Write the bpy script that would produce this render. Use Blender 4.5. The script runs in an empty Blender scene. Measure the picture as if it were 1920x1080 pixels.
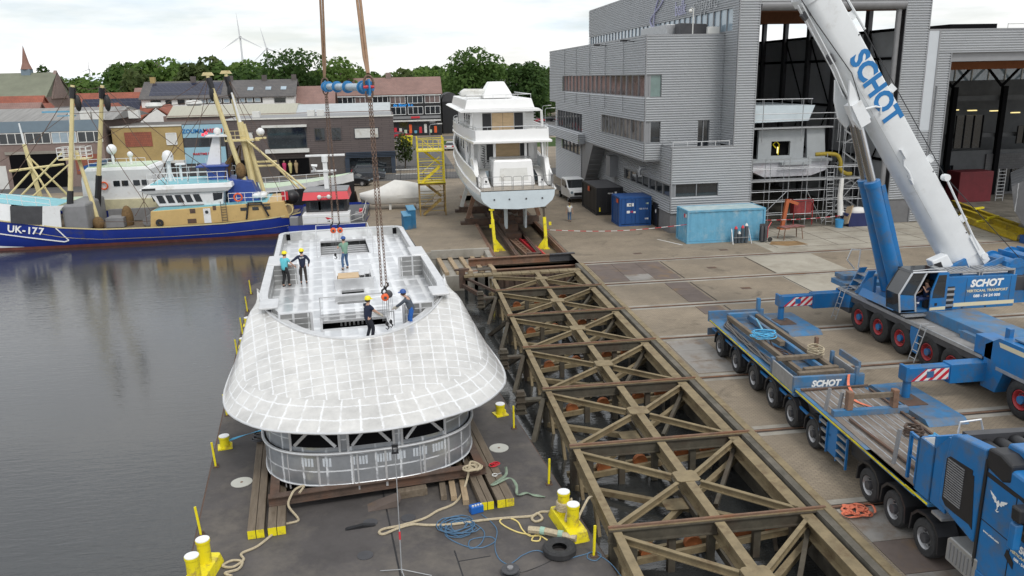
import bpy,math,random
from mathutils import Vector as V,Matrix as MX,Euler
R=math.radians
SC=bpy.context.scene
COL=SC.collection

# ---------------------------------------------------------------- camera
CAMH=13.0
cam=bpy.data.objects.new('camera',bpy.data.cameras.new('camera'));COL.objects.link(cam)
PITCH,ROLL,YAW,FOC=0.259280243,-0.0210636912,0.135330411,1499.60864
_f=V((math.sin(YAW)*math.cos(PITCH),math.cos(YAW)*math.cos(PITCH),-math.sin(PITCH)))
_r0=V((math.cos(YAW),-math.sin(YAW),0));_u0=_r0.cross(_f)
_r=_r0*math.cos(ROLL) + _u0*math.sin(ROLL);_u=_u0*math.cos(ROLL) - _r0*math.sin(ROLL)
cam.matrix_world=MX(((_r.x,_u.x,-_f.x,0),(_r.y,_u.y,-_f.y,0),(_r.z,_u.z,-_f.z,CAMH),(0,0,0,1)))
cam.data.sensor_width=36.0;cam.data.lens=FOC/1920*36.0
cam.data.clip_start=0.5;cam.data.clip_end=12000
SC.camera=cam

# ---------------------------------------------------------------- world, sun, exposure
SUN_EL,SUN_AZ=R(52),R(163)
W=bpy.data.worlds.new('World');SC.world=W;W.use_nodes=True
nt=W.node_tree;nt.nodes.clear()
def wn(t,**k):
    n=nt.nodes.new(t)
    for a,b in k.items(): setattr(n,a,b)
    return n
sky=wn('ShaderNodeTexSky',sky_type='NISHITA',sun_disc=False,sun_elevation=SUN_EL,sun_rotation=SUN_AZ)
bg1=wn('ShaderNodeBackground');bg1.inputs[1].default_value=0.10
nt.links.new(sky.outputs[0],bg1.inputs[0])
bg2=wn('ShaderNodeBackground');bg2.inputs[1].default_value=1.18
tc=wn('ShaderNodeTexCoord');mp=wn('ShaderNodeMapping');mp.inputs['Scale'].default_value=(1.0,1.0,5.5)
nt.links.new(tc.outputs['Generated'],mp.inputs[0])
nz=wn('ShaderNodeTexNoise');nz.inputs['Scale'].default_value=3.2;nz.inputs['Detail'].default_value=7;nz.inputs['Roughness'].default_value=.58
nt.links.new(mp.outputs[0],nz.inputs[0])
cr=wn('ShaderNodeValToRGB');cr.color_ramp.elements[0].position=.36;cr.color_ramp.elements[0].color=(.0,.0,.0,1)
cr.color_ramp.elements[1].position=.56;cr.color_ramp.elements[1].color=(1,1,1,1)
nt.links.new(nz.outputs[0],cr.inputs[0])
nz2=wn('ShaderNodeTexNoise');nz2.inputs['Scale'].default_value=5;nz2.inputs['Detail'].default_value=5
nt.links.new(mp.outputs[0],nz2.inputs[0])
cr2=wn('ShaderNodeValToRGB');cr2.color_ramp.elements[0].position=.3;cr2.color_ramp.elements[0].color=(.74,.84,.93,1)
cr2.color_ramp.elements[1].position=.52;cr2.color_ramp.elements[1].color=(1,1,1,1)
nt.links.new(nz2.outputs[0],cr2.inputs[0]);nt.links.new(cr2.outputs[0],bg2.inputs[0])
ma=wn('ShaderNodeMath',operation='MULTIPLY_ADD');ma.inputs[1].default_value=.5;ma.inputs[2].default_value=.5
nt.links.new(cr.outputs[0],ma.inputs[0])
mx=wn('ShaderNodeMixShader');nt.links.new(ma.outputs[0],mx.inputs[0])
nt.links.new(bg1.outputs[0],mx.inputs[1]);nt.links.new(bg2.outputs[0],mx.inputs[2])
wo=wn('ShaderNodeOutputWorld');nt.links.new(mx.outputs[0],wo.inputs[0])
sun=bpy.data.objects.new('sun',bpy.data.lights.new('sun','SUN'));COL.objects.link(sun)
sun.data.energy=1.5;sun.data.angle=R(14);sun.data.color=(1,.97,.92)
sd=V((math.sin(SUN_AZ)*math.cos(SUN_EL),math.cos(SUN_AZ)*math.cos(SUN_EL),math.sin(SUN_EL)))
sun.rotation_euler=sd.to_track_quat('Z','Y').to_euler();sun.location=(0,0,80)
SC.view_settings.view_transform='Standard';SC.view_settings.look='None'
SC.view_settings.exposure=0.0;SC.view_settings.gamma=1

# ---------------------------------------------------------------- helpers
class MB:
    def __init__(s): s.v=[];s.f=[];s.mi=[];s.uv={};s.cur=0
    def add(s,vs,fs):
        b=len(s.v);s.v += [tuple(x) for x in vs]
        for f in fs: s.f.append([b+i for i in f]);s.mi.append(s.cur)
        return b
    def box(s,x0,y0,z0,x1,y1,z1):
        vs=[(x,y,z) for z in (z0,z1) for y in (y0,y1) for x in (x0,x1)]
        s.add(vs,[(0,2,3,1),(4,5,7,6),(0,1,5,4),(2,6,7,3),(0,4,6,2),(1,3,7,5)]);return s
    def cbox(s,c,sz,rz=0):
        ca,sa=math.cos(rz),math.sin(rz);vs=[]
        for z in (-.5,.5):
            for y in (-.5,.5):
                for x in (-.5,.5):
                    a,b=x*sz[0],y*sz[1]
                    vs.append((c[0]+a*ca-b*sa,c[1]+a*sa+b*ca,c[2]+z*sz[2]))
        s.add(vs,[(0,2,3,1),(4,5,7,6),(0,1,5,4),(2,6,7,3),(0,4,6,2),(1,3,7,5)]);return s
    def frame(s,p,q,up=(0,0,1)):
        d=V(q)-V(p);d.normalize();u=V(up)
        if abs(d.dot(u)) > .995: u=V((0,1,0))
        r=d.cross(u);r.normalize();u=r.cross(d);return d,r,u
    def beam(s,p,q,w,h,up=(0,0,1),off=(0,0)):
        d,r,u=s.frame(p,q,up);vs=[]
        for e in (V(p),V(q)):
            e=e + r*off[0] + u*off[1]
            for a,b in ((-1,-1),(1,-1),(1,1),(-1,1)): vs.append(e + r*(a*w/2) + u*(b*h/2))
        s.add(vs,[(0,1,2,3),(7,6,5,4),(0,4,5,1),(1,5,6,2),(2,6,7,3),(3,7,4,0)]);return s
    def ibeam(s,p,q,w,h,t=.03,up=(0,0,1)):
        s.beam(p,q,w,t,up,(0,h/2-t/2));s.beam(p,q,w,t,up,(0,-h/2+t/2));s.beam(p,q,t,h-2*t,up);return s
    def tube(s,pts,r,n=6,closed=False,cap=True):
        pts=[V(p) for p in pts];m=len(pts);rr=r if isinstance(r,(list,tuple)) else [r]*m
        nrm=None;rings=[]
        for i,p in enumerate(pts):
            a=pts[i-1] if (i > 0 or closed) else p;b=pts[(i+1) % m] if (i < m-1 or closed) else p
            d=(b-a)
            if d.length < 1e-9: d=V((0,0,1))
            d.normalize()
            if nrm is None:
                nrm=d.orthogonal().normalized()
            nrm=nrm - d*nrm.dot(d)
            if nrm.length < 1e-6: nrm=d.orthogonal()
            nrm.normalize();bi=d.cross(nrm)
            rings.append([p + nrm*(math.cos(2*math.pi*k/n)*rr[i]) + bi*(math.sin(2*math.pi*k/n)*rr[i]) for k in range(n)])
        b=s.add([x for ring in rings for x in ring],[])
        fs=[]
        for i in range(m if closed else m-1):
            j=(i+1) % m
            for k in range(n):
                l=(k+1) % n;fs.append((b+i*n+k,b+i*n+l,b+j*n+l,b+j*n+k))
        if cap and not closed: fs.append(tuple(b+k for k in range(n))[::-1]);fs.append(tuple(b+(m-1)*n+k for k in range(n)))
        for f in fs: s.f.append(list(f));s.mi.append(s.cur)
        return s
    def cyl(s,p,q,r,r2=None,n=14): return s.tube([p,q],[r,r if r2 is None else r2],n)
    def lathe(s,prof,c=(0,0,0),n=16,axis='z'):
        vs=[];m=len(prof)
        for (r,z) in prof:
            for k in range(n):
                a=2*math.pi*k/n;x,y=r*math.cos(a),r*math.sin(a)
                vs.append((c[0]+x,c[1]+y,c[2]+z) if axis == 'z' else ((c[0]+z,c[1]+x,c[2]+y) if axis == 'x' else (c[0]+y,c[1]+z,c[2]+x)))
        fs=[(i*n+k,i*n+(k+1) % n,(i+1)*n+(k+1) % n,(i+1)*n+k) for i in range(m-1) for k in range(n)]
        s.add(vs,fs);return s
    def sphere(s,c,r,n=12,sz=1.0,m=8,sx=1,sy=1):
        return s.lathe_s(c,r,n,sz,m,sx,sy)
    def lathe_s(s,c,r,n,sz,m,sx,sy):
        vs=[]
        for i in range(m+1):
            t=math.pi*i/m
            for k in range(n):
                a=2*math.pi*k/n
                vs.append((c[0]+sx*r*math.sin(t)*math.cos(a),c[1]+sy*r*math.sin(t)*math.sin(a),c[2]-sz*r*math.cos(t)))
        s.add(vs,[(i*n+k,i*n+(k+1) % n,(i+1)*n+(k+1) % n,(i+1)*n+k) for i in range(m) for k in range(n)]);return s
    def loft(s,rings,closed=False,cap=False,uv=None):
        m,n=len(rings),len(rings[0]);b=s.add([p for r_ in rings for p in r_],[])
        for i in range(m-1):
            for k in range(n if closed else n-1):
                l=(k+1) % n;f=[b+i*n+k,b+i*n+l,b+(i+1)*n+l,b+(i+1)*n+k]
                if uv: s.uv[len(s.f)]=[uv(i,k),uv(i,k+1),uv(i+1,k+1),uv(i+1,k)]
                s.f.append(f);s.mi.append(s.cur)
        if cap:
            s.f.append([b+k for k in range(n)][::-1]);s.mi.append(s.cur);s.f.append([b+(m-1)*n+k for k in range(n)]);s.mi.append(s.cur)
        return s
    def prism(s,poly,fn,t0,t1):
        n=len(poly);b=s.add([fn(a,c,t0) for a,c in poly]+[fn(a,c,t1) for a,c in poly],[])
        fs=[list(range(n))[::-1],[n+k for k in range(n)]]+[[k,(k+1) % n,n+(k+1) % n,n+k] for k in range(n)]
        for f in fs: s.f.append([b+i for i in f]);s.mi.append(s.cur)
        return s
    def quad(s,*p): s.add(p,[tuple(range(len(p)))]);return s
    def build(s,name,mats,parent=None,smooth=False,bevel=0):
        me=bpy.data.meshes.new(name);me.from_pydata(s.v,[],s.f)
        if not isinstance(mats,(list,tuple)): mats=[mats]
        for m in mats: me.materials.append(m)
        if len(mats) > 1: me.polygons.foreach_set('material_index',s.mi)
        if s.uv:
            ul=me.uv_layers.new(name='UVMap')
            for i,p in enumerate(me.polygons):
                if i in s.uv:
                    for li,c in zip(p.loop_indices,s.uv[i]): ul.data[li].uv=c
        import bmesh
        bm=bmesh.new();bm.from_mesh(me)
        if not s.uv and not getattr(s,'raw',False): bmesh.ops.recalc_face_normals(bm,faces=bm.faces)
        bm.to_mesh(me);bm.free()
        if smooth:
            me.polygons.foreach_set('use_smooth',[True]*len(me.polygons));me.set_sharp_from_angle(angle=R(38))
        me.update()
        o=bpy.data.objects.new(name,me);COL.objects.link(o)
        adopt(o,parent)
        if bevel:
            b=o.modifiers.new('bevel','BEVEL');b.width=bevel;b.segments=2;b.limit_method='ANGLE';b.angle_limit=R(40)
        return o
WC={}
def adopt(o,parent):
    if parent:
        o.parent=parent
        if parent.name in WC: o.matrix_parent_inverse=MX.Translation(-V(WC[parent.name]))
def wthing(name,label,cat,loc,group=None):
    t=thing(name,label,cat,loc,0,group);WC[t.name]=loc;return t
def tag(o,label,cat,group=None,kind=None):
    o['label']=label;o['category']=cat
    if group: o['group']=group
    if kind: o['kind']=kind
    return o
def struct(o,kind='structure'): o['kind']=kind;return o
def thing(name,label,cat,loc=(0,0,0),rz=0,group=None):
    o=bpy.data.objects.new(name,None);COL.objects.link(o);o.empty_display_size=.3
    o.location=loc;o.rotation_euler=(0,0,rz);return tag(o,label,cat,group)
def copy_tree(o,parent=None):
    c=o.copy();COL.objects.link(c)
    if parent: c.parent=parent
    for ch in list(o.children): copy_tree(ch,c)
    return c
def dup(o,loc,rz=None,label=None,group=None):
    c=copy_tree(o);c.location=loc
    if rz is not None: c.rotation_euler=(0,0,rz)
    if label: c['label']=label
    if group: c['group']=group
    return c
def text(name,body,size,m,parent,org,xa,ya,ext=.008,bold=0.0,shear=0.0,align='CENTER',sx=1.0):
    cu=bpy.data.curves.new(name,'FONT');cu.body=body;cu.size=size;cu.extrude=ext;cu.offset=bold;cu.shear=shear
    cu.align_x=align;cu.align_y='CENTER';cu.resolution_u=3;cu.materials.append(m)
    tmp=bpy.data.objects.new('tmp_curve',cu);COL.objects.link(tmp)
    x=V(xa).normalized();z=x.cross(V(ya)).normalized();y=z.cross(x)
    x=x*sx
    me=bpy.data.meshes.new_from_object(tmp);bpy.data.objects.remove(tmp)
    me.transform(MX(((x.x,y.x,z.x,org[0]),(x.y,y.y,z.y,org[1]),(x.z,y.z,z.z,org[2]),(0,0,0,1))))
    o=bpy.data.objects.new(name,me);COL.objects.link(o)
    adopt(o,parent)
    return o

# ---------------------------------------------------------------- materials
def newmat(name):
    m=bpy.data.materials.new(name);m.use_nodes=True;t=m.node_tree
    return m,t,t.nodes['Principled BSDF'],(lambda ty,**k: _nn(t,ty,k)),t.links.new
def _nn(t,ty,k):
    n=t.nodes.new(ty)
    for a,b in k.items(): setattr(n,a,b)
    return n
def mat(name,col,rough=.6,metal=0,var=.12,scale=1.5,dirt=None,dirt_amt=.35,dscale=.8,bump=0,bscale=20,spec=.5,stretch=(1,1,1)):
    m,t,B,N,L=newmat(name)
    B.inputs['Roughness'].default_value=rough;B.inputs['Metallic'].default_value=metal
    B.inputs['Specular IOR Level'].default_value=spec
    tc=N('ShaderNodeTexCoord');mp=N('ShaderNodeMapping');mp.inputs['Scale'].default_value=stretch
    L(tc.outputs['Object'],mp.inputs[0])
    n1=N('ShaderNodeTexNoise');n1.inputs['Scale'].default_value=scale;n1.inputs['Detail'].default_value=6;n1.inputs['Roughness'].default_value=.65
    L(mp.outputs[0],n1.inputs[0])
    r1=N('ShaderNodeValToRGB');a,b=r1.color_ramp.elements;a.position=.3;b.position=.7
    a.color=(*[c*(1-var) for c in col],1);b.color=(*[min(1,c*(1+var)) for c in col],1)
    L(n1.outputs[0],r1.inputs[0]);out=r1.outputs[0]
    if dirt:
        n2=N('ShaderNodeTexNoise');n2.inputs['Scale'].default_value=dscale;n2.inputs['Detail'].default_value=9;n2.inputs['Roughness'].default_value=.7
        L(mp.outputs[0],n2.inputs[0])
        r2=N('ShaderNodeValToRGB');c,d=r2.color_ramp.elements;c.position=.62-dirt_amt*.45;d.position=.74-dirt_amt*.25
        c.color=(0,0,0,1);d.color=(1,1,1,1);L(n2.outputs[0],r2.inputs[0])
        mxn=N('ShaderNodeMix',data_type='RGBA');L(r2.outputs[0],mxn.inputs[0]);L(out,mxn.inputs[6]);mxn.inputs[7].default_value=(*dirt,1)
        out=mxn.outputs[2]
    L(out,B.inputs['Base Color'])
    if bump:
        n3=N('ShaderNodeTexNoise');n3.inputs['Scale'].default_value=bscale;n3.inputs['Detail'].default_value=5
        L(mp.outputs[0],n3.inputs[0]);bn=N('ShaderNodeBump');bn.inputs['Strength'].default_value=bump;bn.inputs['Distance'].default_value=.02
        L(n3.outputs[0],bn.inputs['Height']);L(bn.outputs[0],B.inputs['Normal'])
    return m
def emit(name,col,s):
    m,t,B,N,L=newmat(name);B.inputs['Base Color'].default_value=(*col,1)
    B.inputs['Emission Color'].default_value=(*col,1);B.inputs['Emission Strength'].default_value=s;return m
def glassmat(name,col,rough=.05,var=.3):
    m=mat(name,col,rough,0,var,.7,spec=.9);return m
def brickmat(name,c1,c2,mortar,bw,bh,rough=.85,axis='xz',mort=.012,noise=.18,squash=1,offset=.5,patch=None):
    m,t,B,N,L=newmat(name);B.inputs['Roughness'].default_value=rough
    tc=N('ShaderNodeTexCoord');sp=N('ShaderNodeSeparateXYZ');cb=N('ShaderNodeCombineXYZ');L(tc.outputs['Object'],sp.inputs[0])
    if axis == 'xz':
        ad=N('ShaderNodeMath',operation='ADD');L(sp.outputs[0],ad.inputs[0]);L(sp.outputs[1],ad.inputs[1]);L(ad.outputs[0],cb.inputs[0]);L(sp.outputs[2],cb.inputs[1])
    else: L(sp.outputs[0],cb.inputs[0]);L(sp.outputs[1],cb.inputs[1])
    br=N('ShaderNodeTexBrick');br.offset=offset;br.squash=squash
    br.inputs['Scale'].default_value=1;br.inputs['Brick Width'].default_value=bw;br.inputs['Row Height'].default_value=bh
    br.inputs['Mortar Size'].default_value=mort;br.inputs['Color1'].default_value=(*c1,1);br.inputs['Color2'].default_value=(*c2,1);br.inputs['Mortar'].default_value=(*mortar,1)
    L(cb.outputs[0],br.inputs[0])
    n1=N('ShaderNodeTexNoise');n1.inputs['Scale'].default_value=.35;n1.inputs['Detail'].default_value=8;n1.inputs['Roughness'].default_value=.65;L(tc.outputs['Object'],n1.inputs[0])
    mr=N('ShaderNodeMapRange');mr.inputs[1].default_value=.3;mr.inputs[2].default_value=.7;mr.inputs[3].default_value=1-noise;mr.inputs[4].default_value=1+noise;L(n1.outputs[0],mr.inputs[0])
    vm=N('ShaderNodeVectorMath',operation='SCALE');L(br.outputs[0],vm.inputs[0]);L(mr.outputs[0],vm.inputs['Scale'])
    out=vm.outputs[0]
    if patch:
        n2=N('ShaderNodeTexNoise');n2.inputs['Scale'].default_value=.12;n2.inputs['Detail'].default_value=10;n2.inputs['Roughness'].default_value=.72;L(tc.outputs['Object'],n2.inputs[0])
        r2=N('ShaderNodeValToRGB');c,d=r2.color_ramp.elements;c.position=.48;d.position=.66;c.color=(0,0,0,1);d.color=(.75,.75,.75,1);L(n2.outputs[0],r2.inputs[0])
        mxn=N('ShaderNodeMix',data_type='RGBA');L(r2.outputs[0],mxn.inputs[0]);L(out,mxn.inputs[6]);mxn.inputs[7].default_value=(*patch,1);out=mxn.outputs[2]
        n3=N('ShaderNodeTexNoise');n3.inputs['Scale'].default_value=.55;n3.inputs['Detail'].default_value=9;n3.inputs['Roughness'].default_value=.6;n3.inputs['Distortion'].default_value=.6;L(tc.outputs['Object'],n3.inputs[0])
        r3=N('ShaderNodeMapRange');r3.inputs[1].default_value=.58;r3.inputs[2].default_value=.72;r3.inputs[3].default_value=1;r3.inputs[4].default_value=.55;L(n3.outputs[0],r3.inputs[0]);v3=N('ShaderNodeVectorMath',operation='SCALE');L(out,v3.inputs[0]);L(r3.outputs[0],v3.inputs['Scale']);out=v3.outputs[0]
    L(out,B.inputs['Base Color']);return m
def weldmat(name,base,weld,uv=False,su=1,sv=1,wu=.16,wv=.13,rough=.42,metal=.45,amt=.9,wob=.1):
    m,t,B,N,L=newmat(name)
    tc=N('ShaderNodeTexCoord');mp=N('ShaderNodeMapping');mp.inputs['Scale'].default_value=(su,sv,su)
    L(tc.outputs['UV' if uv else 'Object'],mp.inputs[0])
    nw=N('ShaderNodeTexNoise');nw.inputs['Scale'].default_value=3.1;nw.inputs['Detail'].default_value=5;nw.inputs['Roughness'].default_value=.7;L(mp.outputs[0],nw.inputs[0])
    vs=N('ShaderNodeVectorMath',operation='MULTIPLY_ADD');L(nw.outputs['Color'],vs.inputs[0]);vs.inputs[1].default_value=(wob,wob,wob);L(mp.outputs[0],vs.inputs[2])
    sp=N('ShaderNodeSeparateXYZ');L(vs.outputs[0],sp.inputs[0])
    outs=[]
    for i,w in ((0,wu),(1,wv)):
        fr=N('ShaderNodeMath',operation='FRACT');L(sp.outputs[i],fr.inputs[0])
        mr=N('ShaderNodeMapRange');mr.inputs[1].default_value=w*.55;mr.inputs[2].default_value=w;mr.inputs[3].default_value=1;mr.inputs[4].default_value=0;L(fr.outputs[0],mr.inputs[0]);outs.append(mr.outputs[0])
    mxm=N('ShaderNodeMath',operation='MAXIMUM');L(outs[0],mxm.inputs[0]);L(outs[1],mxm.inputs[1])
    nb=N('ShaderNodeTexNoise');nb.inputs['Scale'].default_value=1.3;nb.inputs['Detail'].default_value=4;L(mp.outputs[0],nb.inputs[0])
    mb=N('ShaderNodeMapRange');mb.inputs[1].default_value=.34;mb.inputs[2].default_value=.5;mb.inputs[3].default_value=.25;mb.inputs[4].default_value=1;L(nb.outputs[0],mb.inputs[0])
    mu=N('ShaderNodeMath',operation='MULTIPLY');L(mxm.outputs[0],mu.inputs[0]);L(mb.outputs[0],mu.inputs[1])
    mu2=N('ShaderNodeMath',operation='MULTIPLY');L(mu.outputs[0],mu2.inputs[0]);mu2.inputs[1].default_value=amt
    fl=N('ShaderNodeVectorMath',operation='FLOOR');L(vs.outputs[0],fl.inputs[0]);wn_=N('ShaderNodeTexWhiteNoise');L(fl.outputs[0],wn_.inputs[0])
    mv=N('ShaderNodeMapRange');mv.inputs[3].default_value=.95;mv.inputs[4].default_value=1.05;L(wn_.outputs[0],mv.inputs[0])
    n4=N('ShaderNodeTexNoise');n4.inputs['Scale'].default_value=1.1;n4.inputs['Detail'].default_value=8;n4.inputs['Roughness'].default_value=.7;L(tc.outputs['Object'],n4.inputs[0])
    m4=N('ShaderNodeMapRange');m4.inputs[1].default_value=.3;m4.inputs[2].default_value=.7;m4.inputs[3].default_value=.82;m4.inputs[4].default_value=1.15;L(n4.outputs[0],m4.inputs[0])
    mm=N('ShaderNodeMath',operation='MULTIPLY');L(mv.outputs[0],mm.inputs[0]);L(m4.outputs[0],mm.inputs[1])
    vb=N('ShaderNodeVectorMath',operation='SCALE');vb.inputs[0].default_value=base;L(mm.outputs[0],vb.inputs['Scale'])
    mc=N('ShaderNodeMix',data_type='RGBA');L(mu2.outputs[0],mc.inputs[0]);L(vb.outputs[0],mc.inputs[6]);mc.inputs[7].default_value=(*weld,1)
    L(mc.outputs[2],B.inputs['Base Color']);B.inputs['Roughness'].default_value=rough
    mt=N('ShaderNodeMapRange');mt.inputs[3].default_value=metal;mt.inputs[4].default_value=.1;L(mu2.outputs[0],mt.inputs[0]);L(mt.outputs[0],B.inputs['Metallic'])
    return m
def stripemat(name,c1,c2,period,axis=(1,0,1),duty=.5,rough=.5):
    m,t,B,N,L=newmat(name);tc=N('ShaderNodeTexCoord')
    d=N('ShaderNodeVectorMath',operation='DOT_PRODUCT');L(tc.outputs['Object'],d.inputs[0]);d.inputs[1].default_value=[a/period for a in axis]
    fr=N('ShaderNodeMath',operation='FRACT');L(d.outputs['Value'],fr.inputs[0]);gt=N('ShaderNodeMath',operation='GREATER_THAN');L(fr.outputs[0],gt.inputs[0]);gt.inputs[1].default_value=duty
    mc=N('ShaderNodeMix',data_type='RGBA');L(gt.outputs[0],mc.inputs[0]);mc.inputs[6].default_value=(*c1,1);mc.inputs[7].default_value=(*c2,1)
    L(mc.outputs[2],B.inputs['Base Color']);B.inputs['Roughness'].default_value=rough;return m
def leafmat(name,c1,c2):
    m,t,B,N,L=newmat(name);B.inputs['Roughness'].default_value=.7;B.inputs['Specular IOR Level'].default_value=.25
    tc=N('ShaderNodeTexCoord');n1=N('ShaderNodeTexNoise');n1.inputs['Scale'].default_value=.45;n1.inputs['Detail'].default_value=4;L(tc.outputs['Object'],n1.inputs[0])
    r1=N('ShaderNodeValToRGB');a,b=r1.color_ramp.elements;a.position=.35;b.position=.68;a.color=(*c1,1);b.color=(*c2,1)
    L(n1.outputs[0],r1.inputs[0]);L(r1.outputs[0],B.inputs['Base Color'])
    tr_=N('ShaderNodeBsdfTranslucent');L(r1.outputs[0],tr_.inputs[0]);ms=N('ShaderNodeMixShader');ms.inputs[0].default_value=.5
    L(B.outputs[0],ms.inputs[1]);L(tr_.outputs[0],ms.inputs[2]);L(ms.outputs[0],t.nodes['Material Output'].inputs[0]);return m

M={}
M['white']=mat('white_paint',(.78,.79,.79),.35,var=.04,dirt=(.6,.58,.53),dirt_amt=.12)
M['offwhite']=mat('off_white_paint',(.66,.66,.63),.5,var=.06,dirt=(.45,.42,.36),dirt_amt=.15)
M['yachtwhite']=mat('yacht_white',(.80,.80,.79),.22,var=.03)
M['hullblue_pale']=mat('pale_blue_primer',(.60,.68,.72),.5,var=.06)
M['black']=mat('black_paint',(.018,.018,.02),.45,var=.2)
M['darkgrey']=mat('dark_grey',(.06,.06,.065),.55,var=.2)
M['midgrey']=mat('mid_grey',(.22,.22,.225),.55,var=.12)
M['rubber']=mat('tyre_rubber',(.03,.03,.031),.85,var=.35,scale=6)
M['rim']=mat('wheel_rim_silver',(.42,.42,.43),.35,.5,var=.1,scale=5)
M['redrim']=mat('red_wheel_rim',(.38,.03,.035),.45,var=.15,scale=6)
M['blue']=mat('truck_blue',(.016,.155,.40),.32,var=.10,scale=.8,dirt=(.085,.135,.21),dirt_amt=.3,dscale=1.1)
M['bluedirty']=mat('worn_blue',(.045,.17,.34),.5,var=.2,dirt=(.16,.15,.14),dirt_amt=.42,dscale=.9)
M['cranewhite']=mat('boom_white',(.74,.76,.77),.32,var=.04,dirt=(.55,.55,.53),dirt_amt=.1,dscale=.5)
M['bluesign']=mat('lettering_blue',(.01,.16,.42),.4,var=.03)
M['whitesign']=mat('lettering_white',(.82,.82,.80),.4,var=.02)
M['cream']=mat('cream_stripe',(.66,.60,.42),.45,var=.03)
M['chrome']=mat('chrome_rod',(.55,.56,.58),.18,.95,var=.05)
M['steel']=mat('galvanised_steel',(.42,.43,.44),.45,.6,var=.15,scale=4)
M['alu_tube']=mat('aluminium_tube',(.62,.63,.64),.4,.5,var=.08)
M['glass']=glassmat('dark_glass',(.02,.025,.03))
M['glassgreen']=glassmat('green_blind_glass',(.16,.24,.22),.15)
M['glassbrown']=glassmat('reflecting_glass',(.14,.10,.095),.08,.5)
M['glasssky']=mat('sky_window_glass',(.30,.38,.44),.04,0,.25,.6,spec=1)
M['yellow']=mat('yellow_paint',(.72,.58,.03),.5,var=.08,dirt=(.4,.3,.08),dirt_amt=.1)
M['yellowsafe']=mat('safety_yellow',(.80,.68,.015),.45,var=.06,dirt=(.36,.27,.07),dirt_amt=.26,dscale=2.8)
M['orange']=mat('orange_paint',(.75,.12,.03),.5,var=.1)
M['orangewebbing']=mat('orange_webbing',(.72,.20,.11),.8,var=.18,scale=8)
M['red']=mat('red_paint',(.58,.03,.045),.4,var=.06)
M['rust']=mat('rusty_steel',(.19,.115,.078),.85,var=.3,scale=3,dirt=(.22,.10,.05),dirt_amt=.3,bump=.3)
M['rustdark']=mat('dark_rusty_steel',(.095,.065,.05),.85,var=.35,scale=3,dirt=(.13,.07,.045),dirt_amt=.35)
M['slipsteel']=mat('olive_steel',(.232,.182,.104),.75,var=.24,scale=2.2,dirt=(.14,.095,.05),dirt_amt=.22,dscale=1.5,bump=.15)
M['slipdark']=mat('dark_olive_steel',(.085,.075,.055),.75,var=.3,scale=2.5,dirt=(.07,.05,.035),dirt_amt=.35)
M['wood']=mat('weathered_timber',(.17,.135,.098),.85,var=.3,scale=2,stretch=(8,1,8),dirt=(.10,.075,.05),dirt_amt=.3,dscale=1)
M['woodlight']=mat('light_timber',(.36,.27,.17),.8,var=.2,scale=2,stretch=(8,1,8))
M['plywood']=mat('plywood_sheet',(.58,.42,.25),.7,var=.14,scale=1.4,stretch=(1,1,3))
M['barge']=mat('barge_deck',(.075,.068,.066),.78,var=.25,scale=.8,dirt=(.13,.115,.10),dirt_amt=.34,dscale=.45,bump=.25,bscale=9)
M['concrete']=mat('concrete',(.33,.31,.27),.88,var=.15,scale=.6,dirt=(.22,.20,.165),dirt_amt=.4,dscale=.4,bump=.15)
M['concretedark']=mat('dark_concrete',(.15,.135,.11),.85,var=.3,scale=.9,dirt=(.07,.065,.05),dirt_amt=.45,dscale=.5)  # darker, blotchy concrete for quay wall, slip walls and hall floors
M['steelplate']=mat('rusty_road_plate',(.135,.105,.09),.7,var=.2,scale=1,dirt=(.20,.13,.07),dirt_amt=.2,dscale=.6)
M['steelplate2']=mat('grey_road_plate',(.25,.235,.215),.65,var=.16,scale=1,dirt=(.17,.12,.08),dirt_amt=.3,dscale=.7)
M['asphalt']=mat('asphalt',(.10,.098,.096),.9,var=.2,scale=1.2,dirt=(.15,.14,.13),dirt_amt=.25)
M['rope']=mat('natural_rope',(.46,.39,.27),.9,var=.22,scale=14,bump=.5,bscale=40)
M['bluehose']=mat('blue_hose',(.07,.15,.25),.5,var=.15)
M['bluerope']=mat('blue_strap',(.10,.42,.68),.7,var=.12)
M['greenstrap']=mat('green_strap',(.21,.27,.20),.85,var=.25,scale=6)
M['yellowrope']=mat('yellow_rope',(.72,.58,.22),.8,var=.12)
M['chain']=mat('rusty_chain',(.17,.11,.08),.6,.4,var=.3,scale=10)
M['sling']=mat('brown_sling',(.30,.19,.12),.85,var=.2,scale=3)
M['spreader']=mat('spreader_blue',(.03,.20,.44),.4,var=.12)
M['spreadergrey']=mat('spreader_tube',(.38,.48,.55),.4,.2,var=.1)
M['alu']=weldmat('aluminium_plate',(.50,.50,.49),(.80,.81,.81),False,.9,.9,.10,.10)
M['aluvisor']=weldmat('aluminium_visor',(.66,.648,.62),(.83,.84,.85),True,1,1,.13,.12,rough=.3,metal=.5,wob=.28,amt=.75)
M['aludeck']=weldmat('aluminium_deck',(.63,.64,.65),(.80,.81,.82),False,1.5,.7,.42,.22,rough=.3,metal=.5,wob=.16,amt=.95)
M['aluhouse']=weldmat('aluminium_house',(.50,.525,.555),(.80,.82,.84),True,1,1,.11,.11,rough=.3,metal=.7,wob=.14)
M['alupanel']=weldmat('aluminium_panel',(.29,.29,.285),(.72,.73,.73),True,1,1,.13,.17,rough=.4,metal=.45)
M['alucap']=mat('aluminium_cap',(.64,.645,.65),.35,.45,var=.1,scale=2.5)
M['skin']=mat('skin',(.50,.30,.22),.6,var=.06)
M['clad']=mat('corrugated_cladding',(.43,.445,.46),.42,.25,var=.04,scale=.4)
M['clad_trim']=mat('cladding_trim',(.27,.275,.285),.5,.2,var=.06)
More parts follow.
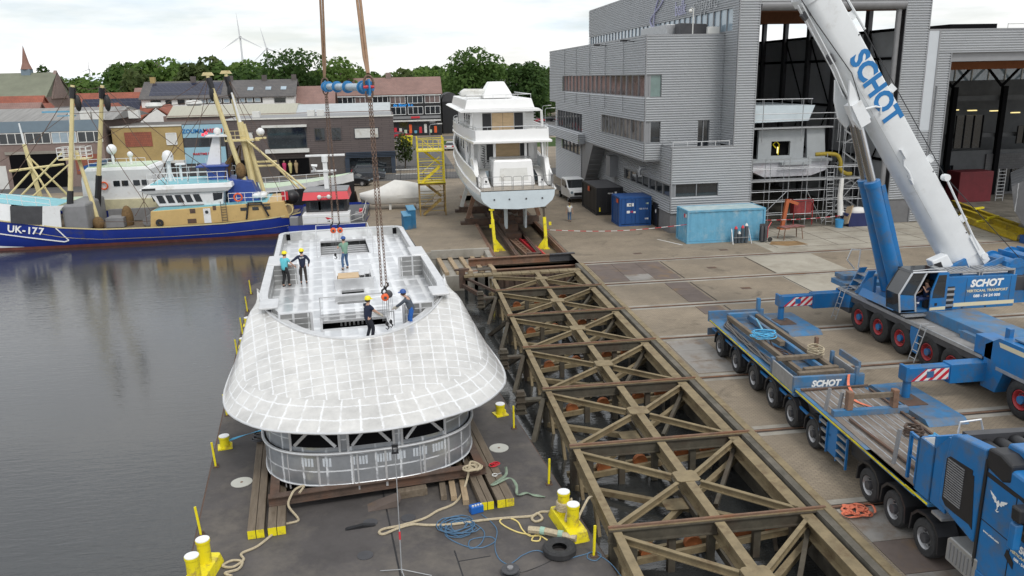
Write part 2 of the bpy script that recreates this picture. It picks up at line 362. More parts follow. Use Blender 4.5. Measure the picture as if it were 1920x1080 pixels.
M['interior']=mat('hall_interior',(.22,.225,.23),.85,var=.2,scale=.6)
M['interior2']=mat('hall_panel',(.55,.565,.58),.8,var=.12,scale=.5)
M['trawlblue']=mat('trawler_blue',(.012,.035,.27),.4,var=.14,scale=.5,dirt=(.05,.06,.16),dirt_amt=.15,dscale=.7)
M['trawlred']=mat('boot_top_red',(.16,.05,.04),.8,var=.3)
M['ochre']=mat('ochre_paint',(.58,.40,.16),.5,var=.07,dirt=(.35,.2,.08),dirt_amt=.08)
M['mastcream']=mat('mast_cream',(.66,.56,.29),.5,var=.08,dirt=(.4,.27,.12),dirt_amt=.1)
M['turq']=mat('turquoise_deck',(.22,.50,.56),.6,var=.1)
M['palegreen']=mat('pale_green',(.50,.60,.44),.6,var=.1)
M['net']=mat('brown_net',(.17,.105,.045),.9,var=.35,scale=5,bump=.8,bscale=18)
M['contblue']=mat('container_blue',(.015,.075,.25),.45,var=.1)
M['contlight']=mat('container_light_blue',(.13,.36,.52),.55,var=.12,dirt=(.30,.44,.52),dirt_amt=.25,dscale=.9)
M['controof']=mat('container_roof_pale',(.38,.50,.52),.7,var=.15,dirt=(.5,.55,.55),dirt_amt=.3)
M['tarp']=mat('white_tarp',(.66,.65,.62),.6,var=.07,scale=1.2,bump=.4,bscale=3)
M['rooftile_red']=brickmat('red_roof_tiles',(.32,.10,.06),(.26,.085,.055),(.12,.05,.04),.3,.3,axis='xz')
M['rooftile_dark']=brickmat('dark_roof_tiles',(.13,.12,.115),(.105,.10,.10),(.05,.05,.05),.35,.3,axis='xz')
M['rooftile_brown']=brickmat('pinkish_roof_tiles',(.27,.165,.14),(.24,.15,.13),(.14,.09,.08),.35,.3,axis='xz')
M['solar']=brickmat('solar_panels',(.012,.015,.035),(.016,.02,.045),(.06,.065,.09),1.0,1.6,rough=.15,axis='xz',mort=.03,noise=.1)
M['brick_red']=brickmat('reddish_brick',(.24,.155,.13),(.20,.125,.11),(.26,.23,.21),.22,.07,axis='xz')
M['brick_purple']=brickmat('purple_brown_boards',(.135,.11,.105),(.12,.098,.095),(.055,.045,.045),2.2,.28,axis='xz',mort=.02,noise=.08)
M['brick_dark']=brickmat('dark_brick',(.11,.09,.085),(.085,.07,.068),(.12,.11,.10),.22,.07,axis='xz')
M['brick_yellow']=brickmat('yellow_brick',(.40,.27,.085),(.35,.235,.075),(.40,.32,.18),.22,.07,axis='xz')
M['plinth']=mat('plinth_blocks',(.17,.17,.175),.85,var=.12,scale=2)
M['render_white']=mat('white_render',(.74,.74,.72),.8,var=.05)
M['churchroof']=mat('green_slate',(.17,.18,.13),.8,var=.15,scale=.3)
M['spire']=mat('copper_spire',(.24,.13,.10),.7,var=.1)
M['bark']=mat('bark',(.09,.07,.05),.9,var=.3)
M['leaf_dark']=leafmat('leaf_dark',(.038,.08,.022),(.085,.15,.038))
M['leaf_mid']=leafmat('leaf_mid',(.06,.12,.028),(.125,.205,.05))
M['leaf_light']=leafmat('leaf_light',(.085,.16,.034),(.165,.25,.06))
M['leaf_olive']=leafmat('leaf_olive',(.062,.095,.03),(.125,.16,.052))
# ================================================================ the setting: water, ground, quay
ZW=-1.7
def watermat():
    m,t,B,N,L=newmat('harbour_water');B.inputs['Base Color'].default_value=(.034,.036,.036,1);B.inputs['Roughness'].default_value=.04;B.inputs['IOR'].default_value=1.62
    tc=N('ShaderNodeTexCoord');h=None
    for sc_,st,amt,det in ((.5,(.5,1.6,1),.30,5),(2.2,(.5,1.9,1),.34,4),(6.5,(.6,1.8,1),.16,4)):
        mp=N('ShaderNodeMapping');mp.inputs['Scale'].default_value=st;mp.inputs['Rotation'].default_value=(0,0,-.25);L(tc.outputs['Object'],mp.inputs[0])
        n=N('ShaderNodeTexNoise');n.inputs['Scale'].default_value=sc_;n.inputs['Detail'].default_value=det;n.inputs['Distortion'].default_value=.4;L(mp.outputs[0],n.inputs[0])
        a=N('ShaderNodeMath',operation='MULTIPLY_ADD');L(n.outputs[0],a.inputs[0]);a.inputs[1].default_value=amt
        if h is None: a.inputs[2].default_value=0
        else: L(h,a.inputs[2])
        h=a.outputs[0]
    pn=N('ShaderNodeTexNoise');pn.inputs['Scale'].default_value=.045;pn.inputs['Detail'].default_value=3;L(tc.outputs['Object'],pn.inputs[0])
    pr=N('ShaderNodeMapRange');pr.inputs[1].default_value=.35;pr.inputs[2].default_value=.65;pr.inputs[3].default_value=.25;pr.inputs[4].default_value=1;L(pn.outputs[0],pr.inputs[0])
    hm=N('ShaderNodeMath',operation='MULTIPLY');L(h,hm.inputs[0]);L(pr.outputs[0],hm.inputs[1])
    b=N('ShaderNodeBump');b.inputs['Strength'].default_value=.8;b.inputs['Distance'].default_value=.06;L(hm.outputs[0],b.inputs['Height']);L(b.outputs[0],B.inputs['Normal']);return m
M['water']=watermat()
M['paving']=brickmat('clinker_paving',(.29,.236,.17),(.247,.2,.143),(.165,.137,.104),.24,.09,axis='xy',mort=.012,noise=.22,patch=(.195,.162,.122))
M['paving2']=brickmat('greyish_paving',(.20,.175,.14),(.175,.15,.12),(.12,.105,.085),.24,.09,axis='xy',mort=.012,noise=.2,patch=(.25,.225,.185))
b=MB();b.quad((-420,-80,ZW),(60,-80,ZW),(60,140,ZW),(-420,140,ZW));struct(b.build('water',M['water']))
g=MB()
XQ=12.3
for poly in ([(XQ,-60),(90,-60),(90,130),(XQ,130)],
             [(-3.0,60.6),(6.7,60.6),(6.7,90),(-4.8,90),(-3.0,69)],
             [(6.7,57.7),(6.7,90),(XQ,90),(XQ,57.7)],
             [(-4.8,90),(XQ,90),(XQ,130),(-8,130),(-8,97.5),(-5.4,97.5)],
             [(-8,97.5),(-8,130),(-300,130),(-300,97.5)],
             [(90,-60),(90,130),(6000,130),(6000,-60)],[(-6000,130),(6000,130),(6000,7000),(-6000,7000)],
             [(-300,97.5),(-300,130),(-6000,130),(-6000,97.5)]):
    if poly[0] == (6.7,57.7): continue
    g.quad(*[(x,y,0) for x,y in poly])
struct(g.build('ground',M['paving']))
# quay faces, slip pit
def wallface(name,pts,z0,z1,m,th=.35):
    b=MB()
    for p,q in zip(pts,pts[1:]):
        d=V((q[0]-p[0],q[1]-p[1],0)).normalized();n=V((d.y,-d.x,0))
        b.prism([(0,0),(1,0),(1,1),(0,1)],lambda a,c,t: (p[0]+(q[0]-p[0])*a+n.x*t,p[1]+(q[1]-p[1])*a+n.y*t,z0+(z1-z0)*c),-.004,th)
    return struct(b.build(name,m))
wallface('quay_wall',[(XQ,-60),(XQ,54.4)],-3,-.004,M['concretedark'],-.3)
wallface('quay_wall',[(-3.0,60.6),(-3.0,69),(-4.8,90),(-5.4,97.5),(-300,97.5)],-3,-.004,M['rustdark'],.25)
b=MB();b.box(XQ-.05,-60,-.35,XQ+.22,54.2,.04);struct(b.build('quay_kerb',M['slipsteel']))
b=MB();b.box(XQ-.02,-60,-1.1,XQ+.1,47.9,-.36);struct(b.build('quay_wall',M['slipsteel']))
# yacht slip pit: floor, side walls
b=MB();b.box(6.7,57.9,-.75,XQ,90,-.55);struct(b.build('slip_floor',mat('slip_floor_mud',(.19,.145,.09),.8,var=.3,scale=.7,dirt=(.10,.08,.055),dirt_amt=.4,dscale=.4)))
b=MB();b.box(6.5,57.8,-.75,6.7,90,-.004);b.box(XQ-.3,57.8,-.56,XQ-.004,90,-.004);struct(b.build('slip_wall',M['concretedark']))
# lower concrete apron with timber bearers, left of the slip
b=MB();b.box(2.6,55.0,-2.6,6.5,60.55,-.62);b.box(-3,60.3,-2.6,2.6,60.62,-.01);struct(b.build('apron',M['concrete']))
b=MB()
for i in range(5):
    x=2.9+i*.85;b.beam((x,55.3,-.5),(x-.35,60.2,-.5),.3,.22)
struct(b.build('apron_bearer',M['woodlight']))
b=MB();b.box(2.0,60.25,-.5,6.5,60.6,.14);b.box(6.1,57.5,-.4,6.5,60.3,.02);struct(b.build('apron_kerb',M['concrete']))
# sheet-pile front of slip
b=MB()
n=22
pts=[(4.2+8.1*i/n,55.0+(.22 if i % 2 else 0)) for i in range(n+1)]
pp=[]
for i,(x,y) in enumerate(pts): pp += [(x-.12,y),(x+.12,y)]
b.loft([[(x,y,-3) for x,y in pp],[(x,y,-.55) for x,y in pp]]);struct(b.build('sheet_pile_wall',M['rustdark']))
# surface sheets
def sheet(name,x0,y0,x1,y1,z,m):
    b=MB();b.quad((x0,y0,z),(x1,y0,z),(x1,y1,z),(x0,y1,z));return struct(b.build(name,m))
def polysheet(name,pts,z,m):
    b=MB();b.quad(*[(x,y,z) for x,y in pts]);return struct(b.build(name,m))
RY=[48.1,42.6,37.0,31.5,25.95,20.44,14.9,9.4]
M['conc2']=mat('pale_concrete',(.37,.34,.28),.9,var=.12,scale=.5,dirt=(.27,.24,.19),dirt_amt=.35,dscale=.35,bump=.1)
M['railgroove']=mat('rail_groove',(.05,.04,.033),.9,var=.3)
for y in [54.1]+RY:
    for dy in (-.42,.14): sheet('rail_margin',XQ+.3,y+dy,62,y+dy+.28,.004,M['concrete'])
    sheet('rail_slot',XQ+.3,y-.14,62,y+.14,.005,M['railgroove'])
    b=MB();b.box(XQ-.02,y-.045,.0,62,y+.045,.035);struct(b.build('ground_rail',M['rust']))
def plates(x0,y0,x1,y1,nx,ny,mats,seed):
    r=random.Random(seed)
    for i in range(nx):
        for j in range(ny):
            b=MB();g_=.012
            b.box(x0+(x1-x0)*i/nx+g_,y0+(y1-y0)*j/ny+g_,.0,x0+(x1-x0)*(i+1)/nx-g_,y0+(y1-y0)*(j+1)/ny-g_,.022)
            struct(b.build('road_plate',r.choice(mats)))
plates(12.65,48.6,17.8,53.6,3,3,[M['steelplate'],M['steelplate'],M['steelplate'],M['steelplate2']],5)
plates(16.3,43.1,17.8,47.6,1,3,[M['steelplate']],2);plates(16.3,40.6,17.75,42.15,1,1,[M['steelplate']],3)
plates(12.65,32.0,14.6,36.5,1,3,[M['steelplate'],M['steelplate2']],12)
plates(12.65,15.4,15.6,20.0,1,3,[M['steelplate'],M['steelplate2']],7);plates(12.65,10,15.6,14.4,1,3,[M['steelplate'],M['steelplate2']],9)
sheet('concrete_panel',24.4,48.6,29.4,53.6,.0045,M['conc2']);sheet('concrete_panel',24.2,43.1,36,47.6,.0045,M['conc2'])
polysheet('concrete_apron',[(27,54.6),(62,54.6),(62,63.2),(28.9,63.2),(28.9,60),(27,60)],.0045,M['conc2'])
b=MB()
for i in range(14):
    x=28+i*2.45;b.box(x-.025,56.0,.004,x+.025,63.1,.007)
for j in range(4):
    y=56.0+j*2.3;b.box(28.9,y-.025,.004,61,y+.025,.0072)
struct(b.build('slab_joint',M['railgroove']))
for x in (18,24.3):
    for y0,y1 in ((48.6,53.6),(43.1,47.6),(37.5,42.1)):
        sheet('paving_joint',x-.05,y0,x+.05,y1,.0055,M['railgroove'])
for x,y in ((20.8,51),(20.8,45.4),(17.2,56.5),(23.8,56.2)):
    sheet('drain_cover',x-.32,y-.22,x+.32,y+.22,.006,M['rustdark'])
polysheet('rust_patch',[(27.9,57.2),(29,56.4),(30.8,56.6),(30.6,58),(28.6,58.3)],.0062,mat('rust_stain',(.25,.155,.07),.9,var=.3,scale=1.5))
polysheet('white_line',[(20.2,61.2),(20.32,61.2),(21.5,58.6),(21.38,58.6)],.006,M['whitesign'])
# street and car park behind the yard
sheet('street',-300,106.5,60,114.3,.004,M['asphalt']);sheet('street',-.5,118,8,180,.0045,M['asphalt'])
sheet('street',-40,176,120,186,.005,M['asphalt']);sheet('car_park',20,190,80,260,.0055,M['asphalt'])
sheet('lawn',9,150,40,172,.0055,M['leaf_mid'])

# ================================================================ side slipway: the steel lattice
cr_=thing('slipway_cradle','olive steel lattice of girders and cross braces lying beside the quay','slipway',(0,0,0))
XL,XC,XR=5.75,8.9,12.0
def girder(name,x,w,h,y0,y1,z=0,m='slipsteel'):
    b=MB();b.ibeam((x,y0,z-h/2),(x,y1,z-h/2),w,h,.04);return b.build(name,M[m],cr_)
girder('left_girder',XL,.26,.5,4,51.4,-.06);girder('centre_girder',XC,.31,.5,4,53.2,-.05);girder('right_girder',XR-.32,.40,.5,4,53,-.08)
for y in RY:
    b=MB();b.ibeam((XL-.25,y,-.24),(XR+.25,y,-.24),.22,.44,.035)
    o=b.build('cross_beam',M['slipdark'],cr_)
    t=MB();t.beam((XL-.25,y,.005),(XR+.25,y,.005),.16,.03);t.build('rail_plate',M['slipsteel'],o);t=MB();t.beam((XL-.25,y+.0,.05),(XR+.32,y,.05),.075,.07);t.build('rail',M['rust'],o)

    b=MB();za,zb=-1.45,-.75
    for dy in (.25,.65): b.beam((XL-.2,y+dy,za),(XR,y+dy,zb),.14,.2)
    b.build('lower_track',M['slipsteel'],cr_)
    for x in (6.3,7.5,8.75,10.2,11.4):
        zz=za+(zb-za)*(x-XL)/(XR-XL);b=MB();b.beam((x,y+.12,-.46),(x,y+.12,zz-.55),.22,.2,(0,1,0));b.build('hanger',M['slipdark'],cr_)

    for x in (6.9,8.3,9.9,10.9):
        zz=za+(zb-za)*(x-XL)/(XR-XL)+.12;b=MB();b.cyl((x,y+.35,zz),(x,y+.55,zz),.27,n=16);b.build('track_wheel',mat('wheel_orange',(.34,.11,.035),.8,var=.3,scale=4) if 'wo' not in M else M['wo'],cr_)
NY=[50.85]+[ (RY[i]+RY[i+1])/2 for i in range(len(RY)-1)]
def gus(b,x,y,z,a=.3,c=.4): b.prism([(-c,-.27),(-a,-.36),(a,-.36),(c,-.27),(c,.27),(a,.36),(-a,.36),(-c,.27)],lambda p,q,t: (x+p,y+q,z+t),.002,.024)
for i,ny in enumerate(NY):
    ys=[RY[i-1] if i > 0 else 53.2,RY[i]]
    b=MB();gus(b,XC,ny,-.05);b.build('gusset_plate',M['slipsteel'],cr_)
    for sx in (XL,XR-.3):
        for yy in ys:
            if yy > 52 : yy=52.6
            s=1 if yy > ny else -1;e=1 if sx > XC else -1
            p=V((XC+e*.4,ny+s*.28,-.2));q=V((sx-e*.1,yy-s*.3,-.2))
            b=MB();b.ibeam(p,q,.135,.24,.03);b.build('brace',M['slipsteel'],cr_)

    b=MB();zl=-1.35
    gus(b,XC-.1,ny+.3,zl+.1,.36,.55)
    for sx,zz in ((XL-.1,zl-.25),(XR,zl+.45)):
        for yy in ys: b.beam((XC,ny+.3,zl),(sx,yy,zz),.2,.2)
    b.build('lower_brace',M['slipsteel'],cr_)
    b=MB();y2=ys[1]
    b.beam((XR-.35,ys[0]-.3,-.5),(XC+1.0,ny-.2,-1.15),.14,.2);b.beam((XR-.2,ys[0]-.3,-.55),(XR-.2,y2+.3,-1.5),.14,.14);b.beam((XR-.9,y2+.5,-1.7),(XR-.2,ny,-.6),.12,.12)
    b.build('strut',M['slipdark'],cr_)
b=MB();b.beam((XC+.25,3,-1.25),(XC+.25,52.5,-1.25),.22,.24);b.build('lower_girder',M['slipdark'],cr_)
for ny in NY:
    for dy in (-1.3,1.3): b=MB();b.beam((XC,ny+dy,-.5),(XC+.25,ny+dy*.5,-1.2),.1,.1);b.build('web_member',M['slipsteel'],cr_)
    for dy in (-2.4,0.0,2.4): b=MB();b.beam((XL,ny+dy,-.5),(XL+.1,ny+dy-.6,-2.2),.12,.12);b.build('web_member',M['slipsteel'],cr_)
for y in RY:
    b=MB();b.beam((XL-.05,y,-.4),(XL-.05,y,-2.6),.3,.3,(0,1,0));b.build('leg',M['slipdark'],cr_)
    if y < 30: continue
    b=MB();b.beam((XL-.2,y+.2,-.4),(XL-1.35,y+2.6,-2.2),.2,.2);b.beam((XL-.2,y-.1,-.4),(XL-1.2,y-2.0,-2.4),.2,.2)
    b.build('outer_strut',M['slipdark'],cr_)
    if y in (42.6,): continue
    b=MB();b.beam((XL-.2,y,-.42),(XL-1.35,y,-.42),.3,.1);b.beam((XL-1.2,y-.02,.02),(XL-1.2,y-.02,-.95),.34,.3,(0,1,0));b.box(XL-1.45,y-.25,-.98,XL-.95,y+.22,-.9)
    for k in range(3): b.box(XL-1.42,y-.26,-.15-.3*k,XL-.98,y+.24,-.11-.3*k)
    b.build('bracket',M['slipdark'],cr_)
b=MB()
for k in range(13):
    x=3.9+k*.66;b.box(x,52.55,-.18,x+.63,53.25,-.06)
b.build('end_walkway',M['slipsteel'],cr_)
b=MB();b.box(3.6,52.9,-1.0,4.0,53.3,.35);b.box(3.3,52.95,.22,4.3,53.2,.34);b.beam((3.8,53,-.8),(5.7,48.3,-1.0),.2,.25);b.beam((4.0,53,-.3),(5.7,49,-.35),.12,.16);b.build('mooring_post',M['rustdark'],cr_)
b=MB();b.box(4.95,53.6,-.35,5.9,54.4,-.3);b.box(4.95,53.6,.0,5.9,54.4,.06)
for x in (4.97,5.4,5.85): b.box(x,53.62,-.3,x+.04,53.68,.0)
b.build('pulley_frame',M['slipdark'],cr_)
# ================================================================ work pontoon
PR=R(6.53)
pon=thing('work_pontoon','flat dark steel work pontoon carrying the aluminium superstructure','pontoon',(1.679,.192,0),PR)
ZD=-.8
b=MB();prof=[]
def rrect(x0,y0,x1,y1,r,n=6):
    out=[]
    for cx,cy,a0 in ((x1-r,y0+r,-90),(x1-r,y1-r,0),(x0+r,y1-r,90),(x0+r,y0+r,180)):
        for k in range(n+1): a=R(a0+90*k/n);out.append((cx+r*math.cos(a),cy+r*math.sin(a)))
    return out
prof=rrect(-5.95,17.4,5.95,58,1.2)
b.loft([[(x,y,-2.9) for x,y in prof],[(x,y,ZD) for x,y in prof]],closed=True,cap=True);b.build('hull',M['barge'],pon)
b=MB();b.tube([(x,y,ZD-.12) for x,y in prof],.09,6,closed=True);b.build('rubbing_strake',M['rustdark'],pon)
b=MB();b.box(-.03,17.6,ZD,.02,25.5,ZD+.006);b.build('deck_seam',M['black'],pon);b=MB();b.box(1.7,17.6,ZD,1.74,21.1,ZD+.006);b.box(1.74,20.5,ZD,2.7,20.54,ZD+.006);b.build('deck_seam',M['black'],pon)
for x,y in ((-4.79,27.42),(4.63,27.38)):
    b=MB();b.cyl((x,y,ZD),(x,y,ZD+.02),.37,n=28);o=b.build('deck_hatch',mat('hatch_pale',(.52,.52,.47),.7,var=.08) if 'hp' not in M else M['hp'],pon)
    b=MB();b.cyl((x,y,ZD+.02),(x,y,ZD+.026),.05,n=10);b.build('hatch_boss',M['rust'],o)
for x,y in ((.62,23.34),(-.6,23.4),(-.9,21.6)):
    b=MB();b.cyl((x,y,ZD),(x,y,ZD+.02),.24,n=20);b.build('deck_plug',M['darkgrey'],pon)
def stanchion(x,y,tilt,label):
    t=thing('deck_post',label,'safety post',(0,0,0),0,'yellow safety posts along the pontoon edges');t.matrix_world=pon_m @ MX.Translation((x,y,ZD))
    b=MB();b.beam((0,0,.02),(tilt[0],tilt[1],.98),.07,.05,(0,1,0));b.build('post',M['yellowsafe'],t)
    b=MB();b.box(-.1,-.09,0,.12,.09,.035);b.box(.03,-.03,.03,.1,.03,.14);b.build('foot_bracket',M['rustdark'],t);return t
pon_m=MX.Translation((1.679,.192,0)) @ MX.Rotation(PR,4,'Z')
def onpon(x,y,z=ZD): return pon_m @ V((x,y,z))
for k,(x,y,tl,lb) in enumerate(((-5.81,24.19,(-.08,.06),'yellow post on the waterside pontoon edge, next beyond the pair of bollards'),(-5.80,28.96,(-.05,.03),'yellow post on the waterside edge, near the bollard with the blue strap'),
    (-5.78,33.79,(-.06,0),'yellow post on the waterside edge just left of the bulging visor side'),(5.63,24.14,(.03,0),'yellow post on the slipway side, midway along the bare deck edge'),
    (5.64,19.65,(.05,.05),'yellow post at the near pontoon corner with a blue hose round its foot'),(5.63,28.92,(0,.02),'yellow post on the slipway side beside the low yellow bollard'),
    (-5.85,41.5,(-.05,0),'yellow post on the waterside edge beside the rear of the visor'),(-5.85,45.5,(-.05,0),'yellow post on the waterside edge, just nearer than the far bollard'),(-5.85,50.2,(-.05,0),'yellow post on the waterside edge between the far bollard and the open wall'),(-5.85,54.5,(-.05,0),'farthest yellow post on the waterside pontoon edge'))):
    stanchion(x,y,tl,lb)
def bollard(loc,rz,label,double=False):
    t=thing('mooring_bollard',label,'bollard',(0,0,0),0,'yellow mooring bollards on the pontoon');t.matrix_world=pon_m @ MX.Translation((*loc,ZD)) @ MX.Rotation(rz,4,'Z')
    b=MB()
    if double:
        b.loft([[(x*1.0,y*1.0,0) for x,y in rrect(-.36,-.95,.36,.95,.08,2)],[(x*.82,y*.92,.3) for x,y in rrect(-.36,-.95,.36,.95,.08,2)]],closed=True,cap=True)
        b.build('base',M['yellowsafe'],t);sp=((0,-.4,.3,.72),(0,.42,.3,.72))
    else:
        b.box(-.27,-.27,0,.27,.27,.05);b.box(.1,-.05,.05,.24,.05,.18);b.build('base',M['yellowsafe'],t);sp=((0,0,.05,.42),)
    for x,y,z0,h in sp:
        b=MB();b.lathe([(.185,z0),(.185,z0+h-.1),(.205,z0+h-.08),(.205,z0+h-.002),(0,z0+h-.002)],(x,y,0),20);o=b.build('post',M['yellowsafe'],t,True)
        b=MB();b.cyl((x,y,z0+h-.002),(x,y,z0+h+.022),.196,n=20);b.build('cap',M['white'],o)
    return t
bollard((-5.6,30.6),.1,'single yellow bollard with a white top and a pale blue strap round it')
bollard((5.44,30.45),.2,'single yellow bollard with a white top on the slipway side of the pontoon')
bollard((-5.55,21.75),-.25,'yellow double bollard at the bottom edge of the picture, waterside corner',True)
bollard((5.42,21.35),.05,'yellow double bollard with natural rope wound round one post',True)
bollard((-5.65,47.2),0,'yellow bollard on the waterside edge, farther of the two behind the visor');bollard((-5.65,43.2),0,'yellow bollard on the waterside edge, nearer of the two behind the visor')
# timber mats and steel beams under the load
def tim(name,label,x0,y0,x1,y1,z0,z1,m,cat='timber',ends=None,group=None,n=2):
    t=thing(name,label,cat,(0,0,0),0,group);t.matrix_world=pon_m.copy()
    for k in range(n):
        b=MB();b.box(x0+(x1-x0)*k/n+.008,y0,z0,x0+(x1-x0)*(k+1)/n-.008,y1,z1);o=b.build('baulk',m,t,bevel=.015)
        if ends: b=MB();b.box(x0+(x1-x0)*k/n+.012,y0-.012,z0+.01,x0+(x1-x0)*(k+1)/n-.012,y0-.001,z1-.01);b.build('painted_end',ends,o)
    return t
gm='timber skid mats under the superstructure'
tim('timber_skid','pair of long timbers with yellow ends, outermost on the waterside',-4.37,23.5,-3.85,52,ZD,-.5,M['wood'],'timber skid',M['yellowsafe'],gm)
tim('timber_skid','pair of long timbers with yellow ends, partly under the rusty frame on the waterside',-3.76,23.5,-3.2,52,ZD,-.5,M['wood'],'timber skid',M['yellowsafe'],gm)
tim('timber_skid','pair of long timbers with yellow ends, inner pair on the slipway side',2.98,23.1,3.43,52,ZD,-.5,M['wood'],'timber skid',M['yellowsafe'],gm)
tim('timber_skid','pair of long timbers with yellow ends under the green strap',3.53,23.1,4.12,52,ZD,-.5,M['wood'],'timber skid',M['yellowsafe'],gm)
fr=thing('steel_skid_frame','rusty steel beam frame lying under the superstructure','steel frame');fr.matrix_world=pon_m.copy()
for p,q in (((-3.75,24.95,-.34),(3.6,25.1,-.34)),((-3.55,25.1,-.341),(-3.55,50,-.341)),((3.42,25.25,-.341),(3.42,50,-.341))):
    b=MB();b.ibeam(p,q,.3,.32,.035);b.build('beam',M['rustdark'],fr)
for i,(x0,y0,x1,y1,z) in enumerate(((1.95,24.1,2.2,27,-.7),(2.3,23.95,2.5,27,-.69),(1.2,24.6,1.5,27,-.7),(2.66,23.6,2.86,27,-.71))):
    tag(MB().cbox(onpon((x0+x1)/2,(y0+y1)/2,z),(.2,abs(y1-y0),.18),PR-.1).build('loose_baulk',M['woodlight'] if i % 2 else M['wood']),['loose timber baulk poking from under the frame, second from the yellow ends','loose timber baulk poking from under the frame, middle one','loose short timber baulk poking out nearest the crossbeam middle','loose dark timber baulk poking out beside the yellow ended pair'][i],'timber','loose baulks under the frame')
tag(MB().cbox(onpon(.95,24.75,-.66),(1.0,.28,.28),PR+.05).build('timber_block',M['wood'],bevel=.02),'thick timber block lying in front of the rusty crossbeam','timber')
tag(MB().prism([(-.55,0),(.4,.02),(.55,.3),(-.2,.12)],lambda a,c,t: onpon(-.05+a,24.1+t,ZD+c),0,.5).build('steel_wedge',M['steelplate']),'dark tapered steel wedge lying in front of the crossbeam','wedge')
tag(MB().prism([(-.45,0),(.45,0),(.5,.03),(.1,.1),(-.4,.04)],lambda a,c,t: onpon(-.95+a,23.15+t,ZD+c),0,.14).build('deck_cleat',M['black']),'flat black steel claw lying on the bare deck','deck claw')
# ropes, hoses, small deck gear
def smooth_path(pts,n=8):
    P_=[V(p) for p in pts];out=[]
    for i in range(len(P_)-1):
        p0,p1,p2,p3=P_[max(0,i-1)],P_[i],P_[i+1],P_[min(len(P_)-1,i+2)]
        for k in range(n):
            t=k/n;out.append(.5*((2*p1)+(p2-p0)*t+(2*p0-5*p1+4*p2-p3)*t*t+(3*p1-p0-3*p2+p3)*t**3))
    out.append(P_[-1]);return out
def line(name,label,cat,pts,r,m,z=ZD,n=6,seg=8,grp=None):
    P_=smooth_path([onpon(p[0],p[1],(p[2] if len(p) > 2 else z)+r) for p in pts],seg)
    return tag(MB().tube(P_,r,n).build(name,m,None,True),label,cat,grp)
line('mooring_rope','natural rope snaking from the waterside timbers to the pontoon edge','rope',[(-2.75,24.85,-.2),(-2.6,25.2,-.15),(-2.85,25.0,-.12),(-3.0,24.8,-.2),(-3.12,24.65,-.5),(-2.85,24.3),(-2.9,24.1),(-3.31,24.0),(-3.63,23.52),(-4.06,22.97),(-4.5,22.7),(-4.42,22.35),(-4.7,22.05),(-5.0,22.2),(-4.75,22.4),(-4.45,22.25),(-4.55,21.9),(-4.9,21.8),(-4.7,21.6)],.04,M['rope'])
line('mooring_rope','long natural rope doubled back across the bare deck to the wound bollard','rope',[(2.98,24.95,-.15),(3.2,24.6,-.15),(3.35,24.9,-.12),(3.1,25.2,-.12),(2.95,24.8,-.2),(2.85,24.7,-.5),(2.6,24.35),(2.19,23.73),(1.61,23.45),(1.1,23.1),(.35,22.9),(-.2,22.85),(-.38,22.7),(-.25,22.55),(.2,22.75),(.7,22.85),(1.14,22.68),(1.86,22.5),(3.0,22.45),(3.8,22.35),(4.45,22.25),(4.7,22.35),(4.75,22.0),(4.5,21.9),(4.45,22.15),(4.8,22.4),(5.1,22.35),(5.2,22.0,-.5),(5.3,21.9,-.2)],.042,M['rope'])
def coil(name,label,cat,c,r,turns,m,rr,seed,drop=.03,grp=None,sx=1.0):
    rd=random.Random(seed);pts=[]
    for i in range(int(turns*14)):
        a=i/14*2*math.pi;q=r*(.75+.3*math.sin(i*.37+seed)+.15*rd.random())
        pts.append(onpon(c[0]+sx*q*math.cos(a)+.25*r*math.sin(i*.11),c[1]+q*.9*math.sin(a)+.3*r*math.cos(i*.07),c[2]+rr+i*drop/14*.4))
    return tag(MB().tube(pts,rr,6).build(name,m,None,True),label,cat,grp)
coil('rope_coil','natural rope wound in a coil over the slipway end of the crossbeam','rope',(3.08,24.85,-.18),.26,5,M['rope'],.035,3)
coil('air_hose','loose heap of blue air hose on the pontoon deck','hose',(2.05,22.35,ZD),.55,9,M['bluehose'],.018,5,.02)
line('air_hose','blue hose loops trailing off the heap towards the camera','hose',[(2.6,22.4),(2.8,21.8),(2.55,21.2),(2.2,21.05),(2.3,21.5),(2.9,21.5),(3.0,21.2),(2.5,21.0),(2.0,21.3),(1.6,22.0),(1.9,22.5)],.018,M['bluehose'])
line('power_cable','thin grey cable running from the blue box round to the near yellow post','cable',[(2.95,22.85),(3.15,22.3),(3.2,21.76),(2.95,21.0),(2.9,20.34),(3.1,19.95),(3.4,20.1),(3.65,20.28),(4.14,20.36),(4.61,19.7),(5.09,19.75),(5.5,19.8),(5.75,19.85),(5.85,19.6),(5.6,19.4),(5.42,19.6),(5.6,19.85),(5.85,19.5),(6.0,19.0),(6.05,18.0)],.016,M['bluehose'])
line('electric_cable','black cable running from the reel to the tyre','cable',[(3.25,19.5),(3.6,19.5),(4.3,19.75),(4.7,19.95,-.65),(5.1,19.9)],.012,M['black'])
t=thing('cable_reel','black cable reel lying flat near the bottom edge','reel',tuple(onpon(3.05,19.5)));b=MB();b.lathe([(0,.18),(.26,.18),(.27,.15),(.14,.14),(.14,.05),(.27,.04),(.27,0),(0,0)],n=24);b.build('spool',M['darkgrey'],t)
b=MB();b.cyl((0,0,.18),(0,0,.23),.09,n=14);b.build('hub',M['midgrey'],t)
t=thing('fender_tyre','old black tyre lying flat on the pontoon as a fender','tyre',tuple(onpon(4.72,20.1)));b=MB()
b.lathe([(.22,.06),(.3,.01),(.44,0),(.5,.05),(.505,.2),(.44,.26),(.3,.25),(.22,.2)],n=28);b.build('tyre',M['rubber'],t,True)
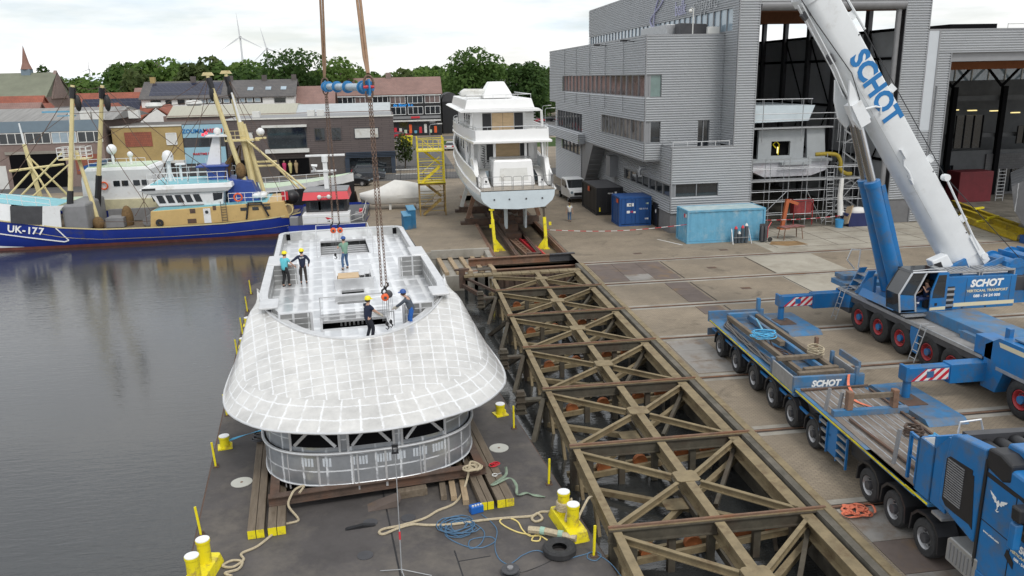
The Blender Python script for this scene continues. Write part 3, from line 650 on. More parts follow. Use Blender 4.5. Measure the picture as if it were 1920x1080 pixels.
line('rope_fender','thick frayed rope fender bound with green tape','fender',[(4.1,21.3,-.72),(4.6,21.0,-.7),(5.0,20.7,-.72),(5.35,20.4,-.72)],.11,M['rope'])
for i,(x,y) in enumerate(((4.48,21.09),(4.95,20.75))):
    tag(MB().cyl(onpon(x-.05,y+.03,-.6),onpon(x+.07,y-.05,-.6),.125,n=12).build('binding',mat('green_tape',(.30,.45,.36),.8)),['green tape binding on the thicker end of the rope fender','green tape binding nearer the frayed end of the rope fender'][i],'tape')
line('yellow_rope','thin yellow rope looping out from the rope fender','rope',[(4.15,21.25),(3.8,21.5),(3.5,21.95),(3.42,22.3),(3.7,22.4),(3.95,22.1),(3.98,21.6),(4.1,21.2),(4.4,21.1),(4.3,20.85),(4.1,20.95),(4.35,21.2),(4.6,20.7)],.024,M['yellowrope'])
coil('red_line','small tangle of red line on the slipway side timbers','rope',(4.0,25.5,-.5),.16,6,M['red'],.014,8)
def strap(name,label,pts,w,m,z):
    b=MB();P_=smooth_path([onpon(p[0],p[1],p[2] if len(p) > 2 else z) for p in pts],5);lft=[];rgt=[]
    for i,p in enumerate(P_):
        d=(P_[min(i+1,len(P_)-1)]-P_[max(i-1,0)]);d.normalize();n_=V((-d.y,d.x,.35*math.sin(i*.8))).normalized()
        lft.append(p+n_*w/2);rgt.append(p-n_*w/2)
    b.loft([lft,rgt]);b.raw=True;o=b.build(name,m,None,True);so=o.modifiers.new('solid','SOLIDIFY');so.thickness=.012;return tag(o,label,'strap')
strap('lashing_strap','green lashing strap trailing over the yellow ended timbers',[(4.36,25.2,-.46),(4.2,24.6,-.46),(3.7,24.2,-.46),(3.6,24.0,-.44),(4.25,24.3,-.42),(4.4,23.9,-.5),(4.35,23.6,-.7),(4.7,23.7,-.74),(4.9,23.5,-.75),(5.25,23.3,-.77)],.1,M['greenstrap'],-.7)
strap('mooring_strap','pale blue strap stretched from the single bollard to the superstructure',[(-5.5,30.6,-.55),(-4.8,30.5,-.35),(-3.9,30.3,-.1)],.12,M['bluerope'],-.4)
coil('black_net','tangle of dark rope hanging by the waterside skids','rope',(-4.25,30.2,-.5),.3,6,M['darkgrey'],.03,12,.08)
t=thing('power_box','small bright blue electric distribution box with sockets','power box',tuple(onpon(2.82,23.08)),.3)
b=MB();b.box(-.22,-.13,0,.22,.13,.26);b.build('case',mat('box_blue',(.015,.12,.45),.4),t,bevel=.03)
for k in range(4): b=MB();b.cyl((-.14+.095*k,-.06,.26),(-.14+.095*k,-.06,.3),.035,n=10);b.build('socket',M['offwhite'],t)
t=thing('mast_tripod','slim grey telescopic mast on a folding tripod in front of the superstructure','mast',tuple(onpon(.05,20.42)))
b=MB();b.tube([(0,0,.0),(0,.35,1.2)],.018,8);b.tube([(0,.35,1.2),(0,.95,3.4)],.013,8);b.build('pole',M['steel'],t)
for k,(x,y) in enumerate(((-.62,.18),(.85,-.3),(.1,-.4))): b=MB();b.tube([(0,0,.12),(x,y,.02)],.013,6);b.build('leg',M['steel'],t)
b=MB();b.tube([(0,.27,.92),(0,.335,1.14)],.03,8);b.build('clamp',M['red'],t)
b=MB();b.box(-.1,.9,3.32,.1,1.02,3.38);b.box(-.09,.92,3.5,.09,1.0,3.6);b.box(-.08,.94,3.38,-.05,.98,3.5);b.box(.05,.94,3.38,.08,.98,3.5);b.build('camera_head',M['black'],t)
t=thing('shackle','pale steel shackle lying on the slipway side timbers','shackle',tuple(onpon(3.85,24.75,-.5)));b=MB();b.tube([(.09*math.cos(a*.5),.09*math.sin(a*.5),.03) for a in range(12)],.02,6);b.build('bow',M['offwhite'],t);b=MB();b.tube([(.08,.02,.03),(.24,.1,.03)],.018,6);b.build('pin',M['steel'],t)
line('bollard_turns','natural rope turns wound round the far post of the double bollard','rope',[(5.42+.225*math.cos(a*.7),21.77+.225*math.sin(a*.7),ZD+.36+.0065*a) for a in range(46)]+[(5.3,21.3,-.55),(5.38,21.1,-.38),(5.6,21.0,-.4),(5.75,21.2,-.35),(6.2,21.7,-.15),(6.45,22.0,-.3)],.04,M['rope'],seg=3)

# ================================================================ the aluminium superstructure
SS=thing('yacht_superstructure','bare aluminium yacht superstructure with white weld seams, hanging over the pontoon','yacht superstructure',(-1.936,30.981,0),R(5.46))
ssm=MX.Translation((-1.936,30.981,0)) @ MX.Rotation(R(5.46),4,'Z')
def ssw(a,b_,z): return ssm @ V((a,b_,z))
DK,BW,BA,AFT=3.1,4.1,3.66,21.2
def sstep(t): t=max(0,min(1,t));return t*t*(3-2*t)
TT,RR=[],[]
NS,NF=8,48
RH=smooth_path([(4.01,4.8,4.0),(4.08,3.7,3.74),(4.31,2.5,3.24),(4.72,1.0,2.64),(5.06,-.7,2.2),(5.17,-2.0,2.04),(5.08,-3.1,2.0),(4.76,-4.2,2.0),(3.95,-5.35,2.0),(3.0,-6.05,2.0),(1.4,-6.65,2.0),(0,-6.82,2.0)],6)
rl_=[0]
for p,q in zip(RH,RH[1:]): rl_.append(rl_[-1]+(q-p).length)
def rh(u):
    d=u*rl_[-1]
    for i in range(len(RH)-1):
        if rl_[i+1] >= d: return RH[i].lerp(RH[i+1],(d-rl_[i])/(rl_[i+1]-rl_[i]))
    return RH[-1]
NF=56
for i in range(NF+1):
    f=math.pi*i/NF;c,s_=math.cos(f),math.sin(f);u=1-abs(1-2*i/NF);g=rh(u)
    TT.append((-4.0*c,4-5.15*s_,BW-.76*s_**1.6));RR.append(((-g.x if i <= NF/2 else g.x)+.12*min(1,u*1.6),g.y,g.z))
NS=0
NV=14;rings=[];arc=[0]
for i in range(1,len(RR)): arc.append(arc[-1]+((V(RR[i])-V(RR[i-1])).length+(V(TT[i])-V(TT[i-1])).length)/2)
for j in range(NV+1):
    v=j/NV;ring=[]
    for t_,r_ in zip(TT,RR):
        p=V(t_).lerp(V(r_),v);L_=(V(t_)-V(r_)).length
        frontness=min(1,L_/5.5)
        crown=((.30-.16*frontness)*math.sin(math.pi*v**.9)+(.16-.09*frontness)*math.sin(math.pi*v**2.2))*min(1,L_/1.2)**1.3
        crease=.10*math.exp(-((v-.55)/.10)**2)*(1-frontness)*0
        o=V((p.x,p.y,0));cx=V((0,2,0));d=(o-cx);d.z=0
        if d.length > 0: d.normalize()
        p=p+V((0,0,crown*.8+crease))+d*(crown*.35+.16*math.sin(math.pi*v)*(1-frontness)*min(1,L_/1.2))
        ring.append(tuple(p))
    rings.append(ring)
def visuv(i,k):
    p=rings[i][k];return (p[0]/(.46+.012*(p[1]+2))+40.3,p[1]/.5+40.2)
vis=MB()
vis.loft(rings[:11],uv=lambda i,k: visuv(i,k));
vis.loft(rings[10:],uv=lambda i,k: (arc[k]/.5+.2,(i+10)*.62+.15))
vis.build('visor',M['aluvisor'],SS,True)
b=MB();b.tube(RR,.045,8);b.build('visor_rim',M['alucap'],SS,True)
b=MB();b.tube([(x*.995,y+.01,z+.02) for x,y,z in TT],.05,8);b.build('visor_lip',M['alucap'],SS,True)
# soffit and lower house
HH=[]
for i in range(NF+1):
    f=math.pi*i/NF;c,s_=math.cos(f),math.sin(f);n_=2/2.7
    HH.append((-3.72*math.copysign(abs(c)**n_,c),-3.0-3.0*abs(s_)**n_))
HH=[(-3.72,20.8),(-3.72,9),(-3.72,0)]+HH+[(3.72,0),(3.72,9),(3.72,20.8)]
b=MB();hs=[(x,y,1.97) for x,y in HH[2:-2]][::1];rs=[]
for k in range(len(hs)): f=k/(len(hs)-1);q=NS+(f*NF);rs.append(RR[int(round(q))])
b.loft([[(x,y,z-.02) for x,y,z in rs],hs]);b.build('soffit',M['aluhouse'],SS)
ha=[0]
for i in range(1,len(HH)): ha.append(ha[-1]+(V(HH[i])-V(HH[i-1])).length)
def hband(z0,z1,grow=0,nz=4):
    b=MB();b.loft([[(x*(1+grow/3.7),y-grow*(1 if y < -2 else 0),z0+(z1-z0)*j/nz) for x,y in HH] for j in range(nz+1)],uv=lambda i,k: (ha[k]/.82+.1,i/nz*2+.1));return b
hband(-.2,.98).build('lower_band',M['aluhouse'],SS,True)
b=hband(.98,1.99,-.05);b.build('window_band',M['aluhouse'],SS,True)
b=MB();b.tube([(x*1.012,y-(.045 if y < -2 else 0),.97) for x,y in HH],.055,8);b.build('moulding',M['alucap'],SS,True)
b=MB();b.tube([(x*1.004,y-(.012 if y < -2 else 0),-.2) for x,y in HH],.03,6);b.build('bottom_edge',M['alucap'],SS,True)
def hpt(a,off=.012):
    for (x0,y0),(x1,y1) in zip(HH,HH[1:]):
        if x0 <= a <= x1 and y0 < -2.9: t=(a-x0)/(x1-x0) if x1 > x0 else 0;return (a*(1-.05/3.7)*1.0,y0+(y1-y0)*t+.05-off)
    return (a,-3.0)
M['void']=mat('dark_void',(.006,.006,.007),.9,var=.1,spec=.1)  # near-black stands in for shade inside openings; some dark parts share it
for a0,a1 in ((-2.72,-1.2),(-.82,.62),(1.0,2.45)):
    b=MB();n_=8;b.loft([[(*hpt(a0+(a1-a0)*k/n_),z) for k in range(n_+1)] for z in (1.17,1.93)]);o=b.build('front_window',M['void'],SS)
    am=(a0+a1)/2
    for s,e in ((a0+.08,am),(a1-.08,am)):
        b=MB();b.beam((*hpt(s,.04),1.2),(*hpt(e,.04),1.95),.1,.04,(0,1,0));b.build('window_brace',M['alucap'],o)
    for a in (a0-.05,a1+.05):
        b=MB();b.beam((*hpt(a,.03),1.0),(*hpt(a,.03),1.96),.08,.06,(0,1,0));b.build('mullion',M['alucap'],o)
rd=random.Random(4);b=MB()
for a0 in (-2.9,-2.45,-1.75,-.75,.05,.75,1.3,2.0,2.75):
    for k in range(rd.randint(3,5)):
        a=a0+k*.105;p=hpt(a,.066);q=hpt(a+.075,.066)
        b.quad((p[0],p[1],.5+rd.uniform(-.02,.02)),(q[0],q[1],.5),(q[0],q[1],.8+rd.uniform(-.02,.02)),(p[0],p[1],.8))
b.build('weld_primer_patch',mat('weld_primer',(.62,.66,.70),.5,.2,var=.1),SS)
for i,a in enumerate((-3.05,-2.9,-1.9,-.75,-.6,.35,1.55,1.7,2.6,3.2)):
    p=hpt(a,.07);b=MB();b.beam((p[0],p[1],-.42),(p[0],p[1]-.01,.95),.035+.02*(i % 3),.02,(0,1,0));b.build('weld_tab',M['alucap'],SS)
# deck with openings
def halfw(y):
    if y >= 4: return 3.72-.10*(y-4)/17
    q=max(0,1-((4-y)/5.15)**2);return 3.85*math.sqrt(q)
HOLES=[(-1.45,1.1,1.2,2.25),(-.75,3.75,.6,5.15),(-2.85,11.2,-2.5,12.6),(-1.4,15.7,1.4,20.0),(-.5,5.7,.55,7.2)]
ys=sorted(set([-1.12,-1.0,-.8,-.5,0,.5,1,2,3,4,9,14,AFT]+[h[1] for h in HOLES]+[h[3] for h in HOLES]));b=MB()
for y0,y1 in zip(ys,ys[1:]):
    ym=(y0+y1)/2;hs=sorted([h for h in HOLES if h[1] <= ym <= h[3]]);xs=[(-halfw(y0),-halfw(y1))]
    for h in hs: xs += [(h[0],h[0]),(h[2],h[2])]
    xs.append((halfw(y0),halfw(y1)))
    for k in range(0,len(xs),2): b.quad((xs[k][0],y0,DK),(xs[k+1][0],y0,DK),(xs[k+1][1],y1,DK),(xs[k][1],y1,DK))
b.build('deck',M['aludeck'],SS)
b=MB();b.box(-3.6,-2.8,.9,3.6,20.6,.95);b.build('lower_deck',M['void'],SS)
for i,(x0,y0,x1,y1) in enumerate(HOLES):
    b=MB()
    b.box(x0-.06,y0-.06,DK-.06,x0,y1+.06,DK+.05);b.box(x1,y0-.06,DK-.06,x1+.06,y1+.06,DK+.05);b.box(x0,y0-.06,DK-.06,x1,y0,DK+.05);b.box(x0,y1,DK-.06,x1,y1+.06,DK+.05)
    o=b.build('hatch_coaming',M['alucap'],SS)
    n_=max(2,int((y1-y0)/.6))
    for k in range(1,n_ if i in (3,0) else 2):
        y=y0+(y1-y0)*k/n_;b=MB();b.box(x0,y-.06,DK-.34,x1,y+.06,DK-.2);b.build('deck_beam',M['alucap'],o)
    if i in (0,1):
        for k in range(7):
            x=x0+(x1-x0)*(k+.5)/7;b=MB();b.box(x-.04,y1-.05,DK-1.1,x+.04,y1-.01,DK-.3);b.build('stiffener',M['alucap'],o)
# bulwark walls and caps
def cap(name,pts,w,z,m='alucap',h=.06):
    b=MB()
    for p,q in zip(pts,pts[1:]): b.beam((*p,z-h/2),(*q,z-h/2),w,h)
    return b.build(name,M[m],SS)
for s in (-1,1):
    b=MB();ow=[(s*4.0,4),(s*3.98,11.6)];b.loft([[(s*4.0,3.9,z),(s*3.98,11.6,z)] for z in (-.2,2,BW)]);b.loft([[(s*3.98,11.6,z),(s*3.9,20.6,z)] for z in (-.2,2,BA)]);b.build('side_wall',M['alu'],SS)
    iw=[(s*halfw(y),y) for y in (1.0,1.6,2.4,3.2,4,11.6)];dd=[0]
    for p,q in zip(iw,iw[1:]): dd.append(dd[-1]+math.hypot(q[0]-p[0],q[1]-p[1]))
    b=MB();b.loft([[(x,y,z) for x,y in iw] for z in (DK,3.6,BW-.02)],uv=lambda i,k: (dd[k]/.7,i*1.2+.1));b.build('inner_wall',M['alupanel'],SS,True)
    b=MB();b.loft([[(s*halfw(y)*1.0,y,z) for y in (11.6,20.6)] for z in (DK,BA-.02)],uv=lambda i,k: (k*12,i*2+.1));b.build('inner_wall',M['alupanel'],SS)
    cap('bulwark_cap',[(s*3.84,4.0),(s*3.82,11.6)],.36,BW+.02,h=.08);cap('bulwark_cap',[(s*3.78,11.62),(s*3.74,20.4)],.26,BA,h=.08)

    b=MB();o1=[];i1=[]
    for k in range(10):
        f=math.pi*.5*k/9*.75;c,s_=math.cos(f),math.sin(f);zz=BW-.76*s_**1.6
        o1.append((s*4.0*c,4-5.15*s_,zz+.03));i1.append((s*3.66*c,4-4.82*s_,zz+.03))
    b.loft([o1,i1]);b.build('lip_flange',M['alucap'],SS,True)
    for y,zt,wdt in ((.85,BW-.12,1.2),(9.4,BW,1.15)):
        x1=halfw(y);b=MB();xs_=[s*(x1-.0),s*(x1-wdt)];nn=4
        b.loft([[(xs_[0]+(xs_[1]-xs_[0])*k/nn,y,z) for k in range(nn+1)] for z in (DK,(DK+zt)/2,zt)],uv=lambda i,k: (k*.5+.2,i*1.9+.1))
        b.loft([[(xs_[0]+(xs_[1]-xs_[0])*k/nn,y+.08,z) for k in range(nn+1)] for z in (DK,(DK+zt)/2,zt)],uv=lambda i,k: (k*.5+.2,i*1.9+.1))
        o=b.build('wing_panel',M['alupanel'],SS)
        b=MB();b.box(min(xs_),y-.02,zt,max(xs_),y+.1,zt+.03);b.box(xs_[1]-.05,y-.02,DK,xs_[1]+.05,y+.1,zt);b.box(s*(x1-wdt*.42)-.04,y-.03,DK,s*(x1-wdt*.42)+.04,y-.001,zt);b.build('panel_edge',M['alucap'],o)
    b=MB();b.box(min(s*3.9,s*3.15),1.5,BW-.05,max(s*3.9,s*3.15),2.9,BW+.05);b.build('cap_seat',M['alucap'],SS,bevel=.03);b=MB();b.box(min(s*3.98,s*3.2),9.5,BW-.05,max(s*3.98,s*3.2),11.55,BW+.075);b.build('cap_seat',M['alucap'],SS,bevel=.03)
    b=MB();b.box(s*3.35-.13,AFT-.52,3.2,s*3.35+.13,AFT-.44,3.6);b.build('fairlead',M['void'],SS,bevel=.05)
b=MB();ar=[(-3.9,20.4),(-3.8,20.9),(-3.5,21.2),(-2.6,21.35),(0,21.4),(2.6,21.35),(3.5,21.2),(3.8,20.9),(3.9,20.4)]
b.loft([[(x,y,z) for x,y in ar] for z in (-.2,2,BA)]);b.loft([[(x*.93,y-.28,z) for x,y in ar] for z in (DK,BA)]);b.build('aft_wall',M['alu'],SS,True)
cap('aft_cap',[(x*.965,y-.14) for x,y in ar],.3,BA,h=.07)
# light frames standing on the deck
def fr_(name,segs,w=.06):
    for p,q in segs: b=MB();b.beam(p,q,w,w);b.build(name,M['alucap'],SS)
fr_('deck_frame',[((-1.5,2.75,DK),(-1.5,2.75,DK+.95)),((1.4,2.75,DK),(1.4,2.75,DK+.95)),((-1.53,2.75,DK+.95),(1.43,2.75,DK+.95)),((-1.5,1.0,DK+.6),(1.45,1.0,DK+.6)),((-1.5,1.0,DK),(-1.5,1.0,DK+.6)),((1.45,1.0,DK),(1.45,1.0,DK+.6))],.05)
fr_('deck_frame',[((-1.6,15.4,DK),(-1.6,15.4,DK+1.0)),((-1.6,20.4,DK),(-1.6,20.4,DK+1.0)),((1.6,15.4,DK),(1.6,15.4,DK+1.0)),((1.6,20.4,DK),(1.6,20.4,DK+1.0)),((-1.62,20.4,DK+1),(1.62,20.4,DK+1)),((-1.6,15.4,DK+1),(-1.6,20.4,DK+1)),((1.6,15.4,DK+1),(1.6,20.4,DK+1))],.035)
b=MB();b.box(-1.5,2.3,DK,1.4,2.62,DK+.34);b.box(-1.5,2.62,DK+.3,1.4,3.6,DK+.36);b.build('raised_coaming',M['aludeck'],SS)
b=MB();b.box(-.8,7.6,DK,1.1,7.7,DK+.5);b.box(-.8,7.7,DK,-.7,9.6,DK+.5);b.box(1.0,7.7,DK,1.1,9.6,DK+.5);b.build('hatch_frame',M['alucap'],SS);b=MB();b.box(-.85,5.3,DK,.65,5.55,DK+.3);b.build('hatch_frame',M['alucap'],SS)
# loose material on deck
t=thing('plank_pallet','pallet of boards with plywood on top on the aluminium deck','pallet',tuple(ssw(-.1,8.6,DK+.02)),R(4))
for k in range(3): b=MB();b.box(-.5+.45*k,-.55,0,-.4+.45*k,.55,.1);b.build('bearer',M['woodlight'],t)
b=MB();b.box(-.55,-.55,.1,.55,.6,.3);b.build('boards',M['woodlight'],t);b=MB();b.box(-.5,-.5,.3,.52,.62,.42);b.build('top_sheet',M['plywood'],t)
for i,(a,y,l) in enumerate(((.62,9.6,2.2),(.9,9.9,2.4))):
    t=thing('aluminium_profile',['long aluminium box profile on the deck, next to the pallet','long aluminium box profile on the deck, away from the pallet'][i],'profile',tuple(ssw(a,y,DK+.3)),R(3),'aluminium profiles by the pallet')
    b=MB();w=.13;b.box(-w,-l/2,-.12,w,l/2,-.09);b.box(-w,-l/2,.12,w,l/2,.15);b.box(-w,-l/2,-.09,-w+.03,l/2,.12);b.box(w-.03,-l/2,-.09,w,l/2,.12);b.build('profile',M['alucap'],t)
    b=MB();b.box(-w,-l/2-.0,-.42,w,l/2,-.14);b.build('packing',M['alucap'],t)
# ================================================================ people
def skinmesh(name,verts,edges,radii,m,parent,root=0,sub=1):
    me=bpy.data.meshes.new(name);me.from_pydata([tuple(v) for v in verts],edges,[]);me.materials.append(m)
    o=bpy.data.objects.new(name,me);COL.objects.link(o)
    if parent: o.parent=parent
    sk=o.modifiers.new('skin','SKIN');sk.use_smooth_shade=True
    for i,r in enumerate(radii):
        d=me.skin_vertices[0].data[i];d.radius=(r,r) if not isinstance(r,tuple) else r;d.use_root=(i == root)
    if sub: s=o.modifiers.new('sub','SUBSURF');s.levels=sub;s.render_levels=sub
    return o
def ik(a,b,l1,l2,hint):
    a,b=V(a),V(b);d=b-a;L_=min(d.length,(l1+l2)*.999);dn=d.normalized() if d.length > 1e-6 else V((0,0,-1))
    x=(l1*l1-l2*l2+L_*L_)/(2*L_);h=math.sqrt(max(0,l1*l1-x*x));hv=V(hint)-dn*V(hint).dot(dn);hv.normalize()
    return a+dn*x+hv*h,a+dn*L_
def person(label,loc,rz,shirt,trousers,sleeves='short',lean=0,side=0,hl=(-.28,.12,.82),hr=(.28,.12,.82),fl=(-.1,0,0),fr=(.1,0,0),helmet=None,hair=(.06,.04,.025),pel=.93,gloves=None,shoes=None,cat='person',group=None,head=(0,0),bib=None,skin='skin'):
    t=thing('person',label,cat,loc,rz,group)
    P0=V((0,0,pel));up=V((math.sin(side),math.sin(lean),math.cos(lean)*math.cos(side))).normalized();rt=V((1,0,0));rt=(rt-up*rt.dot(up)).normalized()
    ch=P0+up*.42;nk=P0+up*.56;hd=nk+up*.13+V((head[0],head[1],0));tp=hd+V((0,0,.13))
    sl,sr=ch+up*.05-rt*.19,ch+up*.05+rt*.19
    el,hl_=ik(sl,hl,.29,.27,(-.5,-.6,-.3));er,hr_=ik(sr,hr,.29,.27,(.5,-.6,-.3))
    hpl,hpr=P0-rt*.09,P0+rt*.09
    kl,al=ik(hpl,V(fl)+V((0,0,.08)),.45,.44,(0,1,0));kr,ar_=ik(hpr,V(fr)+V((0,0,.08)),.45,.44,(0,1,0))
    fdl,fdr=al+V((0,.14,-.04)),ar_+V((0,.14,-.04))
    vs=[P0,P0+up*.2,ch,nk,hd-V((0,0,.03)),tp-V((0,0,.03)),hd+V((0,.105,-.015)),sl,el,hl_,sr,er,hr_,hpl,kl,al,fdl,hpr,kr,ar_,fdr]
    ra=[.12,.115,.125,.05,(.078,.09),(.072,.08),.018,.055,.042,.03,.055,.042,.03,.085,.058,.042,.04,.085,.058,.042,.04]
    ed=[(0,1),(1,2),(2,3),(3,4),(4,5),(4,6),(2,7),(7,8),(8,9),(2,10),(10,11),(11,12),(0,13),(13,14),(14,15),(15,16),(0,17),(17,18),(18,19),(19,20)]
    for hi,e,h in ((9,el,hl_),(12,er,hr_)):
        d=(h-e).normalized();sd_=d.orthogonal().normalized();pm=h+d*.08;b0=len(vs);vs.append(pm);ra.append(.028);ed.append((hi,b0))
        for k,(o_,ln) in enumerate(((-.03,.06),(-.01,.075),(.01,.07),(.03,.055))):
            vs.append(pm+sd_*o_+d*ln+V((0,0,-.015)));ra.append(.009);ed.append((b0,len(vs)-1))
        vs.append(h+sd_*.055+d*.06);ra.append(.011);ed.append((hi,len(vs)-1))
    skinmesh('body',vs,ed,ra,M[skin],t)

    v2=[P0-up*.13,P0+up*.16,ch+up*.02,nk-up*.05,sl,sr];r2=[.168,.158,.155,.085,.082,.082];e2=[(0,1),(1,2),(2,3),(2,4),(2,5)]
    f_=1 if sleeves == 'long' else .55
    for i,(s_,e_,h_) in enumerate(((sl,el,hl_),(sr,er,hr_))):
        b0=len(v2);v2.append(s_.lerp(e_,f_ if sleeves == 'long' else .62));r2.append(.062);e2.append((4+i,b0))
        if sleeves == 'long': v2.append(e_.lerp(h_,.85));r2.append(.048);e2.append((b0,b0+1))
    skinmesh('shirt',v2,e2,r2,shirt,t)
    v3=[P0+up*.14,P0,hpl,kl,al+V((0,0,.03)),hpr,kr,ar_+V((0,0,.03))];skinmesh('trousers',v3,[(0,1),(1,2),(2,3),(3,4),(1,5),(5,6),(6,7)],[.15,.145,.105,.078,.066,.105,.078,.066],trousers,t)
    if bib: skinmesh('bib',[P0,P0+up*.24,P0+up*.34+V((0,.03,0))],[(0,1),(1,2)],[.158,.158,.13],bib,t)
    b=MB()
    for a,f in ((al,fdl),(ar_,fdr)): b.sphere((a.lerp(f,.55)+V((0,0,-.02))),.055,10,.85,6,.85,2.3)
    b.build('shoes',shoes or M['black'],t,True)
    if gloves:
        b=MB()
        for e_,h_ in ((el,hl_),(er,hr_)): d=(h_-e_).normalized();b.tube([h_-d*.05,h_+d*.05,h_+d*.13],[.045,.05,.03],8)
        b.build('gloves',gloves,t,True)
    hc=hd+V((0,-.005,.035))
    if helmet:
        b=MB();b.lathe([(.0,.165),(.06,.158),(.105,.125),(.128,.07),(.135,.02),(.13,.018),(.0,.02)],hc,16);b.build('helmet',helmet,t,True)
        b=MB();b.prism([(-.09,.1),(.09,.1),(.07,.19),(-.07,.19)],lambda a,c,z: hc+V((a,c,z)),.015,.03);b.build('helmet_peak',helmet,t)
    b=MB();b.sphere(hd+V((0,-.022,.035)),.108,12,1.02,8,.93,1.0);b.build('hair',mat('hair',hair,.8,var=.2),t,True)
    return t
M['hy']=mat('helmet_yellow',(.85,.72,.01),.35,var=.03);M['hb']=mat('helmet_blue',(.02,.08,.30),.35,var=.03)
cl=lambda n,c: mat(n,c,.85,var=.12,scale=6)
navy,jeans,dark=cl('navy_cloth',(.012,.018,.045)),cl('denim',(.07,.13,.24)),cl('dark_cloth',(.02,.02,.022))
AZ=R(5.46)
glv=cl('work_glove',(.42,.40,.34))
person('person in a turquoise polo shirt and yellow helmet leaning towards a colleague',tuple(ssw(-3.15,9.0,DK)),AZ-R(35),cl('turquoise_cloth',(.12,.50,.58)),dark,lean=.16,hl=(.02,.45,.98),hr=(.3,.42,.98),helmet=M['hy'],fl=(-.12,-.05,0),fr=(.1,.12,0))
p2=person('person in a navy jacket with white print and a yellow helmet, seen from behind',tuple(ssw(-2.28,9.35,DK)),AZ,navy,cl('brown_black_cloth',(.045,.038,.035)),'long',.05,hl=(-.55,.2,1.12),hr=(.3,.02,.98),helmet=M['hy'],fl=(-.13,0,0),fr=(.13,0,0))
text('back_print','Balk',.13,M['whitesign'],p2,(0,-.175,1.38),(1,0,.18),(0,0,1),.003)
person('person in a green T-shirt, jeans and blue helmet working at the rear chain hoist',tuple(ssw(-.1,11.9,DK)),AZ+R(25),cl('green_cloth',(.19,.33,.25)),jeans,lean=.14,hl=(-.2,.42,1.2),hr=(.1,.42,1.25),helmet=M['hb'],fl=(-.2,-.05,0),fr=(.16,.1,0),shoes=cl('boot',(.09,.075,.06)))
p4=person('person in a navy T-shirt and yellow helmet holding the front chain hoist',tuple(ssw(.3,-.78,DK)),AZ-R(62),navy,cl('black_navy',(.012,.014,.022)),lean=.1,hl=(-.1,.48,1.0),hr=(.2,.48,1.0),helmet=M['hy'],fl=(-.12,0,0),fr=(.12,.08,0),gloves=glv)
text('back_print','Balk',.09,M['whitesign'],p4,(-.02,-.15,1.4),(1,0,.1),(0,0,1),.003)
person('person in blue bib overalls and a blue helmet bending towards the front hoist',tuple(ssw(2.1,-.05,DK)),AZ+R(72),cl('grey_sweater',(.07,.085,.105)),cl('overall_blue',(.015,.10,.36)),'long',.42,hl=(-.12,.72,.98),hr=(.12,.68,.9),helmet=M['hb'],fl=(-.1,-.12,0),fr=(.1,.06,0),gloves=glv,bib=cl('bib_blue',(.015,.10,.36)),head=(0,.05))
person('person in a white and yellow shirt and jeans walking away across the yard',(15.1,70.9,0),R(-6),cl('white_shirt',(.62,.62,.60)),jeans,hl=(-.3,.08,.82),hr=(.3,-.05,.82),fl=(-.08,.12,0),fr=(.08,-.14,.02),bib=None,hair=(.12,.07,.04))
tag(skinmesh('safety_yoke',[(0,-.0,1.30),(0,0,1.45),(-.17,0,1.42),(.17,0,1.42)],[(0,1),(1,2),(1,3)],[.172,.11,.09,.09],cl('hi_vis',(.70,.72,.03)),bpy.data.objects['person.005'],0),'','') if False else None
_w=[o for o in bpy.data.objects if o.name.startswith('person') and 'walking away' in o.get('label','')][0]
skinmesh('safety_yoke',[(0,0,1.30),(0,0,1.43),(-.17,0,1.41),(.17,0,1.41)],[(0,1),(1,2),(1,3)],[.168,.115,.092,.092],cl('hi_vis',(.70,.72,.03)),_w)
person('person in dark clothes standing half hidden beside the white yacht stern',(13.75,86.3,0),R(120),dark,dark,'long')

# ================================================================ spreader beam, slings, chains, hoists
SN,SF=V((-1.0,31.2,12.69)),V((-3.56,43.4,12.66))
sp=thing('spreader_beam','blue and grey flanged tubular spreader beam hanging from the crane','spreader beam');ax=(SF-SN).normalized()
b=MB();b.cyl(SN+ax*.3,SF-ax*.3,.15,n=18);b.build('tube',M['spreadergrey'],sp,True)
L_=(SF-SN).length
for f in (.012,.09,.40,.66,.90,.985):
    b=MB();c=SN+ax*(L_*f);b.cyl(c-ax*.035,c+ax*.035,.26,n=20)
    if f in (.40,.66): b.cyl(c-ax*.12,c+ax*.12,.2,n=18)
    b.build('flange',M['spreader'],sp)
for f0,f1 in ((.012,.09),(.9,.985)): b=MB();b.cyl(SN+ax*(L_*f0),SN+ax*(L_*f1),.19,n=18);b.build('end_section',M['spreader'],sp,True)
for c,s in ((SN,1),(SF,-1)):
    b=MB();q=c-ax*(.12*s);b.prism([(-.16,-.3),(.16,-.3),(.2,0),(.16,.3),(-.16,.3),(-.2,0)],lambda a,z,t: q+ax*a+V((t,0,z)),-.03,.03);b.build('lug_plate',M['spreader'],sp)
    for zz in (.02,): b=MB();b.cyl(q+V((-.2,0,zz)),q+V((.2,0,zz)),.06,n=12);b.build('pin',M['red'],sp)
HOOK=V((-2.5,40.2,36))
def shackle(name,label,c,up,r,m):
    o=MB();pts=[c+V((0,0,up*(-.05)))+V((r*math.cos(a),0,up*r*1.5*math.sin(a)+up*.1)) for a in [R(-25+x*23) for x in range(11)]]
    o.tube(pts,r*.28,8);return tag(o.build(name,m,None,True),label,'shackle','shackles on the spreader beam')
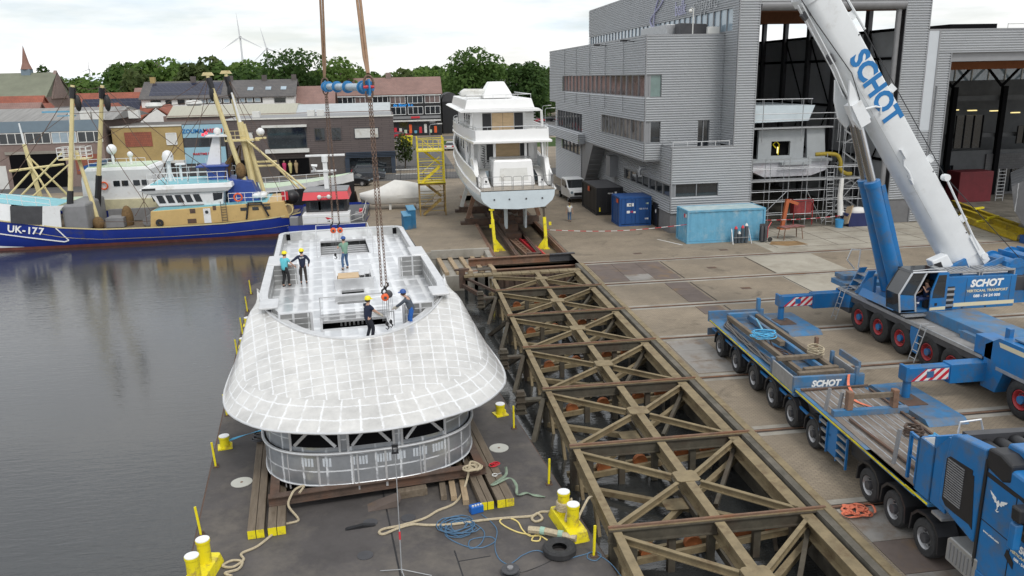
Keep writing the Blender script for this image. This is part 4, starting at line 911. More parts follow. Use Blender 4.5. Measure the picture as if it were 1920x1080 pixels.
for q,nm in ((SN-ax*.12,'near'),(SF+ax*.12,'far')):
    shackle('lifting_shackle',f'large rusty shackle above the {nm} end of the spreader beam',q+V((0,0,.12)),1,.17,M['chain'])
    shackle('lifting_shackle',f'rusty shackle under the {nm} end of the spreader beam',q+V((0,0,-.16)),-1,.13,M['chain'])
    d=(HOOK-q).normalized()
    for k,dx in enumerate((-.05,.05)):
        tag(MB().tube([q+V((dx*.3,0,.5)),q+V((dx,0,0))+d*1.2,HOOK+V((dx*3,0,0))],.055,8).build('lifting_sling',M['sling'],None,True),f'brown round sling rising from the {nm} end of the spreader beam, ' + ('waterside strand' if k == 0 else 'quayside strand'),'sling')
def chain(name,label,p,q,r=.017,link=.11,parent=None,m=None):
    p,q=V(p),V(q);d=(q-p);n_=int(d.length/link);d.normalize();s=d.orthogonal().normalized();s2=d.cross(s);b=MB()
    for i in range(n_):
        c=p+d*(link*(i+.5));a_=s if i % 2 else s2;w,h=.042,link*.62
        b.tube([c+d*h+a_*w*.5,c+d*h-a_*w*.5,c-a_*w+d*h*.4,c-a_*w-d*h*.4,c-d*h-a_*w*.5,c-d*h+a_*w*.5,c+a_*w-d*h*.4,c+a_*w+d*h*.4],r,4,closed=True)
    return tag(b.build(name,m or M['chain'],parent),label,'chain') if label else b.build(name,m or M['chain'],parent)
def hoist(label,p,col_,cat='chain hoist',fallz=DK+.35):
    p=V(p);t=thing('chain_hoist',label,cat,tuple(p),R(10));b=MB()
    b.tube([(0,0,.42),(0,0,.3),(-.09,0,.24),(-.11,0,.14),(-.05,0,.07),(.05,0,.09)],[.03,.04,.045,.04,.035,.02],8);b.build('top_hook',M['black'],t,True)
    b=MB();b.lathe([(0,-.12),(.11,-.12),(.15,-.09),(.15,.06),(.11,.09),(0,.09)],(0,0,-.05),18,'y');b.build('hoist_body',col_,t,True)
    b=MB();b.lathe([(0,-.15),(.06,-.15),(.06,.12),(0,.12)],(0,0,-.05),12,'y');b.build('hub',M['darkgrey'],t)
    for dx in (-.1,-.04,.06,.12): b=MB();b.tube([(dx,0,-.1),(dx*1.3,.02,fallz-p.z+.12)],.009,5);b.build('fall_chain',M['steel'],t)
    b=MB();b.sphere((.02,0,fallz-p.z),.07,10,1.4);b.tube([(.02,0,fallz-p.z-.05),(.09,0,fallz-p.z-.16),(.03,0,fallz-p.z-.24),(-.04,0,fallz-p.z-.18)],[.03,.03,.026,.015],8);b.build('bottom_hook',M['black'],t,True);return t
NB,FB=V((-.93,31.2,4.62)),V((-3.55,43.4,5.25))
for k,dx in enumerate((-.05,.14)):
    chain('load_chain','rusty load chain from the near spreader end to the orange hoist, ' + ('outer of the two' if k == 0 else 'inner of the two'),SN-ax*.12+V((dx*.4,0,-.4)),NB+V((dx,.05*k,.38)),.018,.13)
    chain('load_chain','rusty load chain from the far spreader end to the red hoists, ' + ('outer of the two' if k == 0 else 'inner of the two'),SF+ax*.12+V((dx*.4,0,-.4)),FB+V((dx*1.8-.1,.02,.38)),.018,.13)
hoist('orange chain hoist with black hooks hanging between the two front workers',NB+V((.05,0,0)),M['orange']);hoist('second black hook of the front hoist pair, hanging behind the orange body',NB+V((.2,.25,.05)),M['darkgrey'])
hoist('red chain hoist of the rear pair, on the waterside',FB+V((-.2,0,-.05)),M['orange'],fallz=DK+.7);hoist('red chain hoist of the rear pair, nearest the person in green',FB+V((.16,0,-.05)),M['orange'],fallz=DK+.3)
# ================================================================ mobile crane
CR=wthing('mobile_crane','large blue and white telescopic mobile crane parked on the quay','crane',(24.2,34.2,0))
M['deckgrey']=mat('crane_deck_grey',(.27,.265,.26),.7,var=.15,scale=2,dirt=(.18,.17,.16),dirt_amt=.35)
def wheel(parent,c,r,w,rimm,sx=-1,dual=False,hubm=None,rr=.55):
    b=MB();x0=c[0]
    prof=[(r*.56,0),(r*.62,-.02*sx*-1),(r*.9,.0),(r*.985,.05),(r,.11),(r,w-.1),(r*.97,w),(r*.5,w)]
    b.lathe([(q,-sx*z) for q,z in prof],c,30,'x');o=b.build('wheel',M['rubber'],parent,True)
    b=MB();R_=r*rr
    b.lathe([(R_*1.05,-sx*.0),(R_,sx*.01),(R_*.9,-sx*.02),(R_*.8,-sx*.14),(R_*.5,-sx*.17),(R_*.42,-sx*.1),(0,-sx*.1)],c,24,'x');b.build('rim',rimm,o,True)
    b=MB();b.cyl((c[0]+sx*-.15,c[1],c[2]),(c[0]+sx*.03,c[1],c[2]),R_*.42,n=14)
    b.build('hub',hubm or rimm,o,True)
    b=MB()
    for k in range(10):
        a=2*math.pi*k/10;y,z=c[1]+R_*.62*math.cos(a),c[2]+R_*.62*math.sin(a);b.cyl((c[0]-sx*.16,y,z),(c[0]-sx*.12,y,z),.035,n=6)
    b.build('wheel_nuts',M['darkgrey'],o);return o
WY=[36.2,34.5,32.75,30.75,29.1,25.2,23.5,21.8]
for y in WY:
    wheel(CR,(22.72,y,.76),.76,.42,M['redrim'],-1,hubm=M['blue'],rr=.5);wheel(CR,(25.78,y,.76),.76,.42,M['redrim'],1,hubm=M['blue'],rr=.5)
b=MB();b.box(23.2,18,.55,25.3,38.6,1.45);b.build('chassis',M['darkgrey'],CR)
b=MB();b.box(22.78,27.4,1.68,25.72,38.4,1.78);b.build('carrier_deck',M['deckgrey'],CR)
b=MB();b.box(22.70,27.4,1.64,22.79,38.3,1.80);b.build('deck_edge',M['steel'],CR)
b=MB();b.box(22.74,27.6,1.35,22.83,38.1,1.64)
for y0,y1 in ((37.1,38.2),): b.box(22.73,y0,.7,22.85,y1,1.5)
b.build('side_skirt',M['darkgrey'],CR)
def ypoly(name,pts,x0,x1,m,parent,bevel=0):
    return MB().prism(pts,lambda a,c,t: (t,a,c),x0,x1).build(name,m,parent,bevel=bevel)
ypoly('side_panel',[(32.0,1.6),(31.45,1.6),(31.35,.45),(31.75,.45),(32.0,1.2)],22.7,23.0,M['blue'],CR)
ypoly('side_panel',[(38.5,1.7),(37.0,1.66),(37.1,1.0),(38.4,.7)],22.7,23.3,M['blue'],CR)
b=MB();b.box(23.6,27.3,1.78,25.55,31.7,2.3);b.prism([(31.7,1.79),(31.7,2.3),(33.0,1.9),(33.0,1.79)],lambda a,c,t: (t,a,c),23.6,25.55);b.build('carrier_box',M['bluedirty'],CR,bevel=.03)
b=MB();b.box(23.35,27.5,1.78,23.6,29.6,2.1);b.box(23.45,29.4,1.9,23.6,29.9,2.02);b.build('carrier_ledge',M['bluedirty'],CR)
# rear body with stripe, right of the second outrigger
ypoly('body_side',[(27.3,.55),(27.3,2.3),(26.6,2.75),(17,2.8),(17,1.5),(26.2,1.45),(26.5,.55)],22.7,25.75,M['blue'],CR)
b=MB();b.box(22.69,17,1.46,22.72,26.6,1.6);b.build('deck_edge',M['steel'],CR)
ypoly('cream_stripe',[(26.5,2.42),(26.6,2.6),(17,2.62),(17,2.42)],22.69,22.7,M['cream'],CR)
b=MB();b.box(23.0,17,2.8,25.6,26.2,2.86);b.build('carrier_box',M['bluedirty'],CR)
b=MB();b.box(22.7,26.9,1.75,23.5,27.9,2.55);b.box(23.1,26.6,2.5,23.3,26.85,3.1);b.build('outrigger_box',M['blue'],CR,bevel=.02)
# outriggers
def outrigger(y,z0,name):
    b=MB();b.box(21.2,y-.28,z0+.78,23.4,y+.28,z0+1.58);b.build('outrigger_housing',M['blue'],CR,bevel=.02)
    b=MB();b.box(19.35,y-.22,z0+.95,21.3,y+.22,z0+1.52);b.box(19.3,y-.25,z0+1.0,19.42,y+.25,z0+1.6);o=b.build('outrigger_beam',M['blue'],CR,bevel=.015)
    ypl=[(19.55,.98),(21.15,.98),(21.15,1.45),(20.15,1.45)]
    b=MB();b.prism(ypl,lambda a,c,t: (a,y-.222-t,z0+c),0,.008);b.build('warning_stripes',M['hazard'],o)
    b=MB();b.box(20.2,y-.245,z0+1.1,20.5,y-.231,z0+1.36);b.build('sign_plate',M['blue'],o)
    b=MB();b.cyl((19.55,y,z0+.25),(19.55,y,z0+.98),.16,n=16);b.build('jack',M['blue'],o,True);b=MB();b.cyl((19.55,y,.22),(19.55,y,z0+.5),.1,n=14);b.build('jack_rod',M['chrome'],o,True)
    b=MB();b.lathe([(.0,.24),(.2,.24),(.38,.16),(.38,.12),(0,.12)],(19.55,y,.02),18);b.build('jack_foot',M['darkgrey'],o)
M['hazard']=stripemat('hazard_stripes',(.72,.70,.68),(.55,.02,.04),.38,(1,0,-1.1),.5)
outrigger(38.25,0,'far');outrigger(27.4,0,'near')
def plate(label,x0,y0,x1,y1):
    t=wthing('outrigger_mat',label,'outrigger mat',((x0+x1)/2,(y0+y1)/2,0),'steel mats under the crane feet')
    b=MB();c=.35;b.loft([[(x0,y0+c*.2,.005),(x1,y0+c*.2,.005),(x1,y1-c*.2,.005),(x0,y1-c*.2,.005)],[(x0,y0+c,.2),(x1,y0+c,.2),(x1,y1-c,.2),(x0,y1-c,.2)]],closed=True,cap=True);b.build('plate',M['bluedirty'],t,bevel=.015)
    b=MB();b.box(19.1,(y0+y1)/2-.55,.2,20.0,(y0+y1)/2+.55,.225);b.build('wear_plate',M['rustdark'],t);return t
plate('worn blue steel mat under the farther crane outrigger',19.0,35.9,20.75,39.8);plate('worn blue steel mat under the nearer crane outrigger, beside the trailer',19.0,25.0,20.65,29.3)
for y,lb in ((37.55,'far'),(30.95,'near')):
    t=wthing('access_ladder',f'aluminium ladder hooked on the crane deck, the {lb} of the two','ladder',(22.4,y,0),'ladders on the crane');b=MB()
    for dy in (-.2,.2): b.tube([(22.15,y+dy,.3),(22.6,y+dy,1.95),(22.95,y+dy,1.93)],.025,6)
    b.build('rails',M['steel'],t)
    for k in range(5): b=MB();f=(k+.5)/5;b.tube([(22.15+.45*f,y-.2,.3+1.65*f),(22.15+.45*f,y+.2,.3+1.65*f)],.02,6);b.build('rung',M['steel'],t)
# slewing superstructure
b=MB();b.cyl((24.3,34.3,1.78),(24.3,34.3,2.05),1.0,n=28);b.build('slew_ring',M['darkgrey'],CR)
NYF=32.65
b=MB();b.prism([(22.4,2.05),(29.2,2.05),(29.2,2.6),(22.6,2.4)],lambda a,c,t: (a,t,c),33.0,35.9);b.build('slew_platform',M['blue'],CR)
b=MB();b.prism([(24.62,2.02),(28.3,2.02),(28.3,3.55),(24.62,3.62)],lambda a,c,t: (a,t,c),NYF,33.6);eng=b.build('engine_housing',M['blue'],CR,bevel=.03)
b=MB()
for x in (25.75,27.45,28.0): b.box(x-.008,NYF-.004,2.1,x+.008,NYF-.001,3.5)
b.build('panel_gap',M['black'],eng)
b=MB();b.box(25.2,NYF-.006,2.16,28.3,NYF-.002,2.34);b.build('cream_stripe',M['cream'],eng)
b=MB();b.box(24.72,NYF-.02,2.1,25.15,NYF-.001,3.15);g=b.build('grille',M['black'],eng)
for k in range(4): b=MB();b.box(24.7,NYF-.03,2.2+.26*k,25.17,NYF-.015,2.31+.26*k);b.build('grille_slat',M['steel'],g)
for x in (25.6,26.8): b=MB();b.box(x,NYF-.004,2.06,x+.1,NYF-.001,2.12);b.build('latch',M['black'],eng)
text('lettering','SCHOT',.46,M['whitesign'],eng,(26.75,NYF-.006,3.22),(1,0,0),(0,0,1),.004,.022,.18,sx=1.05)
text('lettering','VERTICAAL TRANSPORT',.165,M['cream'],eng,(26.85,NYF-.006,2.87),(1,0,0),(0,0,1),.004,.006,sx=1.15)
text('lettering','088 - 54 24 000',.185,M['whitesign'],eng,(26.85,NYF-.006,2.62),(1,0,0),(0,0,1),.004,.006,sx=1.15)
b=MB()
for x0 in (24.75,26.55):
    for k in range(7): b.beam((x0+.1+k*.24,32.75,3.78),(x0+.1+k*.24,33.55,3.78),.16,.03)
    for y in (32.72,33.58): b.beam((x0,y,3.8),(x0+1.65,y,3.8),.04,.09)
    for x in (x0,x0+1.65): b.beam((x,32.72,3.62),(x,33.58,3.62),.06,.3)
b.build('roof_walkway',M['steel'],CR)
b=MB();b.tube([(25.6,32.9,3.66),(27.9,32.9,3.66)],.11,10);b.build('exhaust',M['chrome'],CR,True)
# cab
def xz(name,pts,y0,y1,m,parent,bevel=0): return MB().prism(pts,lambda a,c,t: (a,t,c),y0,y1).build(name,m,parent,bevel=bevel)
CB=xz('cab',[(22.45,2.08),(24.55,2.0),(24.55,2.12),(22.5,2.2)],32.5,33.55,M['blue'],CR)
M['cabin']=mat('cab_interior',(.035,.036,.04),.8,var=.2)
xz('cab_back',[(24.45,2.1),(24.6,2.1),(24.55,3.95),(24.45,3.95)],32.5,33.55,M['blue'],CB)
xz('cab_far_side',[(22.4,2.1),(24.5,2.1),(24.5,3.95),(22.85,3.95),(22.3,3.0)],33.5,33.55,M['cabin'],CB)
xz('cab_roof',[(22.8,3.92),(24.6,3.9),(24.58,3.99),(22.85,4.02)],32.48,33.58,M['glass'],CB)
xz('lower_panel',[(22.42,2.1),(23.2,2.1),(23.1,2.85),(22.3,2.95)],32.5,32.56,M['blue'],CB)
xz('windscreen',[(22.3,2.95),(22.42,2.1),(22.45,2.1),(22.34,2.95),(22.9,3.93),(22.86,3.95)],32.55,33.5,M['glass'],CB)
xz('corner_glass',[(22.33,2.96),(23.1,2.86),(23.2,3.0),(23.6,3.85),(22.9,3.92)],32.51,32.54,M['glass'],CB)
b=MB();b.tube([(22.42,32.5,2.1),(22.3,32.5,2.95),(22.86,32.5,3.95)],.045,6);b.tube([(23.2,32.49,2.1),(23.08,32.49,2.9),(23.55,32.49,3.9)],.045,6);b.tube([(22.85,32.49,3.96),(24.55,32.49,3.93)],.045,6);b.tube([(22.85,32.49,4.05),(23.7,32.49,4.08),(24.4,32.55,4.05)],.02,6);b.build('cab_frame',M['alu_tube'],CB,True)
d=xz('door',[(23.82,2.05),(24.62,2.05),(24.62,3.9),(24.1,3.9),(23.8,3.0)],32.40,32.46,M['blue'],CB)
xz('door_window',[(23.9,2.72),(24.5,2.72),(24.5,3.8),(24.12,3.8),(23.92,3.1)],32.388,32.40,M['glass'],d)
xz('cream_stripe',[(23.82,2.14),(24.6,2.14),(24.6,2.3),(23.82,2.27)],32.388,32.40,M['cream'],d)
b=MB();b.box(24.05,32.385,2.35,24.17,32.40,2.48);b.build('handle',M['black'],d)
b=MB();b.box(22.55,32.25,1.92,24.6,32.6,1.99);b.build('cab_step',M['steel'],CB)
b=MB();b.box(23.85,32.75,2.15,24.4,33.3,2.55);b.box(24.25,32.75,2.55,24.45,33.3,3.35);b.build('operator_seat',M['cabin'],CB)
op=thing('person','person in dark blue workwear sitting at the controls inside the crane cab','person',(24.05,33.0,2.05),R(90))
skinmesh('body',[(0,0,.55),(0,.05,.85),(0,.02,1.05),(0,.06,1.2),(0,.08,1.3),(0,.16,1.2),(-.19,0,1.02),(-.26,.22,.85),(-.05,.28,1.12),(.19,0,1.02),(.25,.15,.78),(.15,.4,.72),(-.1,.05,.5),(-.12,.5,.52),(-.12,.55,.12),(.1,.05,.5),(.12,.5,.52),(.12,.55,.12)],[(0,1),(1,2),(2,3),(3,4),(3,5),(2,6),(6,7),(7,8),(2,9),(9,10),(10,11),(0,12),(12,13),(13,14),(0,15),(15,16),(16,17)],[.13,.13,.12,.05,.09,.03,.06,.045,.035,.06,.045,.035,.09,.07,.05,.09,.07,.05],M['skin'],op)
skinmesh('shirt',[(0,0,.5),(0,.05,.85),(0,.02,1.05),(-.19,0,1.02),(-.24,.14,.92),(.19,0,1.02),(.24,.1,.88)],[(0,1),(1,2),(2,3),(3,4),(2,5),(5,6)],[.155,.155,.15,.085,.065,.085,.065],cl('work_blue',(.02,.045,.13)),op)
skinmesh('trousers',[(0,0,.55),(-.1,.05,.5),(-.12,.5,.52),(-.12,.55,.14),(.1,.05,.5),(.12,.5,.52),(.12,.55,.14)],[(0,1),(1,2),(2,3),(0,4),(4,5),(5,6)],[.16,.11,.09,.07,.11,.09,.07],cl('work_trousers',(.025,.05,.15)),op)
b=MB();b.sphere((0,.05,1.33),.1,10,1,6);b.build('hair',cl('hair_brown',(.06,.04,.025)),op,True)
b=MB();b.lathe([(.085,0),(.09,.08)],(-.12,.53,.32),10);b.lathe([(.085,0),(.09,.08)],(.12,.53,.32),10);b.build('reflective_band',M['white'],op)
# steps in front of the cab
b=MB();b.prism([(22.9,1.8),(23.3,1.8),(23.9,2.95),(23.5,2.95)],lambda a,c,t: (a,t,c),36.9,36.98);b.build('step_cheek',M['blue'],CR);b=MB();b.prism([(22.9,1.8),(23.3,1.8),(23.9,2.95),(23.5,2.95)],lambda a,c,t: (a,t,c),37.7,37.78);s_=b.build('deck_steps',M['blue'],CR)
for k in range(3): b=MB();b.box(22.95+.2*k,36.98,1.98+.33*k,23.3+.2*k,37.7,2.03+.33*k);b.build('tread',M['steel'],s_)
b=MB();b.tube([(23.4,37.74,2.95),(23.45,37.74,3.9),(22.95,37.74,3.95),(22.75,37.74,3.4),(23.2,37.74,2.9)],.035,8);b.build('hand_rail',M['alu_tube'],CR,True)
b=MB();b.box(22.9,37.9,1.78,25.7,39.4,2.05);b.box(23.2,38.6,2.05,25.7,39.6,2.3);b.box(23.0,35.2,1.8,23.9,37.0,2.2);b.build('front_platform',M['bluedirty'],CR,bevel=.02)
ypoly('gusset',[(35.0,2.0),(36.6,2.0),(35.4,3.0),(35.0,3.2)],22.6,22.75,M['blue'],CR)
# boom: lower foot at the right, leaning left over the cab
BD=V((-.574,0,.819)).normalized();BN=V((-BD.z,0,BD.x)).normalized()
BF=V((26.75,34.5,3.75))
def bsec(n_half,w,rnd):
    return [(-n_half,-w*.55),(-n_half*.94,-w*.8),(-n_half*.8,-w),(n_half*.35,-w),(n_half*.72,-w*.82),(n_half*.95,-w*.45),(n_half,0),(n_half*.95,w*.45),(n_half*.72,w*.82),(n_half*.35,w),(-n_half*.8,w),(-n_half*.94,w*.8),(-n_half,w*.55)]
def bpt(s,a,y): return BF+BD*s+BN*a+V((0,y,0))
def boomsec(name,s0,s1,nh,w):
    b=MB();b.loft([[bpt(s,a,y) for a,y in bsec(nh,w,0)] for s in (s0,s1)],closed=True,cap=True);return b.build(name,M['cranewhite'],CR,True)
bm=boomsec('boom_base',.35,15.7,.76,.66)
b=MB();b.prism([(-.76,.35),(.7,.5),(.55,-.2),(.1,-.75),(-.5,-.8),(-.76,-.3)],lambda a,c,t: bpt(c,a,t),-.6,.6);b.build('boom_foot',M['cranewhite'],bm,bevel=.04)
for s0 in (15.0,15.55): b=MB();b.loft([[bpt(s,a,y) for a,y in bsec(.84,.73,0)] for s in (s0,s0+.35)],closed=True,cap=True);b.build('boom_collar',M['cranewhite'],bm,True)
boomsec('boom_section',15.7,24,.68,.58);boomsec('boom_section',24,36,.6,.5);boomsec('boom_section',36,47.5,.52,.43)
b=MB();b.prism([(-.3,47.2),(.9,47.6),(1.2,48.3),(.8,49),(-.3,48.8)],lambda a,c,t: bpt(c,a,t),-.35,.35);b.build('boom_head',M['blue'],CR)
b=MB()
for k in range(4): b.cyl(bpt(48.3,.8,-.3+.2*k),bpt(48.3,.8,-.2+.2*k),.38,n=18)
b.build('sheave',M['darkgrey'],CR)
hb=wthing('hook_block','blue crane hook block carrying the two slings','hook block',tuple(HOOK));b=MB();b.prism([(-.5,0),(.5,0),(.62,.8),(.4,1.5),(-.4,1.5),(-.62,.8)],lambda a,c,t: HOOK+V((a,t,c+.35)),-.2,.2);b.build('block',M['blue'],hb,bevel=.04)
b=MB();b.tube([HOOK+V((0,0,.4)),HOOK+V((0,0,.1)),HOOK+V((.22,0,-.1)),HOOK+V((.12,0,-.32)),HOOK+V((-.12,0,-.25))],[.08,.09,.09,.08,.05],8);b.build('hook',M['black'],hb,True)
for k in range(4): tag(MB().tube([HOOK+V((-.35+.23*k,0,1.7)),bpt(48.3,1.18,-.25+.17*k)],.014,5).build('hoist_rope',M['black']),'steel hoist rope running from the boom head down to the hook block','wire rope','hoist ropes')
# lettering runs down the boom's near side
text('boom_lettering','SCHOT',1.25,M['bluesign'],bm,bpt(10.15,-.12,-.669),-BD,-BN,.006,.05,0,sx=.88)
b=MB()
for s,a in ((3.2,.5),(6.5,.5),(9.2,.5)): b.beam(bpt(s,a,-.6),bpt(s+2.6,a,-.6),.012,.012)
b.build('boom_weld',M['steel'],bm)
for s in (1.6,5.2,8.9,12.6): b=MB();b.cyl(bpt(s,-.6,-.64),bpt(s,-.6,-.672),.035,n=10);b.build('boom_port',M['black'],bm)
# fittings on the boom
for s in (2.2,5.7,9.6,13.4): b=MB();b.beam(bpt(s,-.75,-.3),bpt(s+.02,-1.05,-.35),.25,.1);b.beam(bpt(s,-.74,-.45),bpt(s+.05,-.98,-.5),.05,.35);b.build('rope_guide',M['cranewhite'],bm)
b=MB();b.tube([bpt(.5,-.72,-.72),bpt(4.6,-.95,-.72)],.05,8);b.tube([bpt(12.6,-1.0,-.55),bpt(16,-.95,-.45)],.05,8);b.cyl(bpt(4.6,-.95,-.85),bpt(4.6,-.95,-.55),.16,n=12);b.build('guy_link',M['cranewhite'],bm,True)
b=MB();b.prism([(-.95,-.5),(-.6,-.55),(-.6,1.1),(-.78,1.2)],lambda a,c,t: bpt(c+.2,a,t-.7),-.04,.08);b.cyl(bpt(.05,-.78,-.8),bpt(.05,-.78,-.6),.16,n=12);b.build('boom_pivot_lug',M['cranewhite'],bm)
b=MB();b.prism([(.7,0),(1.5,.2),(1.6,-.35),(1.2,-.8),(.7,-.7)],lambda a,c,t: bpt(1.3+c,a,t),-.75,-.25);fb=b.build('boom_bracket',M['cranewhite'],bm,bevel=.05)
b=MB();b.prism([(1.15,-.1),(1.5,.02),(1.5,-.35),(1.2,-.5)],lambda a,c,t: bpt(1.3+c,a,t),-.765,-.752);b.build('bracket_recess',M['black'],fb)
b=MB();b.box(0,0,0,.01,.01,.01);b=MB();b.beam(bpt(6.6,.25,-.67),bpt(7.1,.25,-.67),.3,.06);b.tube([bpt(6.6,.3,-.7),bpt(6.3,.45,-.7),bpt(5.9,.4,-.7),bpt(5.5,.45,-.7)],.05,6);b.beam(bpt(5.6,.5,-.66),bpt(5.3,.5,-.66),.22,.05);b.build('boom_bracket',M['cranewhite'],bm)
# cable and hydraulic fittings on the under side
b=MB();b.prism([(.7,9.2),(1.35,9.0),(1.45,9.6),(1.2,10.4),(.7,11.2)],lambda a,c,t: bpt(c,a,t),-.7,-.58);b.prism([(.7,9.2),(1.35,9.0),(1.45,9.6),(1.2,10.4),(.7,11.2)],lambda a,c,t: bpt(c,a,t),.5,.62);b.beam(bpt(9.1,1.1,-.5),bpt(10.2,1.0,-.5),.7,.5);cl_=b.build('cylinder_lug',M['cranewhite'],bm)
b=MB();b.beam(bpt(12.2,.85,-.3),bpt(12.6,.85,-.3),.3,.25);b.beam(bpt(14.5,.85,-.35),bpt(14.8,.9,-.35),.2,.3);b.build('valve_block',M['darkgrey'],bm)
b=MB()
for a,y in ((.9,-.55),(1.0,-.35),(.86,-.45)): b.tube([bpt(10.6,a+.15,y),bpt(12,a,y),bpt(15.2,a*.92,y)],.03,6)
b.build('hydraulic_pipe',M['cranewhite'],bm,True)
b=MB();b.tube([bpt(16.2,.8,-.5),bpt(14.2,.75,-.66),bpt(11.4,.5,-.72),bpt(10.0,.8,-.74),bpt(9.6,1.15,-.7)],.02,6);b.build('hydraulic_hose',M['black'],bm,True)
b=MB();b.tube([bpt(9.7,.75,-.74),bpt(9.5,.3,-.74),bpt(9.3,.1,-.72),bpt(9.05,.25,-.7)],.05,8);b.build('hydraulic_pipe',M['cranewhite'],bm,True)
for k,y in enumerate((34.15,34.95)):
    b0,t0=V((23.35,y,2.55)),V((20.35+.25*k,y,11.15));dd=(t0-b0).normalized();ln=(t0-b0).length
    b=MB();b.cyl(b0,b0+dd*(ln*.61),.33,n=22);ba=b.build('lift_cylinder',M['blue'],CR,True)
    b=MB();b.cyl(b0+dd*(ln*.6),b0+dd*(ln*.63),.36,n=22);b.build('gland',M['blue'],ba,True)
    b=MB();b.cyl(b0+dd*(ln*.62),t0-dd*.1,.2,n=20);b.build('rod',M['chrome'],ba,True)
    b=MB();b.cyl(t0+V((0,-.24,0)),t0+V((0,.1,0)),.26,n=18);e=b.build('rod_eye',M['cranewhite'],ba,True);b=MB();b.cyl(t0+V((0,-.27,0)),t0+V((0,-.23,0)),.13,n=14);b.build('pin',M['darkgrey'],e)
b=MB();b.beam((23.6,33.95,2.8),(21.9,33.95,7.8),.06,.2);b.build('cylinder_bracket',M['blue'],CR)
# winches and counterweight behind
b=MB();b.box(28.4,33.2,2.05,31.0,36.5,3.3);b.box(29.3,32.6,2.2,31.2,33.2,3.2);b.build('counterweight',M['darkgrey'],CR,bevel=.04)
for x,r in ((28.9,.38),(29.9,.42),(31.0,.35)):
    b=MB();b.lathe([(0,-1.2),(r*1.3,-1.2),(r*1.3,-1.1),(r,-1.1),(r,.5),(r*1.3,.5),(r*1.3,.6),(0,.6)],(x,34.6,3.55+.1*(x-28)),18,'y');b.build('winch_drum',M['blue'],CR,True)
b=MB()
for x in (28.2,29.4,30.4,31.3): b.box(x,33.3,3.2,x+.12,35.4,4.0+.1*(x-28))
b.beam((28,33.4,3.6),(32,33.4,4.3),.1,.2);b.build('winch_frame',M['blue'],CR)
b=MB();b.tube([(29.3,33.6,3.9),bpt(4.6,-1.0,-.6),bpt(13.0,-1.02,-.4),bpt(16,-.9,-.3)],.02,6);b.build('winch_rope',M['black'],CR)
b=MB();b.beam((27.0,33.6,3.6),(28.3,33.6,4.1),.1,.25);b.beam((25.3,33.75,3.3),(26.5,33.8,3.9),.2,.6);b.build('boom_cheek',M['blue'],CR)

# ================================================================ trailer and truck
TR=R(-2.8);TLOC=(13.6,18.0,0)
tr=thing('flatbed_trailer','long blue six axle ballast trailer loaded with beams and steel cable','trailer',TLOC,TR)
M['deckplank']=mat('trailer_planks',(.17,.14,.115),.8,var=.25,scale=3,stretch=(9,1,1),dirt=(.26,.25,.24),dirt_amt=.25,dscale=.9)
for y in (16.0,13.9,11.85,9.95,8.15,6.35):
    wheel(tr,(.02,y,.53),.53,.34,M['rim'],-1,rr=.6,hubm=M['darkgrey']);wheel(tr,(2.73,y,.53),.53,.34,M['rim'],1,rr=.6,hubm=M['darkgrey'])
    b=MB();b.tube([(.18,y-.63,.55),(.18,y-.58,.9),(.18,y-.35,1.13),(.18,y,1.2),(.18,y+.35,1.13),(.18,y+.58,.9),(.18,y+.63,.55)],.05,6)
    pr=[(-.66,.5),(-.6,.92),(-.36,1.16),(0,1.23),(.36,1.16),(.6,.92),(.66,.5),(.6,.5),(.55,.88),(.33,1.1),(0,1.17),(-.33,1.1),(-.55,.88),(-.6,.5)]
    b.prism(pr,lambda a,c,t: (t,y+a,c),.0,.5);b.build('mudguard',M['black'],tr)
b=MB();b.box(.45,5.2,.75,.85,17.5,1.25);b.box(1.9,5.2,.75,2.3,17.5,1.25);b.box(.45,.3,1.2,.85,8,1.5);b.box(1.9,.3,1.2,2.3,8,1.5);b.build('chassis_beam',M['darkgrey'],tr)
b=MB();b.box(.05,8.0,1.25,2.7,17.6,1.38);b.build('rear_deck',M['bluedirty'],tr)
b=MB();b.box(.05,.3,1.46,2.7,8.0,1.6);b.build('front_deck',M['bluedirty'],tr)
b=MB()
for k in range(8): b.box(.2+.3*k,.5,1.6,.44+.3*k,7.9,1.625)
b.build('deck_planks',M['deckplank'],tr)
b=MB()
for k in range(7): b.box(.445+.3*k,.5,1.6,.495+.3*k,7.9,1.628)
b.build('tie_rail',M['steel'],tr)
for y0,y1,z in ((8.2,17.5,1.3),(.35,7.9,1.51)):
    b=MB();b.box(.035,y0,z,.049,y1,z+.055);b.build('reflective_strip',M['yellowsafe'],tr)
b=MB();b.box(.1,5.2,.95,.18,17.3,1.03);b.build('side_guard',M['blue'],tr)
b=MB();b.box(.06,8.2,1.38,.12,10.2,1.95);b.build('side_board',M['steel'],tr);b=MB();b.box(2.63,8.2,1.38,2.69,10.2,1.95);b.build('side_board',M['steel'],tr)
b=MB();b.box(.02,8.05,1.4,2.75,8.2,2.0);hb_=b.build('front_bulkhead',M['bluedirty'],tr,bevel=.015)
text('lettering','SCHOT',.33,M['whitesign'],hb_,(1.25,8.042,1.7),(1,0,0),(0,0,1),.004,.016,.2)
b=MB();b.box(.0,17.55,1.25,2.75,17.68,1.75);b.box(2.4,17.5,1.7,2.55,17.7,2.3);b.box(.0,17.6,.55,2.7,17.66,.9);b.build('tail_board',M['bluedirty'],tr)
for x,y,h,m in ((2.6,10.3,.75,'bluedirty'),(2.55,11.6,.9,'rust'),(.1,10.2,.65,'bluedirty'),(2.45,8.1,.9,'bluedirty')): b=MB();b.box(x-.06,y-.08,1.38,x+.06,y+.08,1.38+h);b.build('stake',M[m],tr)
